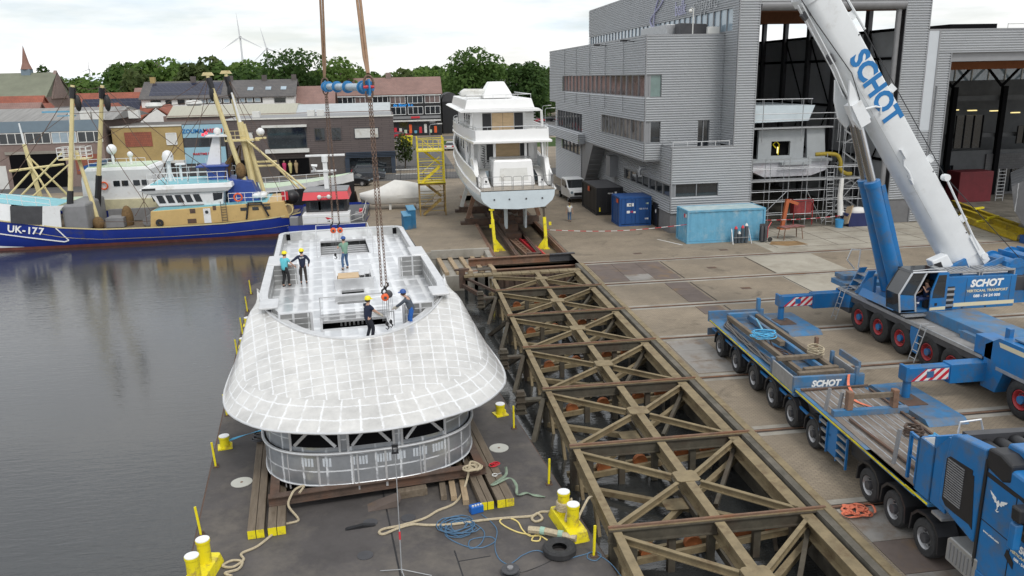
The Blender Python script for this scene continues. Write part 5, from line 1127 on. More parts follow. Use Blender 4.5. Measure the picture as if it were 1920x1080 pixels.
b=MB();b.prism([(8.2,1.3),(10.1,1.25),(8.2,2.55)],lambda a,c,t: (t,a,c),2.58,2.64) if False else b.beam((2.6,8.2,2.3),(2.6,9.7,2.3),.1,.25);b.build('rear_gate',M['bluedirty'],tr)
for y0,y1 in ((5.45,5.95),(4.1,4.7)):
    b=MB();b.box(.05,y0-.05,.3,.12,y0,1.4);b.box(.05,y1,.3,.12,y1+.05,1.4);ld=b.build('side_ladder',M['blue'],tr)
    for k in range(4): b=MB();b.box(.04,y0,.4+.28*k,.14,y1,.46+.28*k);b.build('rung',M['steel'],ld)
b=MB();b.box(.1,4.75,.35,.5,5.4,1.4);b.build('tool_locker',M['blue'],tr,bevel=.02)
b=MB();b.box(.2,2.9,.9,2.5,4.0,1.45);b.build('fifth_wheel_frame',M['black'],tr)
# load on the trailer: things of their own
tm_=MX.Translation(TLOC) @ MX.Rotation(TR,4,'Z')
def ontr(x,y,z): return tm_ @ V((x,y,z))
def tload(name,label,cat,p,q,w,h,m,group=None): return tag(MB().beam(ontr(*p),ontr(*q),w,h).build(name,m,None,bevel=.012),label,cat,group)
gl='long beams stacked on the trailer'
tload('load_beam','long brown timber beam on the trailer, nearest the slipway side','beam',(.95,9.0,1.62),(.75,16.9,1.62),.18,.22,M['wood'],gl)
tload('load_beam','long worn blue beam lying in the middle of the trailer','beam',(1.95,9.2,1.6),(1.75,16.9,1.6),.16,.24,M['bluedirty'],gl)
tload('load_beam','long brown timber beam on the crane side of the trailer','beam',(2.3,8.9,1.66),(2.1,16.8,1.66),.17,.22,M['wood'],gl)
tload('load_beam','short worn blue crossbeam at the tail of the load','beam',(.7,16.9,1.72),(2.2,16.95,1.72),.24,.2,M['bluedirty'],gl)
tload('load_beam','thin bright blue pole lying across the trailer load','pole',(1.3,14.2,1.85),(1.7,15.9,1.8),.07,.07,M['contlight'],gl)
for k,(y,x0,x1) in enumerate(((9.15,.9,2.3),(8.75,.5,2.35),(10.5,.4,2.3))): tload('load_beam',['short timber laid across the load, middle one','short timber laid across the load, nearest the lettered bulkhead','short timber laid across the load, farthest from the bulkhead'][k],'beam',(x0,y,1.84),(x1,y+.1,1.84),.22,.16,M['wood'],'short timbers on the trailer')
tload('timber_block','short thick timber block between the long beams','timber',(1.55,12.6,1.7),(1.45,13.5,1.7),.25,.22,M['wood'])
for j in range(7):
    x=.28+.07*(j % 4);z=1.45+.08*(j//4);rdd=random.Random(j);pts=[]
    for k in range(14): pts.append(ontr(x+.05*math.sin(k*.9+j)+(.9*max(0,(k-11)/3)**2 if k > 11 else 0),10.3+k*.5,z+.03*math.sin(k*1.3+j*2)))
    tag(MB().tube(smooth_path(pts,4),.035,6).build('steel_cable',M['darkgrey'] if j % 2 else mat('cable_grey',(.16,.15,.14),.7,.3),None,True),'thick grey steel cable laid in a bundle along the trailer edge','cable','bundle of steel cables along the trailer edge')
for k in range(3):
    pts=[ontr(1.35+.18*math.sin(q*.7+k)+.06*k,11.2+q*.42,1.48+.05*math.sin(q+k)) for q in range(11)];tag(MB().tube(smooth_path(pts,4),.03,6).build('steel_cable',M['rustdark'],None,True),'rusty steel cable lying loose between the long beams','cable','loose rusty cables between the beams')
def tcoil(name,label,c,r,m,rr,seed,sx=1):
    rd=random.Random(seed);pts=[ontr(c[0]+sx*r*(.7+.4*rd.random())*math.cos(i*.5),c[1]+r*(.7+.4*rd.random())*math.sin(i*.5),c[2]+.012*i*.4) for i in range(60)]
    return tag(MB().tube(smooth_path(pts,2),rr,5).build(name,m,None,True),label,'rope')
tcoil('strap_tangle','tangle of blue lashing straps thrown over the long beams',(.95,13.2,1.82),.42,M['bluerope'],.025,4,1.3)
tcoil('rope_tangle','pale rope tangled near the crane side of the trailer load',(2.2,10.9,1.85),.45,M['rope'],.022,6,.7)
tcoil('chain_tangle','dark rusty chain heap lying on the front deck planks',(2.0,3.6,1.66),.3,M['rustdark'],.03,9)
# front deck: rusty U frames on a crossbeam
uf=thing('steel_cradle','rusty steel cradle bolted across the trailer front deck','cradle',tuple(ontr(1.5,5.4,1.63)),TR)
b=MB();b.beam((-1.3,0,.1),(1.35,0,.1),.22,.2);b.build('crossbeam',M['bluedirty'],uf)
for x in (-.75,.85): b=MB();b.box(x-.1,-.12,.2,x+.1,.12,.85);b.build('upright',M['rust'],uf,bevel=.02)
b=MB();b.beam((-.75,0,.66),(.85,0,.66),.12,.16);b.build('top_rail',M['wood'],uf)
for k,(p,q) in enumerate((((.1,7.6,1.68),(2.7,7.7,1.68)),((2.55,2.2,1.68),(2.6,7.4,1.68)),((.75,.8,1.7),(.55,4.9,1.7)))): tload('edge_timber',['brown steel angle lying below the lettered bulkhead','brown steel angle along the crane side of the front deck','brown steel angle along the slipway side of the front deck'][k],'steel angle',p,q,.09,.07,M['rustdark'],'steel angles on the front deck')
strap_pts=[ontr(2.1,8.0,2.02),ontr(2.0,7.8,1.7),ontr(1.75,7.0,1.68),ontr(1.55,6.4,1.66),ontr(1.9,5.7,1.66)]
b=MB();b.loft([[p+V((-.05,0,.01)) for p in smooth_path(strap_pts,5)],[p+V((.05,0,.02)) for p in smooth_path(strap_pts,5)]]);b.raw=True;o=b.build('lashing_strap',M['orangewebbing']);o.modifiers.new('s','SOLIDIFY').thickness=.01;tag(o,'orange lashing strap hanging over the lettered trailer bulkhead','strap')
for k,(x,y,h) in enumerate(((.35,1.9,1.1),(.2,5.9,.8),(.5,5.6,.75))): tag(MB().beam(ontr(x,y,1.6),ontr(x+.12,y+.05,1.6+h),.09,.09).build('steel_stake',M['midgrey']),['grey stake standing on the trailer front edge by the blue bag','grey stake standing beside the rusty cradle, outer one','grey stake standing beside the rusty cradle, inner one'][k],'stake','grey stakes on the trailer')
t=thing('blue_bag','bright blue bulk bag slumped on the trailer next to the tool box','bag',tuple(ontr(1.55,1.6,1.62)),0);b=MB();rdd=random.Random(2);b.loft([[(r_*math.cos(a*.45)*(1+.12*math.sin(a*3+z*5)),r_*math.sin(a*.45)*(1+.1*math.cos(a*2+z*7)),z) for a in range(14)] for r_,z in ((.4,0),(.5,.2),(.48,.55),(.42,.8),(.2,.9))],closed=True,cap=True);b.build('bag',mat('bag_blue',(.08,.36,.66),.6,var=.2,scale=4,bump=.6,bscale=6),t,True)
b=MB();b.tube([(-.3,0,.8),(-.2,.05,1.05),(0,.05,.9)],.03,6);b.build('strap',M['bluerope'],t)
tk=thing('truck','blue tractor truck with a black side grille at the front of the trailer','truck',TLOC,TR)
for y,rm in ((2.62,'rim'),(1.22,'rim'),(-.32,'rim'),(-4.3,'rim')):
    wheel(tk,(.05,y,.54),.54,.36,M[rm],-1,rr=.6,hubm=M['darkgrey']);wheel(tk,(2.5,y,.54),.54,.36,M[rm],1,rr=.6,hubm=M['darkgrey'])
    pr=[(-.68,.45),(-.63,.95),(-.38,1.2),(0,1.28),(.38,1.2),(.63,.95),(.68,.45),(.62,.45),(.57,.9),(.34,1.13),(0,1.2),(-.34,1.13),(-.57,.9),(-.62,.45)]
    if y > -4: b=MB();b.prism(pr,lambda a,c,t: (t,y+a,c),.02,.62);b.build('mudguard',M['black'],tk)
b=MB();b.box(.7,-5,.6,1.9,3.4,1.1);b.build('chassis',M['black'],tk)
def typ(name,pts,x0,x1,m,parent,bevel=0): return MB().prism(pts,lambda a,c,t: (t,a,c),x0,x1).build(name,m,parent,bevel=bevel)
# tool box behind the cab (open, pale inside)
b=MB();b.box(.08,-.3,1.65,.14,.42,3.22);b.box(.08,.36,1.65,2.4,.42,3.22);b.box(2.34,-.3,1.65,2.4,.42,3.22);b.box(.08,-.3,1.65,2.4,-.24,3.55);b.box(.1,-.28,1.65,2.38,.4,1.8);o=b.build('ballast_box',M['blue'],tk)
b=MB();b.box(.14,-.24,2.9,1.1,.36,2.92);b.box(.14,.33,2.9,1.1,.36,3.2);b.box(1.08,-.2,2.9,1.1,.36,3.2);b.build('box_liner',M['offwhite'],o)
typ('wing_plate',[(-.3,1.65),(-.3,3.2),(-.75,3.75),(-.95,3.75),(-.95,1.65)],.1,.16,M['blue'],tk)
b=MB();b.beam((.2,.55,1.7),(.2,.55,3.1),.08,.08);b.beam((.9,.55,1.7),(.9,.55,3.1),.08,.08);b.beam((.2,.55,3.0),(.9,.55,3.0),.08,.08);b.beam((.2,.55,2.3),(.9,.55,2.3),.08,.08);b.beam((.2,.95,1.7),(.2,.95,3.1),.08,.08);b.beam((.2,.55,3.05),(.2,.95,3.05),.08,.08);b.beam((.2,.55,2.4),(.2,.95,2.4),.06,.06);b.build('equipment_frame',M['blue'],tk)
b=MB();b.tube([(1.25,.5,1.7),(1.25,.5,3.3),(1.3,.55,3.5),(1.9,.55,3.55),(1.95,.5,3.3),(1.95,.5,1.7)],.03,8);b.build('hoop_rail',M['alu_tube'],tk,True)
b=MB();b.box(.05,-.35,1.5,.3,2.9,1.6);b.build('side_rail',M['bluedirty'],tk);b=MB();b.box(.035,-.3,1.53,.049,.75,1.59);b.build('reflective_strip',M['yellowsafe'],tk)
# cab with side fairing
cab=typ('cab',[(-2.3,.95),(-4.4,.95),(-4.75,1.2),(-4.75,2.3),(-4.55,3.2),(-4.1,4.0),(-2.4,4.05),(-2.3,3.9)],.05,2.5,M['blue'],tk,.08)
fa=typ('side_fairing',[(-.8,1.9),(-.78,2.7),(-.95,3.9),(-1.15,4.0),(-2.25,4.15),(-2.28,3.85),(-2.24,1.6)],.0,.35,M['blue'],tk,.05)
gr=typ('air_grille',[(-.93,2.1),(-.93,3.25),(-1.05,3.36),(-1.93,3.42),(-2.05,2.0),(-1.5,1.98),(-1.1,1.98)],-.012,.0,M['black'],fa)
b=MB()
for k in range(17): z=2.2+.066*k;b.box(-.03,-1.66,z,-.013,-1.0,z+.03)
b.build('grille_slats',M['midgrey'],gr)
typ('grille_tail',[(-1.93,3.3),(-2.05,2.0),(-2.17,1.93),(-2.0,3.3)],-.013,.0,M['black'],fa)
b=MB();b.box(.02,-2.36,1.0,.2,-2.28,3.9);b.build('cab_gap',M['black'],tk)
b=MB();b.box(.3,-1.2,1.6,2.3,-.95,4.0);b.build('rear_wall',M['darkgrey'],tk)
typ('roof_deflector',[(-2.28,3.72),(-2.3,4.22),(-2.75,4.25),(-3.12,4.15),(-3.15,3.72),(-2.9,3.6)],.02,.5,M['black'],tk,.06)
typ('roof_spoiler',[(-2.3,4.05),(-2.4,4.35),(-3.2,4.4),(-4.2,4.1),(-4.2,4.0)],.45,2.2,M['blue'],tk,.06)
dr=typ('door',[(-3.42,1.25),(-3.42,3.5),(-4.3,3.4),(-4.6,2.5),(-4.6,1.4)],.03,.048,M['blue'],tk)
typ('door_seam',[(-3.41,1.3),(-3.41,3.5),(-3.43,3.5),(-3.43,1.3)],.02,.031,M['black'],dr);typ('side_window',[(-3.5,2.6),(-3.5,3.35),(-4.2,3.28),(-4.5,2.6)],.018,.029,M['glass'],dr)
typ('door_handle',[(-3.3,1.95),(-3.36,2.15),(-3.6,1.95),(-3.6,1.78)],.015,.029,M['black'],dr)
typ('side_line',[(-2.36,2.35),(-2.36,2.37),(-3.4,2.35),(-3.4,2.33)],.041,.052,M['black'],tk)
typ('sun_strip',[(-2.36,3.5),(-2.36,3.62),(-4.4,3.55),(-4.4,3.45)],.036,.05,M['black'],tk)
text('lettering','SCHOT',.24,M['whitesign'],dr,(.018,-3.72,2.38),(0,-1,0),(0,0,1),.004,.01,.15,'LEFT');text('lettering','VERTICAAL TRANSPORT',.1,M['cream'],dr,(.018,-3.46,2.2),(0,-1,0),(0,0,1),.003,.003,0,'LEFT');text('lettering','088 - 54 24 000',.1,M['whitesign'],dr,(.018,-3.6,2.06),(0,-1,0),(0,0,1),.003,.003,0,'LEFT');text('lettering','www.schot.com',.085,M['whitesign'],tk,(.036,-2.5,2.12),(0,-1,0),(0,0,1),.003,.002,0,'LEFT')
b=MB();X_=.036
for s in (1,-1):
    b.prism([(.05*s,.0),(.09*s,.12),(.3*s,.2),(.26*s,.13),(.2*s,.1),(.2*s,.06),(.13*s,.03),(.12*s,-.01)],lambda a,c,t: (t,-2.85+a,3.02+c),X_,X_+.008)
b.prism([(-.055,.03),(0,.1),(.055,.03),(.03,-.06),(-.03,-.06)],lambda a,c,t: (t,-2.85+a,3.02+c),X_-.002,X_+.008);b.tube([(X_,-2.85,2.96),(X_,-2.85,2.88),(X_,-2.81,2.84),(X_,-2.86,2.82),(X_,-2.9,2.85)],.014,5);b.build('winged_hook_emblem',M['whitesign'],tk)
mi=typ('mirror',[(-3.75,3.2),(-3.72,3.55),(-4.0,3.55),(-4.02,3.2)],-.35,.03,M['black'],tk,.05)
b=MB();b.box(-.35,-3.95,2.5,-.15,-3.75,3.15);b.build('mirror_housing',M['blue'],tk,bevel=.04)
typ('fuel_tank',[(-1.3,.55),(-1.3,1.15),(-1.4,1.25),(-2.45,1.25),(-2.45,.55)],.02,.75,mat('tank_aluminium',(.40,.40,.39),.4,.5,var=.1),tk,.03)
b=MB()
for k in range(7): b.box(.0,-1.48-.14*k,.65,.019,-1.42-.14*k,1.12)
b.build('tank_ribs',M['midgrey'],tk)
b=MB();b.box(.05,-.95,1.42,.55,-.5,1.5);b.build('cab_step',M['steel'],tk)
b=MB();b.box(.05,-2.35,.5,.1,-1.2,.55);b.build('side_marker',M['orange'],tk) if False else None
typ('front_arch',[(-3.5,.5),(-3.6,1.0),(-3.9,1.25),(-4.3,1.3),(-4.3,1.24),(-3.95,1.18),(-3.68,.97),(-3.58,.5)],.0,.3,M['black'],tk)
typ('lower_sill',[(-2.4,.5),(-2.4,1.0),(-3.5,1.0),(-3.5,.5)],.03,.3,M['blue'],tk,.03)
for k,(x,z) in enumerate(((.75,3.68),(1.15,3.72),(1.55,3.76),(1.95,3.8),(1.3,3.45))):
    b=MB();y0,y1=(-1.85,-.9) if k < 4 else (-2.1,-1.25);b.tube([(x,y0,z),(x,y0+.06,z),(x,y1-.06,z),(x,y1,z)],[.1,.19,.19,.1],16);b.build('air_tank',M['black'],tk,True)
t=thing('strap_heap','heap of orange lashing straps lying on a steel plate beside the truck wheels','straps',(13.0,20.0,.02));rdd=random.Random(7);b=MB();pts=[]
for i in range(70): a=i*.55;q=.1+.38*rdd.random();pts.append(V((q*math.cos(a)*1.15,q*math.sin(a)*.9,.03+.13*rdd.random()*(1-q))))
pts += [V((.55,-.2,.05)),V((.7,.15,.1)),V((.55,.35,.04))];P_=smooth_path(pts,4);l_,r_=[],[]
for i,p in enumerate(P_):
    d=P_[min(i+1,len(P_)-1)]-P_[max(i-1,0)];n_=V((-d.y,d.x,.6*d.length*math.sin(i*.31)));n_=n_.normalized() if n_.length > 1e-6 else V((1,0,0));l_.append(p+n_*.035);r_.append(p-n_*.035)
b.loft([l_,r_]);b.raw=True;o=b.build('webbing',M['orangewebbing'],t,True);o.modifiers.new('s','SOLIDIFY').thickness=.008
# ================================================================ white yacht on the slip
YA=wthing('motor_yacht','large white motor yacht with boarded up doors standing on the slipway','yacht',(9.15,62.5,0))
YX=9.15
ST=[62.5,64.5,67,71,76,81,86,90,93.5];HW=[2.98,3.12,3.3,3.55,3.72,3.7,3.2,2.1,.15];SH=[4.25,4.3,4.4,4.6,4.95,5.4,6.0,6.5,7.0];BT=[2.85,2.75,2.6,2.4,2.2,2.1,2.2,2.6,4.0];CH=[2.15,2.3,2.5,2.7,2.6,2.1,1.3,.6,.04]
def lerpS(A,y):
    for i in range(len(ST)-1):
        if ST[i] <= y <= ST[i+1]: t=(y-ST[i])/(ST[i+1]-ST[i]);t=t;return A[i]+(A[i+1]-A[i])*t
    return A[-1] if y > ST[-1] else A[0]
def hsec(y,zcap=None):
    hw,sh,bt,chn=lerpS(HW,y),lerpS(SH,y),lerpS(BT,y),lerpS(CH,y);zm=bt+(sh-bt)*.55
    half=[(0,bt-.12),(chn*.6,bt-.05),(chn,bt),(chn+(hw-chn)*.75,zm-.25),(hw*.985,zm+.12),(hw,sh)]
    return [(YX-x,y,z) for x,z in half[::-1]]+[(YX+x,y,z) for x,z in half[1:]]
yy=[62.5+31*i/24 for i in range(25)]
b=MB();b.loft([hsec(y) for y in yy]);b.quad(*hsec(62.5));b.build('hull',M['hullblue_pale'],YA,True)
def yband(name,z0f,z1f,off0,off1,y0,y1,m,n=24,cap=True):
    for s in (-1,1):
        b=MB();ys_=[y0+(y1-y0)*i/n for i in range(n+1)]
        b.loft([[(YX+s*(lerpS(HW,y)+off0),y,z0f(y)),(YX+s*(lerpS(HW,y)+off1),y,z1f(y)),(YX+s*(lerpS(HW,y)+off1-.14),y,z1f(y)),(YX+s*(lerpS(HW,y)+off0-.14),y,z0f(y))] for y in ys_]);o=b.build(name,m,YA,True)
    return o
yband('hull_topside',lambda y: lerpS(SH,y)-.35-.35*min(1,(y-62.5)/6),lambda y: lerpS(SH,y),.012,.012,62.5,93.4,M['yachtwhite'])
yband('main_bulwark',lambda y: lerpS(SH,y),lambda y: lerpS(SH,y)+(1.25 if y > 66 else .9+.35*(y-64.2)/1.8),0,.03,64.2,93.3,M['yachtwhite'])
for s in (-1,1):
    for f,r in ((lambda y: lerpS(SH,y)+.02,.09),(lambda y: lerpS(SH,y)+1.26,.07)):
        b=MB();b.tube([(YX+s*(lerpS(HW,y)+.03),y,f(y)) for y in [62.5+(31*i/24) for i in range(25) if 62.5+31*i/24 > (66 if r < .08 else 62)]],r,8);b.build('rub_rail',M['yachtwhite'],YA,True)
    b=MB();b.prism([(64.0,4.3),(64.6,4.3),(66.2,6.35),(68.2,6.4),(68.2,4.3)],lambda a,c,t: (YX+s*(t+.02*(a-64)),a,c),2.75,3.12);b.build('stern_wing',M['yachtwhite'],YA,bevel=.05)
b=MB();b.box(YX-2.95,62.5,4.2,YX+2.95,68,4.28);b.build('aft_platform',mat('teak_deck',(.36,.32,.27),.7,var=.1),YA)
b=MB();b.prism([(YX-1.75,4.28),(YX+1.75,4.28),(YX+1.55,6.4),(YX-1.6,6.4)],lambda a,c,t: (a,t+(c-4.28)*.12,c),64.6,68);g=b.build('tender_garage',M['yachtwhite'],YA,bevel=.12)
b=MB();b.prism([(YX-1.2,4.75),(YX+1.2,4.75),(YX+1.1,5.75),(YX-1.1,5.75)],lambda a,c,t: (a,64.6+(c-4.28)*.12-t,c),.002,.02);b.build('garage_door',M['offwhite'],g,bevel=.01)
b=MB();b.box(YX-2.9,67.2,5.3,YX+2.9,70,5.36);b.build('cockpit_deck',M['offwhite'],YA)
for s,x in ((-1,YX-2.3),(1,YX+2.3)):
    b=MB();b.loft([[(x+s*.4,64.2,4.3),(x-s*.35,64.2,4.3)],[(x+s*.45,65.6,4.4),(x-s*.2,65.4,5.0)],[(x+s*.5,67.2,5.3),(x-s*.2,67.2,5.35)]]);b.build('stern_steps',M['yachtwhite'],YA,True)
# stern railing: separate hoops
for k in range(7):
    x0=YX-2.75+.8*k;
    if k == 6: x0=YX+2.05
    b=MB();b.tube([(x0,62.62,4.3),(x0,62.62,5.25),(x0+.08,62.62,5.33),(x0+.62,62.62,5.33),(x0+.7,62.62,5.25),(x0+.7,62.62,4.3)],.022,6);b.tube([(x0,62.62,4.8),(x0+.7,62.62,4.8)],.014,5);b.build('railing_hoop',M['midgrey'],YA,True)
for s in (-1,1): b=MB();b.tube([(YX+s*2.88,62.7,4.3),(YX+s*2.88,62.7,5.3),(YX+s*2.95,64.0,5.35),(YX+s*2.95,64.0,4.3)],.022,6);b.tube([(YX+s*2.88,62.7,4.8),(YX+s*2.95,64.0,4.82)],.014,5);b.build('side_railing',M['midgrey'],YA,True)
for x in (-1.9,-.7,.65,1.95): b=MB();b.cyl((YX+x,62.49,3.55),(YX+x,62.45,3.55),.07,n=12);b.build('transom_fitting',M['darkgrey'],YA)
for s in (-1,1): b=MB();b.cyl((YX+s*2.3,64.55,4.75),(YX+s*2.3,64.4,4.75),.09,n=12);b.build('fairlead',M['black'],YA)
# deckhouse, main level
b=MB();b.box(YX-2.35,68.6,5.3,YX+2.35,71.2,7.85);b.box(YX-3.05,71.0,5.3,YX+3.05,86,7.85);b.build('deckhouse',M['yachtwhite'],YA)
for x0,x1,z1,m,nm in ((-1.0,1.1,7.45,'plywood','boarded_opening'),(-1.75,-1.05,7.4,'black','aft_door'),(1.15,1.85,7.4,'black','aft_door')):
    b=MB();b.box(YX+x0,68.55,5.4 if 'board' in nm else 5.9,YX+x1,68.599,z1);b.build(nm,M[m],YA)
b=MB();rdd=random.Random(3)
for k in range(9): b.tube([(YX-2.2+.08*math.sin(k),68.5,7.3-.2*k),(YX-1.95+.1*rdd.random(),68.48,7.2-.2*k),(YX-2.05,68.5,7.0-.2*k)],.03,5)
b.build('cable_bunch',M['black'],YA)
for x in (-1.35,1.25): b=MB();b.cyl((YX+x,66.2,5.3),(YX+x,66.2,7.8),.12,n=12);b.build('pillar',M['yachtwhite'],YA,True)
for x in (-1.9,2.2):
    b=MB()
    for z in (5.6,5.8,6.0,6.2): b.tube([(YX+x-.35,66.9,z),(YX+x+.35,66.9,z)],.025,6)
    b.build('stern_rail',M['steel'],YA)
b=MB();b.tube([(YX-1.6,66.0,6.5),(YX+1.6,66.0,6.5)],.04,6);b.build('stern_rail',M['steel'],YA)
for s in (-1,1):
    for y in (71.8,74,76.2,79,82): b=MB();b.box(YX+s*3.06-.01,y,6.45,YX+s*3.06+.01,y+1.1,7.3);b.build('side_window',M['glass'],YA)
    b=MB();b.prism([(69.5,5.6),(70.0,5.6),(71.2,7.8),(70.4,7.8)],lambda a,c,t: (YX+s*t,a,c),3.28,3.42);b.build('side_brace',M['yachtwhite'],YA)
    for y in (66.4,67.3,68.0): b=MB();b.tube([(YX+s*3.1,y,6.3),(YX+s*(3.1),y-.25,7.8)],.05,6);b.build('bulwark_post',M['yachtwhite'],YA)
# second deck
def slab(name,y0,y1,off,z0,z1,m,front=False):
    b=MB();ys_=[y0+(y1-y0)*i/16 for i in range(17)];L_=[(YX-(lerpS(HW,min(y,86))+off),y) for y in ys_];Rr=[(YX+(lerpS(HW,min(y,86))+off),y) for y in ys_[::-1]];pl_=L_+Rr
    b.loft([[(x,y,z0) for x,y in pl_],[(x,y,z1) for x,y in pl_]],closed=True,cap=True);return b.build(name,m,YA,bevel=.04)
slab('upper_deck',64.7,88,.08,7.75,7.95,M['yachtwhite'])
b=MB();ys_=[65.0+(22.5)*i/16 for i in range(17)]
ring=[(YX-(lerpS(HW,y)+.02),y) for y in ys_[::-1]]+[(YX+(lerpS(HW,y)+.02),y) for y in ys_]
ring[16]=(YX-3.0,65.0);ring[17]=(YX+3.0,65.0)
b.loft([[(x,y,7.9) for x,y in ring],[(x*.995+YX*.005,y+.12,8.8) for x,y in ring],[(x*.96+YX*.04,y+.25,8.8) for x,y in ring],[(x*.96+YX*.04,y+.2,7.95) for x,y in ring]]);b.build('upper_bulwark',M['yachtwhite'],YA,True)
b=MB();b.tube([(x*.98+YX*.02,y+.16,9.05) for x,y in ring],.035,6);rl=b.build('upper_rail',M['steel'],YA,True)
b=MB()
for i in range(0,34,2): x,y=ring[i];b.tube([(x*.98+YX*.02,y+.16,8.8),(x*.98+YX*.02,y+.16,9.05)],.02,5)
for k in range(1,6): x=YX-3+k;b.tube([(x,65.16,8.8),(x,65.16,9.05)],.02,5)
b.build('rail_posts',M['steel'],rl)
b=MB();b.box(YX-2.75,69.4,7.95,YX+2.5,86,10.1);b.build('upper_house',M['yachtwhite'],YA)
for x0,x1,m,nm in ((-1.15,.75,'plywood','boarded_opening'),(-1.95,-1.2,'black','aft_door'),(.8,1.55,'black','aft_door')):
    b=MB();b.box(YX+x0,69.34,8.05,YX+x1,69.399,9.95);b.build(nm,M[m],YA,bevel=.02)
b=MB();b.box(YX-.22,69.33,8.05,YX-.19,69.339,9.95);b.build('board_joint',M['wood'],YA)
for s in (-1,1):
    for y in (70.2,71.6,73.0,75,77.5): b=MB();b.box(YX+(-2.76 if s < 0 else 2.51)-.01,y,8.85,YX+(-2.76 if s < 0 else 2.51)+.01,y+.9,9.7);b.build('side_window',M['glass'],YA)
b=MB();b.box(YX+1.7,67.6,7.95,YX+2.7,69.3,8.0)
for k in range(8): b.box(YX+1.75,67.8+.2*k,8.1+.25*k,YX+2.6,68.05+.2*k,8.15+.25*k)
b.build('stair',M['offwhite'],YA)
for s in (-1,1): b=MB();b.beam((YX+s*3.05,68.3,8.8),(YX+s*2.95,68.2,10.15),.12,.2);b.build('roof_post',M['yachtwhite'],YA)
b=MB();b.prism([(-3.35,10.12),(3.35,10.12),(3.45,10.22),(3.2,10.36),(-3.2,10.36),(-3.45,10.22)],lambda a,c,t: (YX-.6+a,t,c),67.4,86);b.build('roof_slab',M['yachtwhite'],YA,bevel=.03)
b=MB();b.prism([(-2.95,10.36),(2.95,10.36),(2.72,11.15),(-2.72,11.15)],lambda a,c,t: (YX-.6+a,t+(c-10.36)*.3,c),67.9,84);b.build('sun_deck_coaming',M['yachtwhite'],YA,bevel=.06)
b=MB();pts=[(YX-3.3,78,11.5),(YX-3.3,68.4,11.5),(YX+2.1,68.4,11.5),(YX+2.1,78,11.5)];b.tube(pts,.03,6)
for x in (-3.3,-2.2,-1.1,0,1,2.1): b.tube([(YX+x,68.4,11.15),(YX+x,68.4,11.5)],.02,5)
b.build('sun_deck_rail',M['alu_tube'],YA)
b=MB();b.loft([[(YX-.6+sx*x,y,z) for sx,y in ((-1,y0),(1,y0),(1,y1),(-1,y1))] for x,y0,y1,z in ((1.25,69.0,72.6,11.2),(1.15,69.1,72.4,11.6),(.62,69.7,71.6,12.55))],closed=True,cap=True);b.build('radar_mast',M['yachtwhite'],YA,bevel=.05)
b=MB();b.prism([(-3.1,11.35),(-.8,11.3),(-.8,11.95),(-2.7,12.0),(-3.1,11.75)],lambda a,c,t: (YX-.6+a,t,c),70.2,71.4);b.build('crane_cover',M['offwhite'],YA,bevel=.15)
# running gear under the hull
for x,w in ((-.7,.09),(.9,.08)): b=MB();b.prism([(64.2,2.85),(65.6,2.8),(65.2,.9),(64.5,.8)],lambda a,c,t: (t,a,c),YX+x-w,YX+x+w);b.build('rudder',M['hullblue_pale'],YA,bevel=.03)
for x in (-1.0,.35):
    b=MB()
    for k in range(4): a=k*math.pi/2+.4;b.sphere((YX+x+.42*math.cos(a),66.2,1.6+.42*math.sin(a)),.3,10,.9,6,.9,.15)
    b.build('propeller',M['rustdark'],YA,True)
for k,(x,t_) in enumerate(((7.2,-.15),(11.35,-.1))):
    t=wthing('hull_prop',['tall yellow steel prop under the yacht stern, waterside one','tall yellow steel prop under the yacht stern, on the hall side'][k],'prop',(x,63,-.55),'yellow props under the yacht')
    s=1 if k == 0 else -1;y0=62.3+.0*k
    b=MB();b.beam((x,y0,-.55),(x+t_*.9*(1 if k == 0 else 1),y0+.3,2.0),.24,.26,(0,1,0));b.prism([(0,0),(.85*s,0),(.75*s,.1),(.1*s,.95),(0,.95)],lambda a,c,w: (x+a,y0+w,-.55+c),-.05,.05);b.box(x-.25,y0-.3,-.56,x+.25,y0+.3,-.5);b.box(x-.32*(1 if k == 0 else -1)-.08,y0,1.35,x-.32*(1 if k == 0 else -1)+.12,y0+.2,1.6);b.build('leg',M['yellowsafe'],t)
    b=MB();b.beam((x+t_*.9,y0+.3,1.9),(x+t_*1.25,y0+.42,2.75),.16,.16,(0,1,0));b.box(x+t_*1.25-.2,y0+.25,2.7,x+t_*1.25+.2,y0+.6,2.8);b.build('jack_head',M['slipdark'] if k else M['yellowsafe'],t)
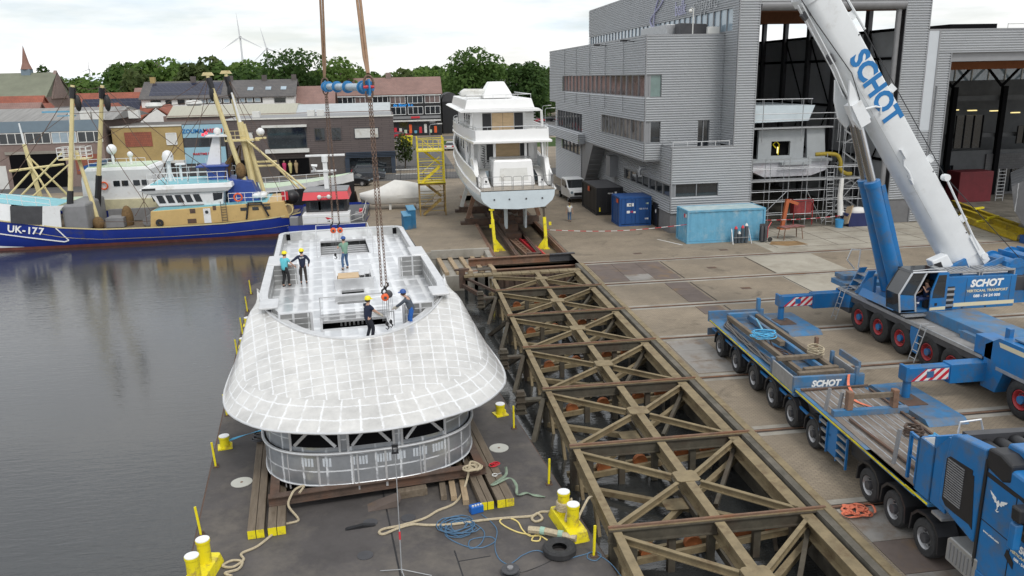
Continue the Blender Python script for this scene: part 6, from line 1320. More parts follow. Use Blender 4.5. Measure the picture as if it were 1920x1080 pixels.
# slip rails, keel blocks, cradles (rusty)
for x,m in ((6.62,'rust'),(8.35,'rustdark'),(10.1,'rustdark'),(12.02,'rust')):
    b=MB();b.ibeam((x,58.0,-.22),(x,90,-.22),.3,.5,.05);b.tube([(x,58,.05),(x,90,.05)],.04,4);struct(b.build('slip_rail',M[m]))
b=MB();b.ibeam((4.6,57.2,-.2),(12.6,57.55,-.2),.35,.55,.05);b.ibeam((4.2,56.2,-.75),(12.6,56.5,-.75),.3,.3,.05);struct(b.build('slip_head_beam',M['rust']))
b=MB();b.ibeam((10.7,57.44,-.19),(12.62,57.55,-.19),.36,.56,.05);struct(b.build('slip_head_beam',M['darkgrey']))
for x0,x1,m,lb in ((9.25,9.75,'rust','rusty ladder shaped slip carriage frame, left of the red one'),(9.95,10.45,'red','red ladder shaped slip carriage frame in the slip')):
    t=wthing('slip_carriage',lb,'slip carriage',((x0+x1)/2,61,-.5));b=MB();y1=65.5;y0=58.2 if m == 'red' else 58.8;sh=.2 if m == 'red' else 0
    b.beam((x0+sh,y0,-.3),(x0-.5+sh,y1,-.3),.12,.22);b.beam((x1+sh,y0,-.3),(x1-.5+sh,y1,-.3),.12,.22);b.build('side_beams',M[m],t)
    for k in range(8): f=(k+.3)/8;b=MB();xx=sh-.5*f;b.beam((x0+xx,y0+(y1-y0)*f,-.3),(x1+xx,y0+(y1-y0)*f,-.3),.12,.18);b.build('rung',M[m],t)
t=wthing('keel_block','heavy rusty keel carriage under the yacht between the slip rails','keel carriage',(9.1,66,-.5));b=MB();b.box(8.5,65.3,-.5,9.8,66.4,.2);b.box(8.6,66.5,-.5,9.7,80,.8);b.build('carriage',M['rustdark'],t)
b=MB();b.box(9.1,58.0,-.5,10.2,58.25,.1);tag(b.build('winch_plate',M['rustdark']),'dark plate with two pulleys at the foot of the slip carriages','plate')
for y in (72,79):
    t=wthing('hull_cradle','rusty timber and steel cradle under the yacht hull, ' + ('nearer one' if y == 72 else 'farther one'),'cradle',(9.15,y,-.5));b=MB();b.box(5.6,y-.3,-.2,12.4,y+.3,.5);b.box(5.2,y-.4,.0,6.4,y+.4,.25);b.build('beam',M['rustdark'],t)
    for s in (-1,1): b=MB();b.beam((YX+s*3.3,y,.5),(YX+s*2.5,y,3.0),.35,.3,(0,1,0));b.build('arm',M['offwhite'] if y == 79 else M['rust'],t)
# yellow stair tower
sx0,sx1,sy0,sy1=1.75,4.2,77.4,79.6
stt=wthing('stair_tower','yellow steel stair tower beside the white yacht, rusty brown in its lower half','stair tower',(3,78.5,0))
for lo,m in ((0,'stairlow'),(1,'yellow')):
    M['stairlow']=mat('dirty_yellow',(.36,.25,.07),.7,var=.2,scale=2,dirt=(.17,.10,.05),dirt_amt=.4)
    z0,z1=(0,3.1) if not lo else (3.15,6.3)
    for x in (sx0,sx1):
        for y in (sy0,sy1): b=MB();b.beam((x,y,z0),(x,y,z1+(1.2 if lo else 0)),.12,.12,(0,1,0));b.build('corner_post',M[m],stt)
    for z in ((z1,) if not lo else (3.2,6.25)):
        b=MB();b.box(sx0-.1,sy0-.1,z-.08,sx1+.1,sy1+.1,z+.06) if z > 6 else (b.box(sx0-.1,sy0-.1,z-.12,sx1+.1,sy0+.7,z+.06),b.box(sx0-.1,sy1-.7,z-.12,sx1+.1,sy1+.1,z+.06));b.build('landing',M['yellow' if z > 3.15 else m],stt)
    for k,(ya,dirn) in enumerate(((sy0+.35,1),(sy1-.35,-1))):
        za,zb=z0+.1+(z1-z0)*.5*k,z0+(z1-z0)*.5*(k+1);xa,xb=(sx0+.3,sx1-.4) if dirn > 0 else (sx1-.3,sx0+.4)
        b=MB()
        for dy in (-.3,.3): b.beam((xa,ya+dy,za),(xb,ya+dy,zb),.05,.2)
        fl_=b.build('stair_flight',M[m],stt)
        for q in range(7): f=(q+.5)/7;b=MB();b.box(xa+(xb-xa)*f-.13,ya-.3,za+(zb-za)*f-.02,xa+(xb-xa)*f+.13,ya+.3,za+(zb-za)*f+.02);b.build('tread',M[m],fl_)
        b=MB();b.beam((xa,ya-.32,za+.95),(xb,ya-.32,zb+.95),.05,.05);b.build('handrail',M[m],fl_)
    for zr in ((.5,1.0,1.6,2.1) if not lo else (3.7,4.2,4.8,5.3,6.75,7.3)):
        b=MB()
        for p,q in (((sx0,sy0),(sx1,sy0)),((sx0,sy1),(sx1,sy1)),((sx0,sy0),(sx0,sy1)),((sx1,sy0),(sx1,sy1))):
            if not lo and zr < 6.3 or p[1] != sy0 or lo: b.beam((*p,zr),(*q,zr),.05,.05)
        b.build('guard_rail',M[m],stt)
for k in range(4): x=sx0+.5+.5*k;b=MB();b.beam((x,sy0,6.3),(x,sy0,7.35),.05,.05);b.build('rail_post',M['yellow'],stt)
# shrink wrapped boat
bt=wthing('covered_boat','motor boat under a pale shrink wrapped cover on the quay','covered boat',(-.5,83,0));b=MB();rings=[]
prof=[(-4.25,.02,.02,1.7),(-4.1,.35,.25,1.75),(-3.2,.85,.55,1.95),(-2.0,1.15,.85,2.3),(-.6,1.25,1.25,2.95),(.8,1.25,1.1,2.75),(2.0,1.25,.9,2.45),(3.0,1.2,.75,2.1),(3.3,1.1,.6,1.6)]
for x,w,tw,zt in prof: rings.append([(x,83-w,1.35),(x,83-w*.98,1.55),(x,83-w*.75,1.55+(zt-1.55)*.5),(x,83,zt),(x,83+w*.75,1.55+(zt-1.55)*.5),(x,83+w,1.35)])
b.loft(rings);b.build('cover',M['tarp'],bt,True)
b=MB();b.loft([[(x,83-w*1.02,1.5-.12*(x < -3)),(x+.02,83-w*1.04,1.2),(x*.96,83-w*.75,.65+(.4 if x < -3.5 else 0)),(x*.94,83,.45+(.6 if x < -3.5 else 0)),(x*.96,83+w*.75,.65),(x,83+w*1.02,1.5)] for x,w,tw,zt in prof]);b.build('hull',M['offwhite'],bt,True)
for x in (-1.2,1.6): b=MB();b.box(x-.12,82.2,0,x+.12,83.8,.55);b.build('stand',M['offwhite'],bt)
# blue bins
for x,y,h,lb in ((.3,70.9,1.5,'lower blue dented steel locker at the quay edge, on the waterside'),(.75,71.3,1.95,'taller blue dented steel locker at the quay edge')):
    t=thing('steel_locker',lb,'locker',(x,y,0),.25,'blue lockers at the quay edge');b=MB();b.prism([(-.4,0),(.4,0),(.4,h),(-.4,h-.3)],lambda a,c,w: (w,a,c),-.33,.33);b.build('body',mat('locker_blue',(.02,.14,.28),.55,var=.2,dirt=(.10,.12,.13),dirt_amt=.2),t,bevel=.02);b=MB();b.prism([(-.45,h-.32),(.45,h),(.45,h+.06),(-.45,h-.26)],lambda a,c,w: (w,a,c),-.36,.36);b.build('lid',mat('locker_lid',(.10,.26,.40),.5,var=.1),t)
# shipping containers
def container(label,x0,y0,x1,y1,h,m,roof=None,doors=None,trim=None):
    t=wthing('shipping_container',label,'container',((x0+x1)/2,(y0+y1)/2,0));
    def cside(p,q,m_):
        b=MB();d=V((q[0]-p[0],q[1]-p[1],0));n_=max(4,int(d.length/.14));nn=V((d.y,-d.x,0)).normalized();pts=[]
        for i in range(n_+1): o=[-.035,-.035,0,0][i % 4];c=V((*p,0))+d*(i/n_)+nn*o;pts.append(c)
        b.loft([[(c.x,c.y,z) for c in pts] for z in (.16,h-.12)]);return b.build('side_panel',m_,t)
    cside((x0,y0),(x1,y0),m);cside((x1,y0),(x1,y1),m);cside((x1,y1),(x0,y1),m);cside((x0,y1),(x0,y0),m)
    b=MB()
    for x in (x0,x1):
        for y in (y0,y1): b.box(x-.07,y-.07,0,x+.07,y+.07,h)
    for z in (.08,h-.06):
        for y in (y0,y1): b.box(x0+.07,y-.06,z-.08,x1-.07,y+.06,z+.06)
        for x in (x0,x1): b.box(x-.06,y0+.07,z-.08,x+.06,y1-.07,z+.06)
    b.build('frame',trim or m,t);b=MB();n_=int((x1-x0)/.3);b.box(x0+.06,y0+.06,h-.08,x1-.06,y1-.06,h-.02);b.build('roof',roof or m,t)
    if doors:
        xm=(x0+x1)/2
        for a,c in ((x0+.1,xm-.02),(xm+.02,x1-.1)):
            b=MB();b.box(a,y0-.06,.2,c,y0-.01,h-.18);o=b.build('door',m,t,bevel=.01)
            for f in (.3,.75): b=MB();xx=a+(c-a)*f;b.cyl((xx,y0-.09,.15),(xx,y0-.09,h-.15),.025,n=8);b.build('lock_bar',trim or M['steel'],o)
    return t
lc=container('long faded light blue shipping container in front of the hall',21.95,58.95,28.2,61.35,2.6,M['contlight'],M['controof'])
for (x,y,z,w,h_,m) in ((21.86,59.4,2.0,.25,.3,'red'),(21.86,59.1,2.05,.2,.25,'whitesign')): b=MB();b.box(21.86,y,z,21.88,y+w,z+h_);b.build('sticker',M[m],lc)
bc=container('dark blue shipping container with closed doors and white markings',18.85,67.4,21.6,69.9,2.55,M['contblue'],M['contblue'],True,M['contblue'])
text('lettering','Bulk',.22,M['whitesign'],bc,(19.75,67.33,1.95),(1,0,0),(0,0,1),.004,.008) if False else None
for x0,z0,w,h_,m in ((19.45,1.75,.62,.28,'whitesign'),(19.45,1.15,.28,.22,'whitesign'),(19.8,1.2,.2,.15,'red'),(20.05,1.15,.2,.15,'whitesign'),(21.15,1.9,.25,.14,'palegreen'),(21.1,.55,.32,.14,'whitesign')): b=MB();b.box(x0,67.325,z0,x0+w,67.335,z0+h_);b.build('sticker',M[m],bc)
text('lettering','022 13 160',.17,M['whitesign'],bc,(20.95,67.33,1.5),(1,0,0),(0,0,1),.004,.004);text('lettering','022',.2,M['black'],bc,(19.76,67.32,1.89),(1,0,0),(0,0,1),.004,.008)
b=MB();b.box(18.78,67.8,2.0,18.8,68.4,2.35);b.build('sticker',M['orange'],bc)
kc=container('black shipping container standing between the white van and the blue one',18.3,73.5,20.75,79.5,2.6,M['black'],M['darkgrey'],True,M['black'])
text('lettering','REPAIR',.17,M['whitesign'],kc,(19.6,73.43,2.05),(1,0,0),(0,0,1),.004,.004)
b=MB();b.box(20.0,73.42,1.75,20.2,73.43,2.2);b.build('sticker',M['whitesign'],kc);b=MB();b.box(18.5,73.42,.35,18.62,73.43,.75);b.build('sticker',M['yellowsafe'],kc);b=MB();b.box(18.2,76.2,1.95,18.22,76.9,2.4);b.build('sticker',M['orange'],kc)
# white crew cab van
vn=thing('pickup_van','white crew cab pickup van parked by the black container','van',(18.3,84.3,0),R(3));W_=1.0
b=MB();b.prism([(-2.55,.45),(-2.6,.95),(-2.35,1.3),(-1.55,1.45),(-.75,2.25),(1.0,2.32),(1.15,2.2),(1.15,.45)],lambda a,c,t: (t,a,c),-W_,W_);b.build('body',M['white'],vn,bevel=.06)
b=MB();b.prism([(-1.62,1.42),(-.82,2.18),(-.85,2.2),(-1.66,1.44)],lambda a,c,t: (t,a,c),-.88,.88);b.build('windscreen',M['glass'],vn)
for s in (-1,1):
    for pl_ in ([(-1.35,1.45),(-.75,2.1),(-.25,2.12),(-.25,1.45)],[(-.1,1.45),(-.1,2.12),(.7,2.12),(.7,1.5)]): b=MB();b.prism(pl_,lambda a,c,t: (s*t,a,c),W_,W_+.015);b.build('side_window',M['glass'],vn)
    for y in (-1.75,1.9): wheel(vn,(s*.98,y,.36),.36,.24,M['rim'],s,rr=.6)
    b=MB();b.box(s*.78-.14,-2.62,.95,s*.78+.14,-2.5,1.2);b.build('headlight',M['glasssky'],vn,bevel=.02)
    b=MB();b.box(s*1.1-.1,-1.3,1.45,s*1.1+.1,-1.2,1.7);b.build('mirror',M['black'],vn)
b=MB();b.box(-.55,-2.63,.75,.55,-2.58,1.05);b.build('radiator_grille',M['black'],vn);b=MB();b.box(-1.0,-2.68,.4,1.0,-2.5,.65);b.build('bumper',M['darkgrey'],vn)
b=MB();b.box(-1.05,1.25,.75,1.05,3.6,.85);b.box(-1.05,1.25,.85,-1.0,3.6,1.25);b.box(1.0,1.25,.85,1.05,3.6,1.25);b.build('load_bed',M['midgrey'],vn)
# barrier tape, gas bottles, table
def tape(label,p,q):
    b=MB();n_=40;p,q=V(p),V(q);pts=[p.lerp(q,i/n_)+V((0,0,-.3*math.sin(math.pi*i/n_))) for i in range(n_+1)]
    b.loft([[c+V((0,0,-.022)) for c in pts],[c+V((0,0,.022)) for c in pts]]);b.raw=True;o=b.build('barrier_tape',M['tapestripe']);o.modifiers.new('s','SOLIDIFY').thickness=.006;return tag(o,label,'tape')
M['tapestripe']=stripemat('tape_stripes',(.75,.73,.72),(.6,.03,.05),.9,(1,.1,0),.5)
tape('red and white barrier tape from the yacht prop across to the light blue container',(11.5,62.8,.9),(22.0,59.2,1.5));tape('red and white barrier tape across the open hall door',(28.3,62.6,.95),(41.6,63.1,1.3))
gb=thing('bottle_rack','steel rack of grey gas bottles against the light blue container','gas rack',(26.0,58.2,0));b=MB()
for x in (-.75,.75): b.beam((x,-.35,0),(x*.93,.2,1.1),.05,.05);b.beam((x*.93,.2,0),(x*.93,.2,1.2),.05,.05)
b.beam((-.7,-.2,.5),(.7,-.2,.5),.04,.04);b.build('rack_frame',M['steel'],gb)
for k,(x,h) in enumerate(((-.4,1.35),(-.12,.95),(.15,1.4),(.45,1.55))):
    t=thing('gas_bottle',['grey gas bottle with a red shoulder, leftmost in the rack','short grey gas bottle in the rack','grey gas bottle with a red shoulder in the middle of the rack','tall grey gas bottle with a white cap in the rack'][k],'gas bottle',(26.0+x,58.25,.02),0,'gas bottles by the light blue container')
    b=MB();b.lathe([(0,0),(.13,0),(.13,h-.25),(.11,h-.15)],n=14);b.build('cylinder',mat('bottle_grey',(.06,.075,.09),.5,var=.1),t,True);b=MB();b.lathe([(.128,h-.22),(.1,h-.1),(.04,h-.03),(.04,h),(0,h)],n=14);b.build('shoulder',M['red'] if k in (0,2) else M['offwhite'],t,True)
tt=thing('bottle_trolley','two wheeled trolley with dark gas bottles beside the light blue container','trolley',(27.9,58.3,0));b=MB();b.box(-.35,-.05,.1,.3,.0,1.45);b.build('back_plate',M['darkgrey'],tt)
for x in (-.35,.3): b=MB();b.lathe([(0,-.04),(.17,-.04),(.2,0),(.17,.04),(0,.04)],(x+.2,-.15,.2),16,'y');b.build('wheel',M['rubber'],tt)
for x in (-.2,.08): b=MB();b.lathe([(0,.1),(.12,.1),(.12,1.15),(.04,1.3),(0,1.3)],(x,-.18,0),12);b.build('cylinder',M['darkgrey'],tt,True)
b=MB();b.tube([(.35,0,.3),(.4,.1,1.1),(.75,.3,1.5)],.03,6);b.build('handle',M['red'],tt)
tb=thing('work_table','rusty steel work table with loose plates outside the hall','table',(30.6,59.0,0),.1)
for x in (-.95,.75):
    for y in (-.45,.45): b=MB();b.beam((x,y,0),(x*.85,y*.8,.95),.06,.06);b.build('leg',M['rust'],tb)
b=MB();b.box(-1.0,-.5,.92,.8,.5,.97);b.build('table_top',M['rust'],tb)
for k in range(4): b=MB();b.cbox((-.7+.45*k,.0,.99+.01*k),(.4,.9,.02),.1*k);b.build('loose_plate',mat('red_primer',(.28,.12,.11),.8,var=.2),tb)
# ================================================================ shipyard building and halls
def corr(b,org,d,rects,pitch=.2,dep=.1,out=None):
    ox,oy=org;d=V((d[0],d[1],0));n_=V((d.y,-d.x,0)) if out is None else V((*out,0))
    for u0,u1,z0,z1 in rects:
        z=z0;prof=[(z0,0)]
        k0=math.floor(z0/pitch)
        k=k0
        while k*pitch < z1:
            for f,o in ((0.0,0),(.12,0),(.48,dep),(.6,dep)):
                zz=(k+f)*pitch
                if z0 < zz < z1: prof.append((zz,o))
            k += 1
        prof.append((z1,0))
        b.loft([[V((ox,oy,zz))+d*u+n_*o for zz,o in prof] for u in (u0,u1)])
def cut(u0,u1,z0,z1,holes):
    holes=[(h[0],h[1],max(z0,h[2]),min(z1,h[3])) for h in holes if h[2] < z1 and h[3] > z0]
    us=sorted(set([u0,u1]+[h[0] for h in holes]+[h[1] for h in holes]));us=[u for u in us if u0 <= u <= u1];out=[]
    for a,c in zip(us,us[1:]):
        m_=(a+c)/2;hs=sorted([(h[2],h[3]) for h in holes if h[0] <= m_ <= h[1]]);z=z0
        for p,q in hs:
            if p > z: out.append((a,c,z,p))
            z=max(z,q)
        if z < z1: out.append((a,c,z,z1))
    return out
BK=wthing('shipyard_building','tall grey corrugated shipyard building with an open boat hall','building',(28,63.3,0))
XA,XB,XH,YF,YU=20.5,22.0,27.2,63.3,66.0
b=MB()
LH=[(.0,34,11.05,12.85),(.0,14.6,7.3,9.05),(23.3,37.5,6.6,8.7)]
corr(b,(XA,YU),(0,1),cut(0,42.5,9.6,15.95,LH)+cut(0,38.5,5.8,9.6,LH),out=(-1,0))
corr(b,(XA,YU),(1,0),cut(0,6.7,5.8,15.95,[(0,1.35,11.05,12.85),(0,1.35,7.3,9.05),(4.6,5.65,6.1,9.05)]),out=(0,-1))
corr(b,(XB,YF),(0,1),cut(0,27,1.7,5.8,[(0.0,13.9,2.95,3.95),(3.0,4.1,1.6,2.0)]),out=(-1,0));corr(b,(XB,YF),(0,1),[(0,2.72,5.8,7.08)],out=(-1,0))
corr(b,(XB,YF),(1,0),cut(0,6.88,1.7,7.08,[(0,4.05,3.0,4.1)]),out=(0,-1));corr(b,(XH,YF),(1,0),[(0,1.68,7.08,21.4)],out=(0,-1))
corr(b,(XH,YF),(0,1),[(0,2.72,7.08,16.0)]+cut(0,51,16.0,21.4,[(1.2,50.5,16.15,17.95)]),out=(-1,0))
corr(b,(28.88,YF),(1,0),[(0,12.5,18.05,21.4)],out=(0,-1));corr(b,(41.38,YF),(1,0),[(0,2.15,2.0,21.4)],out=(0,-1))
corr(b,(XA,89.6),(0,1),cut(0,15,0,5.6,[(.6,11,4.0,5.3)]),out=(-1,0));corr(b,(XA-.7,88),(0,1),[(0,21,5.5,6.6)],out=(-1,0));corr(b,(XA-.7,88),(1,0),[(0,.7,5.5,6.6)],out=(0,-1))
b.raw=True
for i,f in enumerate(b.f): pass
b.build('cladding',M['clad'],BK)
b=MB();b.prism([(84.2,5.8),(89.6,.0),(90.4,0),(90.4,5.8)],lambda a,c,t: (t,a,c),XA+.02,XB+.3);b.build('sloping_leg',M['clad_trim'],BK)
b=MB()
for k in range(10): y=84.2+.54*k;z=5.8-.58*k;b.box(XA+.05,y-.08,z-.12,XB,y+.02,z-.02)
b.build('leg_ribs',M['midgrey'],BK)
b=MB();corr(b,(XA-.002,79.5),(0,1),[(0,10.6,5.79,5.8)],out=(-1,0));b.box(XA,YU+.02,5.72,XB+.3,90,5.8);b.build('overhang_soffit',M['clad_trim'],BK)
b=MB();b.box(XB+.02,YF+.02,0,XH+1.6,YF+.5,1.7);b.box(XB+.02,YF+.5,0,XB+.4,90,1.7);b.build('plinth',M['plinth'],BK);MB().box(41.42,YF+.02,0,43.5,YF+.5,2.0).build('plinth',M['plinth'],BK)
# roofs, back volume so nothing is see-through
b=MB();b.box(XA+.06,YU+.06,15.6,XH,108.4,15.85);b.box(XH+.05,YF+.06,21.2,43.5,114,21.35);b.box(XB+.06,YF+.06,6.0,XH,YU,6.1);b.box(XA-.6,88.1,6.3,XA+.2,108.8,6.5);b.build('roof',M['midgrey'],BK)
b=MB();b.box(XA+.3,YU+.3,5.82,XH-.1,108.2,15.6);b.build('core',M['void'],BK) if False else None
b=MB()
for p,q in (((XA,YU),(XA,108.5)),((XA,YU),(XH,YU))): b.beam((*p,15.97),(*q,15.97),.14,.1)
for p,q in (((XB,YF),(XB,YU)),((XB,YF),(XH,YF))): b.beam((*p,7.1),(*q,7.1),.14,.08)
for x,y,z0,z1 in ((XA,YU,5.8,15.95),(XB,YF,1.7,7.08),(XH,YF,7.1,21.4),(28.86,YF,0,21.4),(41.4,YF,0,18.05),(43.52,YF,0,21.4),(XH,YU-.03,7.1,15.9),(XB,YU,3.9,5.8)): b.beam((x,y-.03,z0),(x,y-.03,z1),.1,.1,(0,1,0))
b.beam((XH,YF,21.42),(XH,114,21.42),.16,.12);b.beam((XH,YF,21.42),(43.5,YF,21.42),.16,.12);b.beam((XA-.03,YU,5.8),(XA-.03,84,5.8),.1,.12);b.beam((XB,YF-.03,1.68),(28.8,YF-.03,1.68),.1,.08);b.build('corner_trim',M['clad_trim'],BK)
b=MB()
for y in (72.5,79,85.5,92,98.5): b.box(XA-.13,y,9.7,XA-.09,y+.06,11.0);b.box(XA-.13,y,12.9,XA-.09,y+.06,15.9)
b.build('panel_joint',M['clad_trim'],BK)
def winrow(name,org,d,u0,u1,z0,z1,n,m,out,depth=.12,frame=.07):
    ox,oy=org;d=V((d[0],d[1],0));o=V((*out,0));p=V((ox,oy,0))-o*depth
    b=MB();b.quad(p+d*u0+V((0,0,z0)),p+d*u1+V((0,0,z0)),p+d*u1+V((0,0,z1)),p+d*u0+V((0,0,z1)));g=b.build(name,m,BK)
    b=MB()
    for k in range(n+1):
        c=p+d*(u0+(u1-u0)*k/n)+o*.04;w=frame*(2.2 if k % 3 == 0 else 1);b.beam(c+V((0,0,z0)),c+V((0,0,z1)),w,.1,out if abs(out[0]) < .5 else (1,0,0)) if False else b.cbox((c.x,c.y,(z0+z1)/2),(w if abs(d.x) > .5 else .12,w if abs(d.y) > .5 else .12,z1-z0))
    for z in (z0,z1): c0,c1=p+d*u0+o*.05,p+d*u1+o*.05;b.beam(c0+V((0,0,z)),c1+V((0,0,z)),.14,.07)
    b.build('window_frame',M['clad_trim'],g);return g
winrow('window_band',(XA,YU),(0,1),.35,34,11.05,12.85,18,M['glassbrown'],(-1,0));winrow('window_band',(XA,YU),(0,1),.35,14.6,7.3,9.05,11,glassmat('painted_reflection_glass',(.17,.16,.15),.05,.9),(-1,0))  # lower band: pale reflections painted as noise in the glass colour
winrow('window_band',(XA,YU),(0,1),23.3,37.5,6.6,8.7,9,M['glass'],(-1,0));winrow('window_band',(XB,YF),(0,1),.35,13.9,2.95,3.95,7,M['glass'],(-1,0))
winrow('window',(XA,YU),(1,0),.35,1.35,11.05,12.85,1,M['glassgreen'],(0,-1));winrow('window',(XA,YU),(1,0),.45,1.35,7.3,9.05,1,M['glass'],(0,-1));winrow('window',(XB,YF),(1,0),.35,4.05,3.0,4.1,2,M['glass'],(0,-1))
for x,y,z0,z1 in ((XA,YU,11.05,12.85),(XA,YU,7.3,9.05),(XB,YF,2.97,4.05)): b=MB();b.box(x+.05,y+.05,z0,x+.4,y+.4,z1);b.build('corner_pillar',M['clad_trim'],BK)
winrow('terrace_door',(XA,YU),(1,0),4.6,5.65,6.1,9.05,2,M['glass'],(0,-1));winrow('window_band',(XH,YF),(0,1),1.2,50.5,16.15,17.95,34,M['glasssky'],(-1,0));winrow('window_band',(XA,89.6),(0,1),.6,11,4.0,5.3,5,M['glass'],(-1,0))
b=MB();b.box(XB-.12,66.3,0,XB+.05,67.5,2.0);o=b.build('side_door',M['black'],BK);b=MB();b.box(XB-.14,66.6,1.2,XB-.12,66.85,1.5);b.build('door_notice',M['whitesign'],o)
b=MB();b.box(XB-.85,79.6,2.8,XB,81.2,4.9);b.build('wall_box',M['clad_trim'],BK);b=MB();b.tube([(XB,70.2,4.75),(XB-.5,70.2,4.75),(XB-.62,70.2,4.5),(XB-.6,70.2,4.1)],.17,10);b.build('vent_pipe',M['steel'],BK,True)
b=MB();zr=7.5
b.beam((XB+.1,YF+.1,zr),(XH-.3,YF+.1,zr),.06,.06);b.beam((XB+.1,YF+.1,zr),(XB+.1,YU-.2,zr),.06,.06)
for k in range(5): x=XB+.1+k*1.2;b.beam((x,YF+.1,7.1),(x,YF+.1,zr),.05,.05)
b.build('terrace_rail',M['alu_tube'],BK)
for k,y in enumerate((69.5,79.0)): b=MB();b.beam((XA,y,15.6),(XA-.9,y-.2,15.75),.06,.06);b.cbox((XA-1.0,y-.2,15.7),(.5,.35,.16),.3);b.build('floodlight',M['black'],BK)
b=MB();b.box(23.3,69.5,15.85,25.2,77,17.0);b.build('roof_unit',M['steel'],BK,bevel=.03);b=MB();b.prism([(24.0,15.85),(26.6,15.85),(26.3,16.9),(24.0,17.0)],lambda a,c,t: (a,t,c),67.9,69.3);b.build('roof_unit',M['darkgrey'],BK,bevel=.03)
b=MB();b.box(25.9,66.5,15.85,26.9,66.9,16.6);b.build('air_conditioner',M['offwhite'],BK,bevel=.02)
b=MB();b.tube([(24.6,66.6,15.8),(24.6,66.6,18.0),(24.4,66.6,18.1)],.05,6);b.sphere((24.35,66.6,17.85),.16,10);b.build('camera_pole',M['offwhite'],BK,True)
# sign on the top floor: emblem and lettering, letters standing along the wall
sg=text('lettering','shipyard',1.75,M['steel'],BK,(XH-.08,70.6,18.75),(0,-1,0),(0,0,1),.03,-.01,0,'CENTER',1.0);text('lettering','balk',1.9,mat('sign_violet',(.36,.36,.52),.4),BK,(XH-.08,76.9,18.8),(0,-1,0),(0,0,1),.03,.0,0,'CENTER',1.0)
b=MB();b.tube([(XH-.15,84.5-t_*.11+1.4*math.sin(t_*.12),16.6+t_*.19) for t_ in range(26)],.09,6);b.tube([(XH-.15,83.2-1.6*math.sin(t_*.42)+.1*t_,20.9-t_*.23) for t_ in range(17)],.09,6);b.build('sign_emblem',mat('sign_violet2',(.40,.40,.56),.4),BK,True)
# hall interior
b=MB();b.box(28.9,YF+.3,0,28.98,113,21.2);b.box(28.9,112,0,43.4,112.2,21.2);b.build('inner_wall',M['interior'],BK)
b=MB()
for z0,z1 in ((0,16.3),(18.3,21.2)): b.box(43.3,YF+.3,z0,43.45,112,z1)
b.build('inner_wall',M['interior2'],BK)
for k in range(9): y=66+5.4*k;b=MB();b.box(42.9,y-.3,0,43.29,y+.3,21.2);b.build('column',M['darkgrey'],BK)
b=MB()
for z in (5,9.5,13.8,16.2,18.35): b.box(43.1,YF+.6,z-.12,43.28,111,z+.12)
for k in range(4): y=66.4+5.4*k;b.beam((43.0,y,9.6),(43.0,y+4.6,16),.1,.1);b.beam((43.0,y+4.6,1),(43.0,y,9.4),.1,.1)
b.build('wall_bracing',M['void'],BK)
b=MB();b.box(28.9,66,17.7,43.2,66.7,18.9);b.build('crane_beam',mat('orange_beam0',(.20,.075,.03),.8,var=.2),BK);b=MB();b.box(28.9,78,17.4,43.2,78.6,18.6);b.build('crane_beam',mat('orange_beam',(.20,.075,.03),.8,var=.2),BK);b=MB();b.tube([(29,YF+.3,18.0),(41.4,YF+.3,18.0)],.42,14);b.build('door_roll',M['midgrey'],BK,True)
b=MB();b.cyl((41.0,YF+.4,0),(41.0,YF+.4,18),.22,n=12);b.build('door_guide',M['midgrey'],BK)
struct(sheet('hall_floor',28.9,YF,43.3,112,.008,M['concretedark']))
# second hall
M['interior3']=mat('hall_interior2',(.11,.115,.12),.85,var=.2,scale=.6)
H2=wthing('boat_hall','lower grey corrugated boat hall with a wide open door, right of the tall building','building',(60,63.3,0))
b=MB();corr(b,(44.55,YF),(1,0),[(0,1.2,0,14.1),(0,32,14.1,15.9)],out=(0,-1));corr(b,(43.55,YF),(1,0),[(0,1.0,0,7.8)],out=(0,-1));b.raw=True;b.build('cladding',M['clad'],H2)
b=MB();b.box(43.6,YF-.06,7.8,44.5,YF+.1,15.9);b.build('pale_panel',mat('pale_panel',(.52,.55,.58),.5,var=.03),H2)
b=MB();b.box(43.5,YF-.08,15.88,77,YF+.3,16.0);b.beam((44.55,YF-.06,0),(44.55,YF-.06,15.9),.12,.1,(0,1,0));b.beam((45.78,YF-.05,0),(45.78,YF-.05,14.1),.1,.1,(0,1,0));b.cyl((44.75,YF-.16,.5),(44.75,YF-.16,11.5),.06,n=8);b.build('trim',M['clad_trim'],H2)
b=MB();b.box(43.5,YF+.1,15.6,77,92,15.86);b.build('roof',M['midgrey'],H2);b=MB();b.box(50.2,70,15.8,54.9,74,16.72);b.build('roof_box',M['void'],H2);b=MB();b.tube([(56,70,15.9),(56,70,16.7),(61,70,16.7),(61,70,15.9)],.05,6);b.build('roof_rail',M['offwhite'],H2)
b=MB();b.box(45.8,YF+.2,13.4,77,YF+.5,14.1);b.build('door_roll',M['clad_trim'],H2)
b=MB()
for z0,z1 in ((0,11.5),(12.9,15.6)): b.box(45,82,z0,90,82.2,z1)
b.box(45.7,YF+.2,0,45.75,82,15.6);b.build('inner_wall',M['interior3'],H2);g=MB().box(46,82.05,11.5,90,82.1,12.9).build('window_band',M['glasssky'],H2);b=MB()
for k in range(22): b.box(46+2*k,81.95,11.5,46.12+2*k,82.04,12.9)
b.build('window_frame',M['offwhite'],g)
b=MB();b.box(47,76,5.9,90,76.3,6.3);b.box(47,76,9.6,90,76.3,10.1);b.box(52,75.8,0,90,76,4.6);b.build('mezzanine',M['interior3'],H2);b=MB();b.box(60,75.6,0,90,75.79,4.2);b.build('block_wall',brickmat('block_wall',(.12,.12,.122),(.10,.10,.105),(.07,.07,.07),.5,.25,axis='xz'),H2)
b=MB()
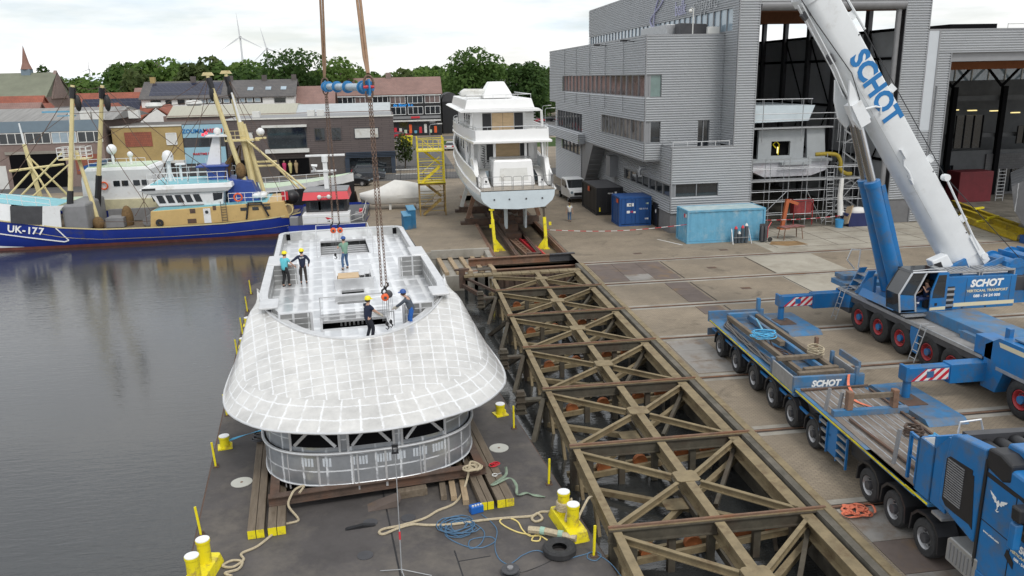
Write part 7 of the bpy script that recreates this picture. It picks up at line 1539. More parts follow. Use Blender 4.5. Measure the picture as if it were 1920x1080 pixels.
for x in (50,55.5,61,66.5,72): b.box(x-.25,75.3,0,x+.25,75.75,11);b.beam((x,76,11),(x+2.5,76,13.5),.2,.2);b.beam((x,76,11),(x-2.5,76,13.5),.2,.2)
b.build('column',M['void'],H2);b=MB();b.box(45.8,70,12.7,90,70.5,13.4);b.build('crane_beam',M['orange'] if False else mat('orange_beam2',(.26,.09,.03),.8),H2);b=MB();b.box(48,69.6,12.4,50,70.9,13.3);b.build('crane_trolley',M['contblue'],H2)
for x0,z0,z1,w in ((56,4.9,8.2,3),(54,0.2,3.2,2.2),(63,5.2,7.0,2.5),(62,.3,2.6,2.8)):
    b=MB();b.box(x0,75.5,z0,x0+w,75.55,z1);g=b.build('inner_window',M['glass'],H2);b=MB()
    for k in range(4): b.box(x0+w*k/3-.05,75.42,z0,x0+w*k/3+.05,75.49,z1)
    b.build('window_bars',M['void'],g)
M['tube']=emit('lamp_tube',(1,.82,.35),1.0)
for k,(x,z) in enumerate(((58.3,8.55),(60.4,8.45),(63.0,8.35),(65.5,8.1))): b=MB();b.box(x-.5,79,z-.05,x+.5,79.2,z+.06);b.build('tube_lamp',M['tube'],H2)
struct(sheet('hall_floor',45.8,YF,90,82,.008,M['concretedark']))
# grey hull block with scaffolding in the tall hall
gh=wthing('grey_hull','grey primed hull block with a square opening, on scaffolding inside the tall hall','hull block',(33.8,66,4))
M['primer']=mat('grey_primer',(.34,.36,.37),.65,var=.07)
b=MB();b.loft([[(29.9,y,5.35),(30.2,y,4.5),(31.2,y,4.05),(35.5,y,4.05),(36.9,y,4.5),(37.25,y,5.5)] for y in (65.8,76)]);b.quad((29.9,65.8,5.35),(30.2,65.8,4.5),(31.2,65.8,4.05),(35.5,65.8,4.05),(36.9,65.8,4.5),(37.25,65.8,5.5));b.build('hull',mat('pale_primer',(.47,.47,.50),.6,var=.08,dirt=(.38,.30,.30),dirt_amt=.25),gh,True)
b=MB();b.box(29.9,65.6,5.3,37.3,67.3,5.5);b.box(32.5,65.2,5.1,35.2,65.7,5.32);b.build('platform',M['primer'],gh)
b=MB();b.box(31.0,66.8,5.5,32.2,67.1,8.0);b.box(33.95,66.8,5.5,35.2,67.1,8.0);b.box(32.2,66.8,7.0,33.95,67.1,8.0);b.box(32.2,66.8,5.5,33.95,67.1,5.75);b.build('transom',M['primer'],gh)
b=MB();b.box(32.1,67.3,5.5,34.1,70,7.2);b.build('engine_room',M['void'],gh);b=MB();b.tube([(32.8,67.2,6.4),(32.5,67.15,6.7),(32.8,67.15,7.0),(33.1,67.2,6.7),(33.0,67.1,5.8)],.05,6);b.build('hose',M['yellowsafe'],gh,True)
b=MB();b.box(32.85,67.0,5.95,32.95,67.05,6.5);b.build('work_lamp',M['tube'],gh)
for x0,x1,y in ((30.0,30.5,66.8),(36.7,37.2,66.6)): b=MB();b.prism([(x0,5.5),(x1,5.5),(x1-.15,8.1),(x0,8.2)],lambda a,c,t: (a,t,c),y,y+.25) if x0 < 31 else b.prism([(x0-1.2,5.5),(x1,5.5),(x0+.2,8.2),(x0-1.4,8.1)],lambda a,c,t: (a,t,c),y,y+.25);b.build('wing',M['primer'],gh)
ws=wthing('white_superstructure','white superstructure block with railing, high inside the tall hall','hull block',(33,68,8));b=MB();b.prism([(29.5,8.6),(35.6,8.7),(36.1,10.0),(29.5,10.1)],lambda a,c,t: (a,t,c),67,76);b.build('block',M['hullblue_pale'],ws)
b=MB();b.tube([(29.3,67.1,10.6),(35.9,67.1,10.55)],.035,5)
for k in range(8): b.tube([(29.5+.9*k,67.1,10),(29.5+.9*k,67.1,10.6)],.025,5)
b.build('railing',M['steel'],ws)
scf=wthing('scaffolding','tube scaffolding round the grey hull block inside the tall hall','scaffolding',(34,64,0))
rdd=random.Random(11)
for x in (29.4,31.0,32.7,34.4,36.0,37.6,39.2):
    for y in (64.2,65.1): b=MB();b.tube([(x,y,0),(x+rdd.uniform(-.05,.05),y,5.3+rdd.random()*.8 if x < 37 else 9)],.035,5);b.build('standard',M['steel'],scf)
for z in (1.0,2.1,3.0,4.9):
    for y in (64.2,65.1): b=MB();b.tube([(29.2,y,z),(39.6,y,z)],.032,5);b.build('ledger',M['steel'],scf)
b=MB();b.box(29.2,64.1,3.85,39.3,65.2,3.97);b.build('deck_boards',M['steel'],scf);b=MB();b.box(29.2,66.2,8.1,37.5,67,8.22);b.build('deck_boards',M['steel'],scf)
for p,q in (((29.6,.2),(32.6,3)),((36,.2),(39,3.7)),((34.4,3.0),(36,.3))): b=MB();b.tube([(p[0],64.2,p[1]),(q[0],64.2,q[1])],.03,5);b.build('diagonal',M['steel'],scf)
for z in (8.9,9.4): b=MB();b.tube([(29.2,66.2,z),(40,66.2,z-.05)],.032,5);b.build('ledger',M['steel'],scf)
for x in (31,34.6,38,40): b=MB();b.tube([(x,66.2,7),(x,66.2,10.6)],.032,5);b.build('standard',M['steel'],scf)
tw=wthing('stair_scaffold','narrow scaffold stair tower on the far side of the hull block','scaffolding',(40,67,0))
for x in (38.6,40.4):
    for y in (66.2,68): b=MB();b.tube([(x,y,0),(x,y,12)],.035,5);b.build('standard',M['steel'],tw)
for k in range(6): z=1+1.9*k;b=MB();b.beam((38.6,66.2,z),(40.4,66.2,z+(.9 if k % 2 else 0)),.04,.1);b.beam((38.6,66.3,z+1.2),(40.4,66.3,z),.04,.12);b.box(38.6,66.3,z,40.4,68,z+.05);b.build('stair_flight',M['steel'],tw)
t=wthing('loft_ladder','tall ladder leaning against the hull block scaffolding','ladder',(36.4,63.9,0));b=MB()
for x in (36.1,36.7): b.tube([(x,63.7,0),(x,64.1,4.8)],.03,6)
b.build('rails',M['steel'],t)
for k in range(14): b=MB();z=.3+.32*k;b.tube([(36.1,63.7+z*.083,z),(36.7,63.7+z*.083,z)],.022,5);b.build('rung',M['steel'],t)
b=MB();b.tube(smooth_path([(35.6,65.4,5.9),(36.6,65.1,5.95),(37.4,65.0,5.8),(37.7,64.9,5.2),(37.75,64.9,4.6),(38.2,64.8,4.25),(38.7,64.8,4.2)],6),.17,10);tag(b.build('ventilation_hose',mat('hose_yellow',(.30,.22,.02),.7,var=.2,scale=6),None,True),'fat yellow ventilation hose from the hull block to the scaffold deck','hose')
t=thing('orange_hoist','small orange workshop hoist standing in the hall doorway','hoist',(31.9,62.9,0));b=MB();b.beam((-.2,0,0),(.15,0,2.5),.28,.28,(0,1,0));b.beam((.1,0,2.45),(1.1,0,2.1),.22,.25);b.box(-.5,-.3,0,.4,.3,.1);b.build('frame',mat('dull_orange',(.42,.11,.04),.6,var=.15),t)
M['reddark']=mat('red_paint2',(.30,.025,.03),.5,var=.2)
t=thing('red_compressor','red machine in a tube frame just inside the hall','compressor',(34.2,64.6,.9));b=MB();b.box(-.8,-.4,0,.8,.4,1.2);b.build('body',mat('dark_red',(.22,.03,.03),.6,var=.4,scale=4),t,bevel=.05);b=MB()
for x in (-.85,.85): b.tube([(x,-.45,-.9),(x,-.45,1.3),(x,.45,1.3)],.04,6)
b.tube([(-.85,-.45,1.25),(.85,-.45,1.25)],.04,6)
b.build('tube_frame',M['reddark'],t)
t=thing('waste_skip','dark blue waste skip heaped with white plastic in the hall doorway','skip',(38.4,62.9,0));b=MB();b.loft([[(-.9,-.5,0),(.9,-.5,0),(.9,.5,0),(-.9,.5,0)],[(-1.2,-.6,1.15),(1.2,-.6,1.15),(1.2,.6,1.15),(-1.2,.6,1.15)]],closed=True,cap=True);b.build('body',mat('skip_blue',(.02,.03,.11),.6,var=.2),t);b=MB();b.sphere((.1,0,1.15),.85,14,.55,8,1.0,.6);b.build('plastic_waste',M['tarp'],t,True)
b=MB();b.tube([(37.2,63.6,4.0),(37.1,63.5,2.5),(37.2,63.4,1.2),(37.3,63.3,.9)],[.18,.22,.26,.4],9);tag(b.build('plastic_sheet',M['tarp'],None,True),'translucent plastic sheet hanging from the scaffold deck','plastic sheet')
t=thing('blue_bucket','light blue plastic bucket standing in the hall doorway','bucket',(36.6,62.4,0));b=MB();b.lathe([(0,0),(.3,0),(.36,.7),(.33,.7),(.28,.05)],n=18);b.build('bucket',mat('bucket_blue',(.05,.28,.55),.5),t)
tag(MB().beam((37.0,62.2,.3),(37.7,62.8,1.7),.08,.75,(0,1,0)).build('leaning_board',M['woodlight']),'pale board leaning against the blue skip','board')
M['girder']=mat('girder_yellow',(.50,.37,.02),.55,var=.2,scale=1.2,dirt=(.2,.14,.05),dirt_amt=.3)
# yellow girders and the bare hull on the far right
for k,(p,q) in enumerate((((52.6,70,.3),(49.5,57.8,.3)),((50.4,66,.3),(47.8,53,.3)),((48.1,62.9,.3),(46.3,54.0,.3)))):
    t=wthing('yellow_girder',['long yellow girder on the floor, farthest into the hall','long yellow girder on the floor, middle of the three','long yellow girder on the floor, nearest the crane'][k],'girder',((p[0]+q[0])/2,(p[1]+q[1])/2,0),'yellow girders by the lower hall');b=MB();b.ibeam(p,q,.32,.5,.06);b.build('girder',M['girder'],t)
    b=MB();m_=V(p).lerp(V(q),.45);b.beam(m_+V((-.6,0,.35)),m_+V((.5,.2,.4)),.2,.15);b.build('clamp',M['yellowsafe'],t)
bh=wthing('bare_hull','bare aluminium boat hull standing at the edge of the picture','hull',(47.5,56,0));b=MB();b.loft([[(x+.8*(y-53),y,z) for x,z in ((45.6,4.9),(44.4,4.4),(44.9,2.6),(46.4,.7),(52,.4))] for y in (53,54.5,57,60)]);b.quad((45.6,53,4.9),(44.4,53,4.4),(44.9,53,2.6),(46.4,53,.7),(50,53,.4),(50,53,5));b.quad((45.6,53,4.9),(51,53,4.9),(57,60,4.9),(51.2,60,4.9));b.build('hull',weldmat('bare_hull',(.15,.155,.165),(.5,.52,.54),False,.8,.8,.06,.06,metal=.6),bh)
t=wthing('hull_stand','blue steel stand under the bare aluminium hull','stand',(47,53.5,0));b=MB();b.box(46.2,52.6,0,48.2,53.6,.6);b.build('stand',M['contblue'],t)
t=thing('red_cabinet','dark red machine cabinet inside the lower hall','cabinet',(56,72.5,0));b=MB();b.box(-1.8,-1,0,1.8,1,3.0);b.build('cabinet',mat('deep_red',(.13,.012,.018),.6,var=.2),t,bevel=.05);b=MB();b.tube([(2.3,-1,0),(2.3,-1,3.2)],.05,6);b.tube([(3.1,-1,0),(3.1,-1,3.2)],.05,6)
for k in range(9): b.tube([(2.3,-1,.3+.33*k),(3.1,-1,.3+.33*k)],.03,5)
b.build('rolling_ladder',M['steel'],t)
# ================================================================ trawler and other boats
def boathull(name,parent,st,m,zb=-2.6,deck=None,n=0):
    b=MB();b.loft([[(x,-hw,sh),(x,-hw*.97,(sh+ZW)*.5),(x,-hw*.86,ZW),(x,-hw*.55,zb),(x,hw*.55,zb),(x,hw*.86,ZW),(x,hw*.97,(sh+ZW)*.5),(x,hw,sh)] for x,hw,sh in st],closed=False);o=b.build(name,m,parent,True)
    b=MB();x,hw,sh=st[-1];b.quad((x,-hw,sh),(x,-hw*.86,ZW),(x,-hw*.55,zb),(x,hw*.55,zb),(x,hw*.86,ZW),(x,hw,sh));b.build('transom',m,parent)
    return o
def rail(parent,pts,h,n=2,m='white',r=.03,name='railing',step=1):
    b=MB()
    for k in range(1,n+1): b.tube([(p[0],p[1],p[2]+h*k/n) for p in pts],r,5)
    for p in pts[::step]: b.tube([p,(p[0],p[1],p[2]+h)],r,5)
    return b.build(name,M[m],parent)
UK=thing('fishing_trawler','blue hulled fishing trawler with ochre deckhouse, white wheelhouse and raised cream derricks','trawler',(-26,81.6,0),R(2.6))
hs=[(-19,.15,3.0),(-17,1.2,2.5),(-14,2.4,1.75),(-11,3.05,1.28),(-8,3.3,.8),(-5.6,3.38,.35),(-2,3.4,.0),(4,3.42,-.08),(9,3.4,-.02),(13,3.25,.2),(15.2,2.9,.4),(16,2.2,.5)]
boathull('hull',UK,hs,M['trawlblue'])
def hy(x,z=0):
    for (x0,w0,s0),(x1,w1,s1) in zip(hs,hs[1:]):
        if x0 <= x <= x1: t=(x-x0)/(x1-x0);return w0+(w1-w0)*t,s0+(s1-s0)*t
    return (hs[-1][1],hs[-1][2])
def onhull(x,z,off=.02):
    w,s=hy(x);f=(s-z)/(s-ZW);k=1-.06*f if f < .5 else .97-.22*(f-.5);return (x,-w*k-off,z)
b=MB();xs=[-19+.7*i for i in range(51)];b.loft([[onhull(x,ZW+.0,.03) for x in xs],[onhull(x,ZW+.28,.03) for x in xs]]);b.build('boot_top',M['trawlred'],UK)
b=MB();b.loft([[onhull(x,hy(x)[1]+.02,.05) for x in xs],[onhull(x,hy(x)[1]-.1,.06) for x in xs]]);b.loft([[onhull(x,hy(x)[1]-1.0+.25*max(0,-x-4)*.2,.045) for x in xs[16:]],[onhull(x,hy(x)[1]-1.04+.25*max(0,-x-4)*.2,.045) for x in xs[16:]]]);b.build('rubbing_strake',M['mastcream'],UK)
b=MB();pts=[onhull(-15+.8*i,1.0-.19*i*.8-.25,.05) for i in range(13)]+[onhull(-5.0,-.95,.05),onhull(-5.9,.3,.05)]
for p,q in zip(pts,pts[1:]): b.beam(p,q,.03,.1)
b.build('bow_line',M['whitesign'],UK)
b=MB();b.loft([[onhull(-19+.5*i,ZW+.28,.04) for i in range(21)],[onhull(-19+.5*i,ZW+.3+1.2*(1-i/20)**1.2,.04) for i in range(21)]]);b.build('bow_flare_paint',M['white'],UK)
for k,ch in enumerate('UK-177'):
    x=-9.75+[0,.62,1.1,1.55,2.0,2.55][k];z=.36-.14*(x+9.75);p=onhull(x,z,.06);q=onhull(x+.4,z-.06,.06);text('lettering',ch,.9,M['whitesign'],UK,p,(q[0]-p[0],q[1]-p[1],-.06),(0,.12,1),.01,.025)
b=MB();b.loft([[(x,-w*.98,s-.35 if x > -5.4 else s-.1) for x,w,s in [(x,*hy(x)) for x in xs]],[(x,w*.98,s-.35 if x > -5.4 else s-.1) for x,w,s in [(x,*hy(x)) for x in xs]]]);b.build('deck',M['wood'],UK)
b=MB();b.loft([[(x,-hy(x)[0]-.0,hy(x)[1]),(x,-hy(x)[0]*.9,hy(x)[1]+1.5),(x,hy(x)[0]*.9,hy(x)[1]+1.5),(x,hy(x)[0],hy(x)[1])] for x in [-18.5+.75*i for i in range(13)]]);b.build('whaleback',M['white'],UK,True)
b=MB();b.loft([[(x,-hy(x)[0]*.87,hy(x)[1]+1.52),(x,hy(x)[0]*.87,hy(x)[1]+1.52)] for x in [-18.3+.75*i for i in range(17)]]);b.build('foredeck',M['turq'],UK)
b=MB();b.prism([(-9.6,.95),(-7.0,.6),(-6.7,2.35),(-9.4,2.5)],lambda a,c,t: (a,t,c),-3.38,-3.3);b.build('dark_side_panel',M['darkgrey'],UK);b=MB();b.prism([(-7.0,.55),(-5.4,.35),(-5.3,1.9),(-4.9,2.3),(-6.7,2.35)],lambda a,c,t: (a,t,c),-3.39,-3.28);b.build('white_side_panel',M['white'],UK)
b=MB();b.box(-5.3,-3.0,-.2,-3.2,3.0,2.3);b.build('shelter',M['midgrey'],UK,bevel=.2)
rail(UK,[(-18.2+1.2*i,-hy(-18.2+1.2*i)[0]*.85,hy(-18.2+1.2*i)[1]+1.5) for i in range(11)],.9)
b=MB();b.box(-3,2.7,-.3,3,3.0,.9);b.box(-2.2,-1.2,-.3,-.6,.8,.6);b.cyl((1.5,-1,.1),(1.5,1.2,.1),.45);b.build('winch_gear',M['midgrey'],UK)
b=MB();b.sphere((-.6,.3,.3),.8,10,1.6,8,.7,.8);b.sphere((-2.8,-1.4,.2),.55,10,1.2);b.build('net_heap',M['net'],UK,True)
b=MB();b.prism([(2.2,-.2),(15.0,.1),(14.6,1.75),(9.3,1.6),(2.4,1.35)],lambda a,c,t: (a,t,c),-3.05,3.05);dh=b.build('deckhouse',M['ochre'],UK,bevel=.06)
b=MB();b.prism([(2.5,1.35),(3.4,1.65),(13,1.72),(13,1.6),(9,1.55)],lambda a,c,t: (a,t,c),-2.95,2.95);b.build('boat_deck',M['turq'],UK)
b=MB();b.loft([[(x0,-y,z),(x1,-y,z),(x1,y,z),(x0,y,z)] for x0,x1,y,z in ((3.5,8.8,2.55,.95),(3.1,8.95,2.7,1.8),(2.55,9.1,2.75,2.85),(2.1,9.6,2.95,3.0),(1.6,10.0,3.1,3.35),(2.3,9.9,3.0,3.75))],closed=True,cap=True);wh=b.build('wheelhouse',M['white'],UK,bevel=.05)
b=MB();b.tube([(3.15,-2.74,1.72),(7.2,-2.78,1.75)],.05,6);b.build('fender_strip',M['midgrey'],wh)
for k in range(5): x=2.95+.82*k;b=MB();b.quad((x+.28,-2.735,2.02),(x+.88,-2.735,2.02),(x+.62,-2.775,2.76),(x+.05,-2.775,2.76));b.build('wheelhouse_window',M['glass'],wh)
b=MB();b.quad((8.1,-2.72,2.05),(8.9,-2.72,2.2),(9.0,-2.78,2.8),(8.1,-2.78,2.8));b.build('wheelhouse_window',M['glass'],wh);b=MB();b.quad((2.6,-2.2,2.1),(2.6,-.2,2.1),(2.42,-.2,2.78),(2.42,-2.2,2.78));b.build('wheelhouse_window',M['glass'],wh);b=MB();b.box(1.9,-3.11,3.3,3.1,-3.05,3.5);b.build('slot_window',M['black'],wh)
b=MB();b.box(2.6,-2.7,3.76,9.6,2.7,3.85);b.build('wheelhouse_roof',M['turq'],UK)
rail(UK,[(2.4+.9*i,-2.75,3.8) for i in range(9)],1.0);rail(UK,[(2.4+.9*i,2.75,3.8) for i in range(9)],1.0);rail(UK,[(9.5+.75*i,-2.9,1.75) for i in range(8)],.95)
b=MB();b.cyl((4.0,-.6,3.8),(4.0,-.6,6.0),.2);b.lathe([(.2,0),(.5,.05),(.52,.5),(.4,.85),(.2,1.0),(0,1.05)],(4.0,-.6,5.75),16);b.tube([(3.5,-.9,3.8),(4,-.6,5.2),(4.5,-.9,3.8)],.06,5);b.build('radar_dome',M['white'],UK,True)
b=MB();b.tube([(5.0,-.4,3.8),(5.0,-.4,5.4)],.1,8);b.box(4.6,-.8,5.35,5.5,-.0,5.5);b.build('radar_mast',M['white'],UK)
b=MB();b.prism([(7.6,3.8),(9.4,3.8),(9.4,5.2),(7.4,5.2)],lambda a,c,t: (a,t,c),-1,1);b.prism([(9.3,1.7),(12.2,1.7),(11.6,3.6),(9.3,4.0)],lambda a,c,t: (a,t,c),-1.6,1.6);b.box(6.6,-1.6,5.1,9.6,1.4,5.25);b.build('funnel_casing',mat('funnel_blue',(.03,.07,.30),.5),UK,bevel=.05)
b=MB();b.loft([[(x0,-.35,z),(x1,-.35,z),(x1,.35,z),(x0,.35,z)] for x0,x1,z in ((7.4,8.7,5.2),(8.3,8.9,8.0))],closed=True,cap=True);b.box(7.7,-.9,7.9,9.8,.9,8.05);b.sphere((8.7,0,8.4),.35,10);b.build('signal_mast',M['white'],UK)
for z in (8.3,8.15): b=MB();b.sphere((7.5+.3*(z > 8.2),-.9,z),.14,8);b.build('signal_lamp',emit('red_lamp',(1,.05,.08),1.2),UK,True)
b=MB();b.box(7.1,-3.07,.0,7.75,-3.0,1.4);d=b.build('door',M['white'],dh);b=MB();b.cyl((7.42,-3.07,1.05),(7.42,-3.1,1.05),.16,n=12);b.build('porthole',M['glass'],d)
for x,z,w in ((5.9,1.0,.5),(8.0,1.2,.3),(5.6,.05,.8),(2.9+.2,.15,.0)):
    if w: b=MB();b.box(x,-3.08,z,x+w,-3.03,z+.42);b.build('opening',M['rustdark'],dh)
for x in (10.5,11.6,12.7): b=MB();b.box(x,-3.09,1.0,x+.6,-3.03,1.32);b.build('cabin_window',M['glass'],dh,bevel=.03)
b=MB();b.lathe([(.12,0),(.32,-.02),(.36,.1),(.32,.2),(.12,.2)],(3.1,-3.25,.25),16,'y');b.build('fender_tyre',M['rubber'],UK,True)
for k,x in enumerate((9.9,8.95)):
    b=MB()
    b.tube([(x,-3.1,.2),(x,-3.1,1.9)],.03,5)
b=MB()
for q in range(7): b.box(8.75,-3.14,.2+.25*q,9.25,-3.1,.25+.25*q)
b.box(8.73,-3.15,.1,8.78,-3.09,2.0);b.box(9.22,-3.15,.1,9.27,-3.09,2.0);b.build('side_ladder',M['wood'],UK)
b=MB();b.tube([(11.0,-3.3,.2),(11.3,-3.2,1.75),(12.5,-3.2,1.75),(13.1,-3.3,.4)],.1,6);b.tube([(11.1,-3.2,1.6),(13.3,-3.2,1.55)],.06,5);b.build('gallows',M['black'],UK)
def ringbuoy(p,parent,ax='y'): b=MB();b.tube([(p[0]+.36*math.cos(a*.524),p[1],p[2]+.36*math.sin(a*.524)) for a in range(12)],.085,6,closed=True);return b.build('lifebuoy',M['orange'],parent,True)
ringbuoy((10.4,-2.98,2.3),UK);
for k in range(4): b=MB();b.sphere((11.6+.55*(k % 2)+.3,-1.5+.9*(k//2),2.2),.35,10,.8,6,1.3);b.build('life_raft',M['white'],UK,True)
b=MB();b.box(14.4,-2.7,1.8,15.0,-2.62,2.6);b.build('red_board',M['red'],UK);b=MB();b.sphere((15.2,-1.5,1.9),.8,10,.9,8,1,.9);b.build('black_canvas',M['black'],UK,True)
b=MB();b.tube([(14.9+.45*math.cos(a*.5),-2.9+.1*math.sin(a),.9+.5*math.sin(a*.5)) for a in range(40)],.05,5);b.build('hose_coil',M['mastcream'],UK)
# masts and derricks
def spar(name,p,q,r0,r1,m,parent,n=8): return MB().tube([p,q],[r0,r1],n).build(name,m,parent,True)
def derrick(p,q,r=.24,blk=.0):
    p,q=V(p),V(q);o=spar('derrick',p,q,r,r*.75,M['mastcream'],UK);d=(q-p).normalized()
    if blk: spar('derrick_sleeve',p,p.lerp(q,blk),r*1.3,r*1.2,M['black'],o)
    b=MB();b.tube([q-d*1.2,q-d*.2],[.26,.3],8);b.sphere(q+V((.22,0,-1.6)),.3,8,2.6);b.build('derrick_head',M['black'],o,True);return o
derrick((-5.0,-2.2,.8),(-3.3,-1.0,13.0),.24,.22);derrick((-3.6,1.4,.9),(-1.2,.5,12.9),.24,.3)
for p,q in (((-5.6,-.8,.5),(-4.6,0,7.0)),((-3.0,-.8,.5),(-4.2,0,7.0))): spar('mast_leg',p,q,.2,.17,M['mastcream'],UK)
spar('top_mast',(-4.4,0,7.0),(-4.3,0,10.6),.12,.08,M['white'],UK);b=MB();b.box(-5.2,-.5,10.2,-3.6,-.4,10.3);b.box(-6.6,-.1,10.55,-3.9,.1,10.7);b.build('radar_scanner',M['contlight'],UK)
b=MB();b.box(-5.6,-.9,6.2,-3.1,.9,6.3);pf=b.build('mast_platform',M['mastcream'],UK);b=MB()
for k in range(6):
    x=-5.6+.5*k
    for y in (-.9,.9): b.beam((x,y,6.3),(x,y,7.35),.05,.05)
for z in (6.6,6.95,7.35):
    for y in (-.9,.9): b.beam((-5.6,y,z),(-3.1,y,z),.05,.05)
    for x in (-5.6,-3.1): b.beam((x,-.9,z),(x,.9,z),.05,.05)
b.build('guard_grid',M['white'],pf)
derrick((10.9,-.8,3.2),(8.5,-.6,13.6),.26);derrick((11.7,1.2,3.2),(9.95,.8,13.7),.24)
for z,p in ((13.6,(8.5,-.6)),(13.75,(9.95,.8))): b=MB();b.prism([(-.55,0),(.55,0),(.35,.3),(-.35,.3)],lambda a,c,t: (p[0]+a,p[1]+t,z+c),-.2,.2);b.build('derrick_crosshead',M['mastcream'],UK)
spar('main_mast',(11.6,0,1.6),(10.9,0,9.2),.36,.3,M['mastcream'],UK);spar('mast_leg',(12.6,0,1.6),(11.2,0,9.0),.2,.2,M['mastcream'],UK);spar('top_mast',(10.9,0,9.2),(10.4,0,12.0),.15,.08,M['white'],UK)
for p,q in (((11.3,-.6,7.6),(16.6,-1.2,2.6)),((11.3,.6,7.6),(15.8,.9,2.4)),((12.1,0,4.9),(14.2,0,4.9)),((12.1,0,5.3),(14.0,0,5.3))): spar('stay_tube',p,q,.12,.1,M['mastcream'],UK,6)
b=MB();b.box(9.4,-.7,7.4,12.6,.7,7.55);b.box(12.2,-.3,7.55,13.2,.3,7.7);b.build('mast_platform',M['mastcream'],UK);rail(UK,[(9.4,-.7,7.5),(10.4,-.7,7.5),(11.4,-.7,7.5)],.9,2,'mastcream');b=MB();b.sphere((12.7,0,8.2),.4,10);b.build('radar_dome',M['white'],UK,True)
b=MB();b.loft([[(8.8+.5*math.sin(a*1.3),y,3.0),(9.4+.4*math.sin(a*2),y*.9,5.4),(10.6,y*.3,7.0)] for a,y in enumerate((-1.2,-.6,0,.7,1.3))]);b.loft([[(10.0,y,2.6),(10.4,y*.9,5),(10.7,y*.3,7)] for y in (-1.3,0,1.3)]);b.sphere((10.6,-.9,4.6),.5,8,1.6);b.build('net',M['net'],UK,True)
rg=[((-3.3,-1,13),(-11,-2.6,2.8)),((-3.3,-1,12.8),(4,-2.8,3.8)),((-1.2,.5,12.8),(9,-2,4)),((-1.2,.5,12.8),(5.5,-3,1.8)),((-3.3,-1,12.7),(2.4,-3,1.4)),((8.5,-.6,13.5),(1.0,-3,1.0)),((8.5,-.6,13.5),(-3.8,0,7.2)),((9.95,.8,13.7),(16.0,-1.5,2.0)),((9.95,.8,13.7),(14.5,-2.6,2.0)),((8.5,-.6,13.4),(10.4,0,9.4)),((10.4,0,11.8),(-4.3,0,10.4)),((8.5,-.6,13.5),(6,-2.8,4)),((-3.3,-1,13),(-1.2,.5,12.9)),((9.95,.8,13.6),(4.2,-1,6)),((-4.3,0,10.5),(-15.5,0,3.8)),((2,-3.2,.2),(1.8,-2.6,3.4)),((-2.2,-2.9,.6),(9,-2.9,1.0))]
for p,q in rg: p,q=V(p),V(q);MB().tube([p.lerp(q,t)+V((0,0,-.35*math.sin(math.pi*t))) for t in [i/8 for i in range(9)]],.032,4).build('rigging_wire',M['rustdark'],UK)
for k in range(6): z=2+.0;MB().tube([(3.6+.9*k,.2*k,3.8),(3.6+.9*k,.2*k,5.4+.4*(k % 3))],.025,4).build('aerial',M['white'],UK)
# second fishing vessel behind
FV=thing('fishing_vessel','cream and white fishing vessel moored behind the blue trawler','fishing vessel',(-29,88.6,0),R(2))
boathull('hull',FV,[(-15,.2,2.2),(-12,2.2,1.3),(-7,3.1,.8),(4,3.2,.5),(11,2.9,.8)],M['trawlblue'])
b=MB();b.prism([(-3.2,.2),(4.6,.2),(4.6,1.6),(-3.2,1.7)],lambda a,c,t: (a,t,c),-2.8,2.8);b.build('deckhouse',mat('pale_cream',(.60,.55,.36),.5),FV)
b=MB();b.loft([[(x0,-y,z),(x1,-y,z),(x1,y,z),(x0,y,z)] for x0,x1,y,z in ((-3.0,3.9,2.6,1.6),(-2.9,3.9,2.7,3.6),(-2.6,3.8,2.9,4.6),(-2.2,3.6,2.8,4.9))],closed=True,cap=True);w2=b.build('wheelhouse',M['white'],FV,bevel=.05)
for x in (.1,.9,2.0,2.8): b=MB();b.quad((x,-2.74,3.0),(x+.62,-2.74,3.0),(x+.62,-2.77,3.55),(x,-2.77,3.55));b.build('wheelhouse_window',M['glass'],w2)
ringbuoy((-.8,-2.85,3.1),FV);b=MB();b.box(-2.2,-2.6,4.9,3.4,2.6,4.98);b.build('roof',M['palegreen'],FV);rail(FV,[(-2+.9*i,-2.6,4.95) for i in range(7)],.8,2)
b=MB();b.cyl((-.4,0,4.9),(-.4,0,6.3),.14);b.sphere((-.4,0,6.5),.5,14,1.05);b.build('radar_dome',M['white'],FV,True);b=MB();b.prism([(-3.3,4.6),(-1.4,4.95),(-1.0,5.5),(-2.6,5.1)],lambda a,c,t: (a,t,c),-2,1);b.build('canvas',M['contblue'],FV);b=MB();b.cyl((1.6,-1,4.9),(1.6,-1,6.0),.12);b.sphere((1.6,-1,6.0),.3,8);b.build('light_mast',M['white'],FV,True)
for p,q,r in (((-7.8,0,.8),(-8.6,0,7.3),.26),((-8.6,0,7.3),(-8.75,0,9.4),.1),((-11.5,-1.5,1.2),(-8.3,-.3,4.6),.12),((-6,-1.5,1.0),(-8.5,-.3,6),.12),((-5.2,1.5,1.0),(-8.5,.3,6),.12),((-10.2,-.5,4.7),(-5.0,-.5,5.2),.14),((-10.5,-2,.9),(-4.6,-1.4,6.5),.11),((-9.5,-2.2,.9),(-4.4,-.8,5.2),.1)): spar('mast_tube',p,q,r,r*.8,M['mastcream'] if r != .1 or q[2] < 9 else M['white'],FV,6)
b=MB();b.box(-12.5,-1.5,1.3,-9,1.5,1.9);b.box(-6.5,-2.2,.7,-4.2,2.2,1.5);b.build('fore_house',M['palegreen'],FV);rail(FV,[(-9+1.0*i,-2.9,.8) for i in range(7)],1.0,2,'mastcream')
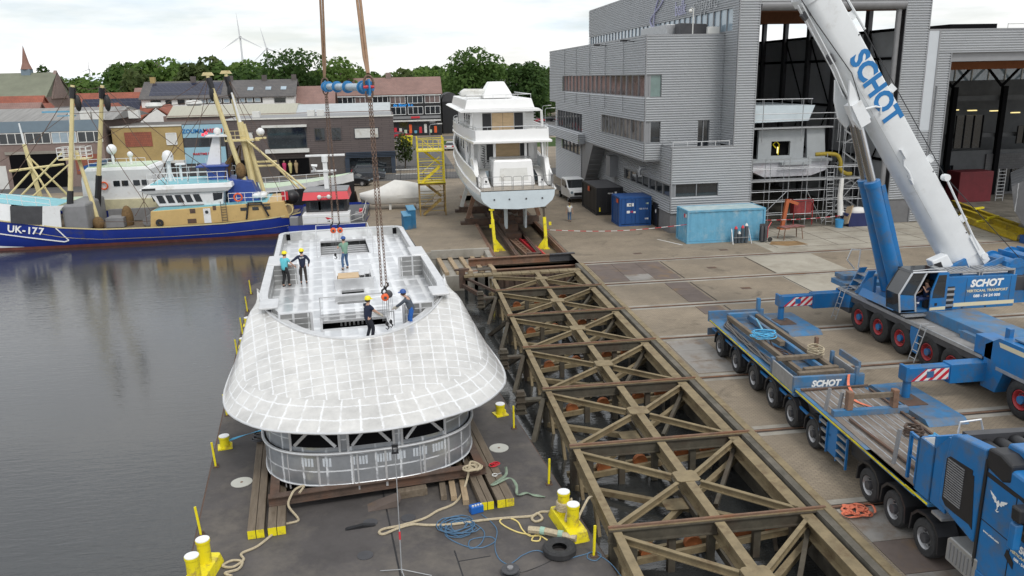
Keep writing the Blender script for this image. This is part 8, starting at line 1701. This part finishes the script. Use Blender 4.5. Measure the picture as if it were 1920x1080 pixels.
# pale green vessel whose bow points to the right
GV=thing('green_decked_vessel','white vessel with a pale green deck and raked bow, moored behind the trawler stern','vessel',(-15,95.2,0),0)
boathull('hull',GV,[(9.6,.15,2.5),(8.2,1.2,2.3),(5.5,2.2,1.9),(1,2.6,1.4),(-7,2.6,1.3)],M['black']);b=MB();b.loft([[(x,-w-.03,z),(x,-w*.96-.03,z-.95)] for x,w,z in ((9.6,.15,2.5),(8.2,1.2,2.3),(5.5,2.2,1.9),(1,2.6,1.4),(-7,2.6,1.3))]);b.build('bulwark',M['white'],GV)
b=MB();b.loft([[(x,-w,z),(x,w,z)] for x,w,z in ((9.4,.1,2.5),(8.2,1.15,2.25),(5.5,2.1,1.85),(1,2.5,1.38),(-7,2.5,1.28))]);b.build('deck',M['palegreen'],GV);rail(GV,[(-6+1.5*i,-2.5,1.3+.06*i) for i in range(10)],1.0,2)
# small red and white tug at the end of the superstructure
TG=thing('workboat','small workboat with a bright red wheelhouse roof and white deck box, behind the superstructure','workboat',(-7,77.5,0),0)
b=MB();b.loft([[(-3.3,y,.3),(-3.2,y,-2.5),(3.4,y,-2.5),(3.6,y,.3)] if abs(y-2) > 3.5 else [(-3.6,y,.1),(-3.5,y,-2.5),(3.6,y,-2.5),(3.8,y,.1)] for y in (-4,-2,2,6,9)],cap=True);b.build('hull',M['trawlblue'],TG,True);b=MB();b.box(-3.4,-3.9,.05,3.6,8.5,.12);b.build('deck',M['darkgrey'],TG)
b=MB();b.box(-2.15,-2.6,-.5,2.15,-.6,1.0);w=b.build('deck_box',M['white'],TG,bevel=.04);b=MB();b.prism([(-.3,.72),(.35,.58),(-.1,.48)],lambda a,c,t: (a+.2,-2.605-t,c),0,.006);b.build('red_pennant',M['red'],w);b=MB();b.prism([(.0,.48),(.3,.38),(.35,.5)],lambda a,c,t: (a,-2.605-t,c-.12),0,.006);b.build('black_pennant',M['black'],w)
b=MB();b.box(-1.9,-1.2,1.0,1.9,2.0,2.25);wh=b.build('wheelhouse',M['black'],TG);
for x in (-1.6,.55): b=MB();b.box(x,-1.23,1.15,x+1.05,-1.205,2.0);b.build('wheelhouse_window',M['glasssky'] if False else M['glass'],wh)
b=MB();b.box(-.75,-1.23,1.05,.45,-1.205,2.1);b.build('wheelhouse_window',M['glass'],wh)
b=MB();b.loft([[(-x,y0,z),(x,y0,z),(x,2.4,z),(-x,2.4,z)] for x,y0,z in ((2.15,-1.75,2.2),(2.0,-1.4,2.9))],closed=True,cap=True);b.build('red_roof',M['red'],TG);b=MB();b.box(-2.0,-1.4,2.9,2.0,2.4,2.98);b.build('roof_top',M['midgrey'],TG)
b=MB();b.box(-.2,.2,2.9,.2,.6,5.6);b.box(-1.3,.1,4.6,1.0,.4,4.75);b.cyl((0,.4,5.5),(0,.4,6.0),.3);b.tube([(-.9,0,4.7),(-1.1,-.3,5.3),(-.7,-.2,5.2)],.15,6);b.build('mast',M['white'],TG);b=MB();b.box(-1.75,.3,6.0,1.9,.5,6.2);b.build('radar_scanner',M['white'],TG,bevel=.04)
for x in (-.55,.3): b=MB();b.sphere((x,-1.9,2.5),.2,10);b.tube([(-.6,-1.9,2.5),(.6,-1.9,2.5)],.05,5);b.build('search_light',M['offwhite'],TG,True)
rail(TG,[(-2.0,-3.6,-.1),(-.7,-3.6,-.1),(.7,-3.6,-.1),(2.2,-3.6,-.1),(3.3,-2,0),(3.4,2,0),(3.4,6,0)],1.0,2,'offwhite');b=MB();b.box(2.5,-1.5,.1,3.2,1,.6);b.build('deck_gear',M['midgrey'],TG);b=MB();b.box(-3.2,-3.4,.1,-2.5,-2.4,.9);b.build('deck_gear',M['midgrey'],TG);b=MB();b.box(2.9,0,.1,3.2,.8,.9);b.build('flag_box',M['red'],TG)
# ================================================================ the town behind the harbour
def bldg(name,label,x0,x1,y0,y1,h,m,cat='building',group=None):
    t=wthing(name,label,cat,((x0+x1)/2,y0,0),group);MB().box(x0,y0,0,x1,y1,h).build('wall',M[m] if isinstance(m,str) else m,t);return t
def panel(t,name,x0,x1,z0,z1,y,m,d=.06): return MB().box(x0,y-d,z0,x1,y-.002,z1).build(name,M[m],t)
def win(t,x0,x1,z0,z1,y,n=2,gm='glass',fm='white',f=.1):
    g=panel(t,'window',x0,x1,z0,z1,y,gm,.05);b=MB()
    for k in range(n+1): x=x0+(x1-x0)*k/n;b.box(x-f/2,y-.1,z0,x+f/2,y-.052,z1)
    for z in (z0,z1): b.box(x0,y-.101,z-f/2,x1,y-.053,z+f/2)
    b.build('window_frame',M[fm],g);return g
def gable(t,x0,x1,y0,y1,ze,zr,m,along='x',ov=.4):
    if along == 'x': ym=(y0+y1)/2;b=MB().prism([(y0-ov,ze-.15),(ym,zr),(y1+ov,ze-.15),(y1+ov,ze-.35),(ym,zr-.25),(y0-ov,ze-.35)],lambda a,c,u: (u,a,c),x0-ov,x1+ov)
    else: xm=(x0+x1)/2;b=MB().prism([(x0-ov,ze-.15),(xm,zr),(x1+ov,ze-.15),(x1+ov,ze-.35),(xm,zr-.25),(x0-ov,ze-.35)],lambda a,c,u: (a,u,c),y0-ov,y1+ov)
    o=b.build('roof',M[m],t);g=MB()
    if along == 'x': g.prism([(y0+.01,ze-.4),((y0+y1)/2,zr-.3),(y1-.01,ze-.4)],lambda a,c,u: (u,a,c),x0+.01,x1-.01)
    else: g.prism([(x0+.01,ze-.4),((x0+x1)/2,zr-.3),(x1-.01,ze-.4)],lambda a,c,u: (a,u,c),y0+.01,y1-.01)
    g.build('gable',t.children[0].data.materials[0],t);return o
def chim(o,x,y,z0,z1,m='brick_red',w=.6): MB().box(x-w,y-.5,z0,x+w,y+.5,z1).build('chimney',M[m],o)
t=bldg('quay_workshop','brick quayside workshop with a blue grey fascia, window strip and open garage',-78,-38.4,113,130,8.55,'brick_red')
M['fascia']=mat('fascia_blue_grey',(.17,.225,.27),.6,var=.06);panel(t,'fascia',-78,-38.4,7.2,8.6,113,'fascia',.12)
for k in range(8): win(t,-51-3.2*k+9.6,-51-3.2*k+12.6,5.75,7.1,113,3,'glasssky' if k % 3 == 1 else 'glass','offwhite')
panel(t,'garage_opening',-50.2,-43.4,0,4.4,113,'void',.05);panel(t,'garage_lintel',-50.6,-43.2,4.4,4.75,113,'concrete',.15);panel(t,'side_door',-52.2,-50.8,0,3,113,'offwhite');panel(t,'red_shutter',-42.2,-39.4,1.6,4.2,113,'rooftile_red')
MB().prism([(113.5,8.5),(121,10.0),(130,8.6)],lambda a,c,u: (u,a,c),-78,-37).build('roof',mat('grey_sheet_roof',(.24,.235,.225),.8,var=.25,scale=.6,stretch=(4,.3,1)),t)
for x in (-52.5,-41,-39.5,-35): MB().box(x,113.6,8.6,x+1.3,114.4,9.7).build('air_conditioner',M['offwhite'],t)
for x,z in ((-34,10.2),(-28.5,10.4)): MB().lathe([(0,0),(.9,0),(1.2,.3),(1.0,.75),(0,.8)],(x,122,z-.6),14).build('roof_vent',M['offwhite'],t)
t=bldg('yellow_brick_office','yellow brick office with a dark red shutter, between the workshop and the blue shop',-37.7,-28.75,114.5,125,7.55,'brick_dark')
panel(t,'upper_wall',-37.7,-28.75,2.9,7.4,114.5,'brick_yellow',.08);panel(t,'shutter',-36.1,-32.65,4.85,6.75,114.4,'rooftile_red');win(t,-30.8,-29.5,5.0,6.5,114.4,1,'offwhite');panel(t,'canopy',-37.7,-28.75,2.6,2.9,114.5,'offwhite',.9);panel(t,'entrance',-36.2,-33.2,0,2.5,114.5,'void',.05);panel(t,'roof_edge',-37.8,-28.7,7.4,7.6,114.5,'offwhite',.2)
t=bldg('blue_shop','light blue shop front with red and blue lettering on its fascia',-28.7,-23.35,114.6,125,7.6,'darkgrey');M['skyblue']=mat('shop_light_blue',(.30,.50,.60),.6,var=.05)
panel(t,'fascia',-28.7,-23.35,5.8,7.5,114.6,'skyblue',.1);panel(t,'lower_panel',-28.7,-23.35,2.35,4.5,114.6,'skyblue',.1);win(t,-26.8,-23.8,4.6,5.7,114.6,2,'glass','darkgrey')
text('lettering','ZOUMAN',.74,M['bluesign'],t,(-27.1,114.45,6.65),(1,0,0),(0,0,1),.02,.02);text('lettering','MARITIEM',.74,M['red'],t,(-24.75,114.45,6.65),(1,0,0),(0,0,1),.02,.02,sx=.75);text('lettering','MARITIME PAINTS',.42,M['red'],t,(-26,114.45,3.6),(1,0,0),(0,0,1),.02,.01)
t=bldg('brown_quay_building','purple brown clad quayside building with one big framed window and dark ground floor',-23.3,-.6,115.5,128,7.95,'brick_purple')
panel(t,'ground_floor',-23.3,-7.2,0,2.75,115.5,'brick_dark',.03);win(t,-17.8,-12.6,3.9,6.8,115.5,1,'glass','darkgrey');panel(t,'sill',-18.2,-12.3,3.35,3.85,115.5,'offwhite',.8);panel(t,'head',-18.4,-12.4,6.8,7.1,115.5,'offwhite',.8)
for x0,x1,z0,z1,g in ((-11.4,-10.1,4.9,6.5,'glass'),(-9.1,-7.9,4.9,6.5,'glass'),(-6,-2.7,5,6.4,'offwhite'),(-21.2,-19.7,4.9,6.3,'offwhite')): win(t,x0,x1,z0,z1,115.5,1,g,'darkgrey')
for x0,x1 in ((-22.8,-19.6),(-16.6,-12.5)): panel(t,'shop_window',x0,x1,.3,2.5,115.47,'void',.04)
panel(t,'garage_front',-7.2,-.6,0,2.4,115.5,'glass',.1);M['navyslat']=mat('navy_slats',(.035,.05,.075),.5,var=.1)
for k in range(4): panel(t,'awning_slat',-7.4,-.5,2.35+.2*k,2.48+.2*k,115.5,'navyslat',.5)
for x in (-7.3,-.9): panel(t,'pillar',x-.25,x+.35,0,2.4,115.5,'navyslat',.4)
panel(t,'roof_edge',-23.4,-.5,7.9,8.1,115.5,'offwhite',.15);MB().box(-23,116,8,-.8,128,8.1).build('roof',M['midgrey'],t)
for x in (-12.5,-11.2,-20): MB().box(x,118,8.1,x+1,119,8.9).build('air_conditioner',M['offwhite'],t)
t=bldg('beige_hall','low beige sheet metal hall roof stretching behind the brown quayside building',-34,-1,126,150,8.3,'brick_red');MB().prism([(125.7,8.1),(130,9.6),(150,8.6),(150,8.1)],lambda a,c,u: (u,a,c),-33.5,-15).build('roof',mat('beige_sheet',(.40,.39,.32),.7,var=.1,stretch=(6,.2,1)),t);MB().prism([(125.7,8.1),(130,9.4),(150,8.6),(150,8.1)],lambda a,c,u: (u,a,c),-15,-1).build('roof',mat('pale_sheet',(.42,.45,.46),.6,var=.08),t)
# dressed dummies in the dark shop windows
for k,(x,c) in enumerate(((-20.9,(.38,.40,.33)),(-20.0,(.30,.32,.28)),(-15.9,(.55,.05,.15)),(-15.1,(.55,.50,.22)),(-14.3,(.38,.28,.16)))):
    t=thing('shop_dummy',['shop dummy in pale oilskins, left window','shop dummy in grey oilskins, left window','shop dummy in a bright red jacket','shop dummy in a pale yellow coat','shop dummy in a brown coat, rightmost'][k],'mannequin',(x,115.25,.5),0,'dummies in the shop windows');MB().lathe([(.12,0),(.2,.5),(.24,.9),(.3,1.25),(.24,1.42),(.07,1.46)],n=10).build('clothes',cl('dummy_cloth',c),t,True);b=MB();b.sphere((0,0,1.6),.13,8,1.2);b.build('head',M['woodlight'],t,True)
t=bldg('white_terrace','white terraced houses under one dark roof with solar panels on its left half',-49.6,-20.3,170,180,10.2,'render_white');o=gable(t,-49.6,-20.3,170,180,10.2,13.3,'rooftile_dark')
MB().prism([(170.5,10.55),(174.4,12.9),(174.4,12.98),(170.5,10.63)],lambda a,c,u: (u,a,c),-48.2,-34.5).build('solar_panel',M['solar'],o)
for x in (-48.3,-40.5,-33.2,-26.5,-20.6): chim(o,x,175,12.6,14.2,'brick_yellow' if x < -45 else 'brick_dark',.45)
for x0,x1 in ((-47.8,-46),(-45,-44),(-42.7,-41.5)): win(t,x0,x1,8.9,9.7,170,2,'glass','black',.12)
panel(t,'dark_band',-40.5,-26.5,8.8,10.0,170,'black',.04)
for k in range(9): win(t,-40+1.5*k,-38.9+1.5*k,9.0,9.8,169.95,1,'glasssky','offwhite')
win(t,-24.2,-22,8.8,9.7,170,1,'glass','midgrey')
for x in (-29.5,-26,-23): MB().prism([(171.5,11.25),(172.4,11.8),(172.4,11.9),(171.5,11.35)],lambda a,c,u: (u,a,c),x,x+1.1).build('skylight',M['glasssky'],o)
t=bldg('red_terrace','low terrace with a dark red tiled roof between the white houses and the black shop',-20.2,-12.8,172,180,8.3,'brick_dark');o=gable(t,-20.2,-12.8,172,180,8.3,11.8,'rooftile_brown');win(t,-19,-17.3,7.4,8.2,172,1,'glass','black');win(t,-15.5,-14,7.4,8.2,172,1,'glass','black')
t=bldg('black_shop','black fronted shop block with white window rows, blue lettering and a pinkish roof',-13.5,10.2,190,200,9.5,'black');o=gable(t,-13.5,10.2,190,200,9.6,13.2,'rooftile_brown');chim(o,-12,195,12.5,14.4);chim(o,-1.5,195,12.5,14.3)
for k in range(6): x=-13.2+3.95*k;win(t,x,x+3.4,7.4,9.0,190,3,'glassbrown' if k % 2 else 'glass');k > 2 and win(t,x,x+3.4,4.9,6.6,190,3,'glass')
panel(t,'eaves',-13.7,10.3,9.1,9.35,190,'white',.4);text('lettering','de Boer b.v.',.95,emit('sign_glow_blue',(.02,.28,.75),.6),t,(1.6,189.85,7.0),(1,0,0),(0,0,1),.02,.01)
panel(t,'canopy',-1.5,10,3.3,3.6,190,'offwhite',.8);panel(t,'display_window',-1.2,9.6,.4,3.2,190,'glass',.05);panel(t,'fascia',-1.5,10,3.9,4.5,190,'midgrey',.1);panel(t,'red_sign',3.2,5.2,4.0,4.4,189.85,'red',.05)
rdd=random.Random(9)
for k in range(9): x=-.8+1.15*k;panel(t,'display',x,x+.6,.6,1.2+1.6*rdd.random(),189.93,['red','offwhite','palegreen','orange','contlight'][k % 5],.04)
t=bldg('arched_shed','black arched shed beside the black shop',10.7,14.6,194,204,7.5,'black');MB().prism([(12.65+1.98*math.cos(R(a)),7.4+2.1*math.sin(R(a))) for a in range(0,181,15)],lambda a,c,u: (a,u,c),193.9,204).build('roof',M['darkgrey'],t)
t=bldg('grey_house','white house with a dark grey roof among the trees behind the yacht',22,36,232,242,8.5,'render_white');gable(t,22,36,232,242,8.6,12.0,'rooftile_dark')
t=bldg('church','brick church with a green slate roof and a small copper spire',-128,-90,228,246,10.2,'brick_red','church');o=gable(t,-128,-90,228,246,10.4,16.4,'churchroof');MB().box(-98.2,236,14.5,-96,238.2,17.4).build('turret',M['fascia'],t);MB().lathe([(1.5,0),(.9,1.6),(0,6.2)],(-97.1,237.1,17.3),8).build('spire',M['spire'],t);MB().prism([(231.5,9.6),(237,16.9),(242.5,9.6)],lambda a,c,u: (u,a,c),-90.4,-89.6).build('front_gable',M['brick_red'],t)
t=bldg('bell_tower','distant brick bell tower with open arches above the trees',-92.5,-88.4,330,334,14,'brick_red','tower')
for x in (-92.4,-89.3):
    for y in (330.1,333.1): MB().box(x,y,14,x+.8,y+.8,19.4).build('pier',M['brick_red'],t)
MB().prism([(-92.8,19.3),(-88.1,19.3),(-89.2,20.9),(-90.45,20.1),(-91.7,20.9)],lambda a,c,u: (a,u,c),329.9,334.1).build('roof',M['brick_dark'],t)
for k,(x,y,w,d,h,zr,m,al) in enumerate(((-74,150,12,9,6.2,10.2,'rooftile_brown','x'),(-62,168,14,9,6.5,10.6,'rooftile_red','x'),(-88,182,14,9,7,11,'rooftile_red','x'),(-70,190,13,9,7,11.2,'rooftile_red','x'),(-57,160,6,10,6.0,9.5,'rooftile_red','y'),(-64,158,6,10,5.8,9.2,'rooftile_dark','y'),(-71,164,6,10,6.0,9.7,'rooftile_red','y'),(-54,205,9,9,8,12,'rooftile_red','y'),(-64,212,10,9,8,12,'rooftile_brown','x'),(-46,152,8,9,6,9.2,'rooftile_red','y'),(-40,215,10,9,8,12,'rooftile_red','x'),(-108,172,12,9,7,11,'rooftile_red','x'))):
    t=bldg('town_house','small town house with a tiled roof in the huddle of roofs behind the quay' if k else 'dark green boarded house with a brown roof at the left edge',x,x+w,y,y+d,h,'brick_red' if k else mat('green_boards',(.03,.06,.055),.7),'house','town houses behind the quay');o=gable(t,x,x+w,y,y+d,h,zr,m,al,.3)
    if k in (1,9): MB().prism([(y+.4,h+.25),(y+d*.42,zr-.45),(y+d*.42,zr-.35),(y+.4,h+.38)],lambda a,c,u: (u,a,c),x+1,x+w-2).build('solar_panel',M['solar'],o) if al == 'x' else None
    if al == 'y': MB().prism([(x+.3,h-.2),(x+w/2,zr-.45),(x+w-.3,h-.2)],lambda a,c,u: (a,u,c),y-.34,y-.3).build('white_gable',M['render_white'],t);win(t,x+w*.35,x+w*.65,h-1.6,h-.4,y,1)
# ---------------------------------------------------------------- parked cars and street things
def car(label,loc,rz,col,suv=0):
    t=thing('parked_car',label,'car',loc,rz,'cars parked behind the yard');h=1.65 if suv else 1.45
    b=MB();b.loft([[(x,-w,z) for x,z in pr]+[] for w,pr in ((-.88,[(-2.15,.3),(-2.2,.8),(-1.9,.95),(-1.3,1.0),(-.9,1.02),(1.0,1.02),(1.4,.98),(2.2,.8),(2.2,.3)]),(.88,[(-2.15,.3),(-2.2,.8),(-1.9,.95),(-1.3,1.0),(-.9,1.02),(1.0,1.02),(1.4,.98),(2.2,.8),(2.2,.3)]))],closed=True,cap=True);b.build('body',col,t,bevel=.08)
    b=MB();b.loft([[(-2.0,-.8,.98),(1.35,-.8,.98),(1.35,.8,.98),(-2.0,.8,.98)],[(-1.5,-.64,h),(.35,-.64,h),(.35,.64,h),(-1.5,.64,h)]],closed=True,cap=True);b.build('cabin',M['glass'],t,bevel=.05);b=MB();b.box(-1.5,-.62,h-.02,.35,.62,h+.03);b.build('roof',col,t)
    for x in (-1.35,1.35):
        for s in (-1,1): b=MB();b.lathe([(0,-.1),(.24,-.1),(.33,-.06),(.33,.1),(0,.1)],(x,s*.84,.33),16,'y');o=b.build('wheel',M['rubber'],t);b=MB();b.lathe([(0,-.115 if s < 0 else .115),(.2,-.11 if s < 0 else .11)],(x,s*.84,.33),12,'y');b.build('rim',M['rim'],o)
    for s in (-1,1): MB().box(2.15,s*.6-.18,.68,2.24,s*.6+.18,.82).build('headlight',M['glasssky'],t);MB().box(-2.24,s*.65-.15,.7,-2.17,s*.65+.15,.9).build('tail_light',M['red'],t)
    return t
cg,cb,crd,cw=mat('car_grey',(.075,.085,.10),.25,.3),mat('car_black',(.015,.016,.018),.2,.2),mat('car_red',(.40,.02,.04),.3),mat('car_white',(.7,.7,.7),.3)
car('dark grey sport utility car parked outside the brown quayside building',(-4.2,109.2,0),0,cg,1);car('dark green car parked nearest the garage wall, behind the grey one',(-4.4,112.8,0),0,mat('car_green',(.03,.05,.05),.25,.2),1);car('black car parked by the quay fence, left of the covered boat',(-5.8,103.0,0),R(-18),cb)
car('red car by the black shop',(.6,183,0),R(20),crd);car('white car near the black shop, partly behind the yellow stairs',(9.5,150,0),R(80),cw)
for k,(x,y,c) in enumerate(((36,232,cw),(39.5,230,crd),(43,231,cb),(47,229,cg),(38,245,crd),(42,246,cg),(33,228,cb))): car(['white car in the far car park','red car in the front row of the far car park','black car in the middle of the far car park','grey car in the front row of the far car park','red car in the back row of the far car park','grey car in the back row of the far car park','black car at the left end of the far car park'][k],(x,y,0),R(15),c)
fn=wthing('yard_fence','dark bar fence between the yard and the street','fence',(-2,106,0));b=MB()
for k in range(90): x=-9+.2*k;b.box(x-.014,106,0,x+.014,106.03,1.9)
b.build('bars',M['darkgrey'],fn);b=MB()
for z in (.2,1.8): b.box(-9,105.99,z,9,106.04,z+.05)
b.build('rails',M['darkgrey'],fn)
for k in range(7): MB().box(-9.05+3*k,105.95,0,-8.95+3*k,106.08,2.1).build('post',M['darkgrey'],fn)
t=wthing('guard_rail','white pipe barrier beside the garage corner','barrier',(1,108.2,0));b=MB();b.tube([(-.6,108.2,1.2),(4.5,108.2,1.2)],.06,6);b.tube([(-.6,108.2,.6),(4.5,108.2,.6)],.05,6);b.build('rail',M['offwhite'],t)
t=thing('waste_bin','bright yellow waste container on the street behind the yard','bin',(1.6,160,0));b=MB();b.prism([(-1,0),(1,0),(1.2,1.9),(-1.2,1.9)],lambda a,c,u: (a,u,c),-.7,.7);b.build('body',M['yellowsafe'],t);MB().box(-1.25,-.75,1.9,1.25,.75,2.1).build('lid',M['yellowsafe'],t)
def lamp(label,x,y,h,d): t=thing('street_lamp',label,'street lamp',(x,y,0),0,'street lamps');MB().tube([(0,0,0),(0,0,h-.3),(.2*d,0,h),(1.5*d,0,h+.1)],.06,6).build('pole',M['steel'],t);MB().box(min(1.3*d,2.1*d),-.15,h+.03,max(1.3*d,2.1*d),.15,h+.18).build('lamp_head',M['offwhite'],t)
lamp('curved street lamp left of the yellow stair tower',5.2,135,5.5,1);lamp('street lamp beside the far car park',34,190,6,1);lamp('street lamp between the yacht and the shipyard building',31,170,6.2,1)
# ---------------------------------------------------------------- trees
def crown(seed,h,w,n,leaf,lobes=16,pop=0):
    r=random.Random(seed);b=MB();L_=[]
    for k in range(lobes):
        z=h*(.25+.62*(k+.5)/lobes);q=w*.5*math.sin(math.pi*(.12+.8*(z/h-.18)/.8))**.7;a=k*2.4+r.random();d=q*(.35+.45*r.random());L_.append((d*math.cos(a),d*math.sin(a),z,w*(.13+.12*r.random())*(1.25 if pop == 0 else .8)))
    L_.append((0,0,h*.62,w*.26));
    for k in range(n):
        c=L_[r.randrange(len(L_))];u=V((r.gauss(0,1),r.gauss(0,1),r.gauss(.15,1))).normalized();rad=c[3]*(.75+.35*r.random());p=V((c[0],c[1],c[2]))+V((u.x*rad,u.y*rad,u.z*rad*(.85 if not pop else 1.6)));nn=(u+V((r.gauss(0,.5),r.gauss(0,.5),r.gauss(.3,.5)))).normalized();s=leaf*(.6+.8*r.random());t1=nn.orthogonal().normalized();t1=(t1*math.cos(k)+nn.cross(t1)*math.sin(k));t2=nn.cross(t1)
        b.quad(p+t1*s,p+t2*s*.6+nn*s*.15,p-t1*s*.9,p-t2*s*.55-nn*s*.1)
    b.raw=True;return b
def tree(label,x,y,h,w,m,seed,n=1500,leaf=.45,group='trees beyond the houses',pop=0,name='broadleaf_tree'):
    t=thing(name,label,'tree',(x,y,0),0,group);crown(seed,h,w,n,leaf,16,pop).build('crown',M[m],t);b=MB();b.tube([(0,0,0),(.1,0,h*.3),(0,.1,h*.62)],[w*.035,w*.028,w*.012],7)
    for k in range(5): a=k*1.3;b.tube([(0,0,h*(.25+.07*k)),(w*.16*math.cos(a),w*.16*math.sin(a),h*(.42+.06*k)),(w*.27*math.cos(a),w*.27*math.sin(a),h*(.52+.07*k))],[w*.016,w*.01,w*.004],5)
    b.build('trunk',M['bark'],t);return t
big=[tree('large dark broad tree left of the lifting chains, tallest of the belt',-25,200,20.0,16,'leaf_dark',1,5200,.5),tree('lighter green broad tree between the two slings',-12.5,196,18.2,11,'leaf_light',2,3600,.5),tree('big round dark green tree behind the white yacht',19.5,208,20.0,15,'leaf_mid',3,5200,.5),tree('dark dense tree against the shipyard building',33,206,17,13,'leaf_dark',4,4200,.5)]
tree('tall narrow poplar rising behind the church',-103,262,21,5,'leaf_dark',8,900,.5,None,1,'poplar')
tree('small shrubby tree at the garage corner of the brown building',.8,121,5.2,3.2,'leaf_olive',9,900,.2,None);tree('bushy green tree between the yacht and the building',24,172,8,9,'leaf_olive',10,1500,.3,None)
rdd=random.Random(21);lab={0: 'dark green tree in the belt beyond the houses',1: 'mid green tree in the belt beyond the houses',2: 'olive green tree in the belt beyond the houses',3: 'light green tree in the belt beyond the houses'}
protos=[]
for k,(m,s) in enumerate((('leaf_dark',31),('leaf_mid',32),('leaf_olive',33),('leaf_light',34))): protos.append(tree(lab[k],-20+10*k,232,15,13,m,s,2600,.72))
for k in range(40):
    j=rdd.randrange(4);x=-150+5.2*k+rdd.uniform(-2,2);y=rdd.uniform(238,300);x *= y/250;o=dup(protos[j],(x,y,0),rdd.uniform(0,6));s=rdd.uniform(.88,1.12)*(1+.0013*(y-238));o.scale=(s*1.1,s*1.1,s*(.9 if x*250/y < -80 else 1.18 if x*250/y < -38 else 1))
b=MB();rdd=random.Random(5)
for k in range(15000):
    x=rdd.uniform(-420,420);y=rdd.uniform(330,460);h=10.5+3.5*math.sin(x*.09)+2.5*math.sin(x*.23+y*.1)+2*rdd.random();z=h*(1-.75*rdd.random()**2);s=rdd.uniform(.7,1.6);nn=V((rdd.gauss(0,.6),-.5+rdd.gauss(0,.5),.6+rdd.gauss(0,.4))).normalized();t1=nn.orthogonal().normalized();t2=nn.cross(t1);c=V((x,y,z));b.quad(c+t1*s,c+t2*s*.7,c-t1*s,c-t2*s*.7)
b.raw=True;o=b.build('far_woods',M['leaf_mid']);tag(o,'distant belt of woods along the horizon','woods',None,'stuff')
b=MB();b.box(-420,455,0,420,462,8);struct(b.build('far_hedgerow',M['leaf_dark']),'stuff')['category']='woods';bpy.data.objects['far_hedgerow']['label']='dark foot of the distant woods'
# ---------------------------------------------------------------- wind turbines
def turbine(label,x,y,zh,bl,ang,r=1.6):
    t=thing('wind_turbine',label,'wind turbine',(x,y,0),0,'wind turbines on the horizon');m=M['turb'];MB().tube([(0,0,0),(0,0,zh)],[r*1.5,r*.9],10).build('tower',m,t);MB().box(-r,-2.5*r,zh-r,r,3*r,zh+r*1.2).build('nacelle',M['steel'],t)
    for k in range(3):
        a=R(ang+120*k);d=V((math.sin(a),0,math.cos(a)));s=V((d.z,0,-d.x));c=V((0,-2.6*r,zh));MB().loft([[c+d*q*bl+s*w*r,c+d*q*bl+s*w*r*.2+V((0,.4,0)),c+d*q*bl-s*w*r] for q,w in ((.0,.5),(.2,.8),(.6,.5),(1,.12))],True,True).build('blade',m,t)
M['turb']=mat('turbine_haze_grey',(.62,.65,.68),.5,var=.02)  # pale grey puts the fading of distance haze into the colour
turbine('largest wind turbine on the horizon, with one blade pointing straight up',-261,1500,87,40,-3);turbine('second largest wind turbine, just right of the largest',-218,1500,67,36,-12)
for k,(x,z,a) in enumerate(((-515,42,10),(-455,40,-15),(-405,36,25),(-340,40,-30),(-700,40,5),(-325,36,40))): turbine('small faint wind turbine far off on the horizon',x*1.15,1725,z,22,a,1.0)
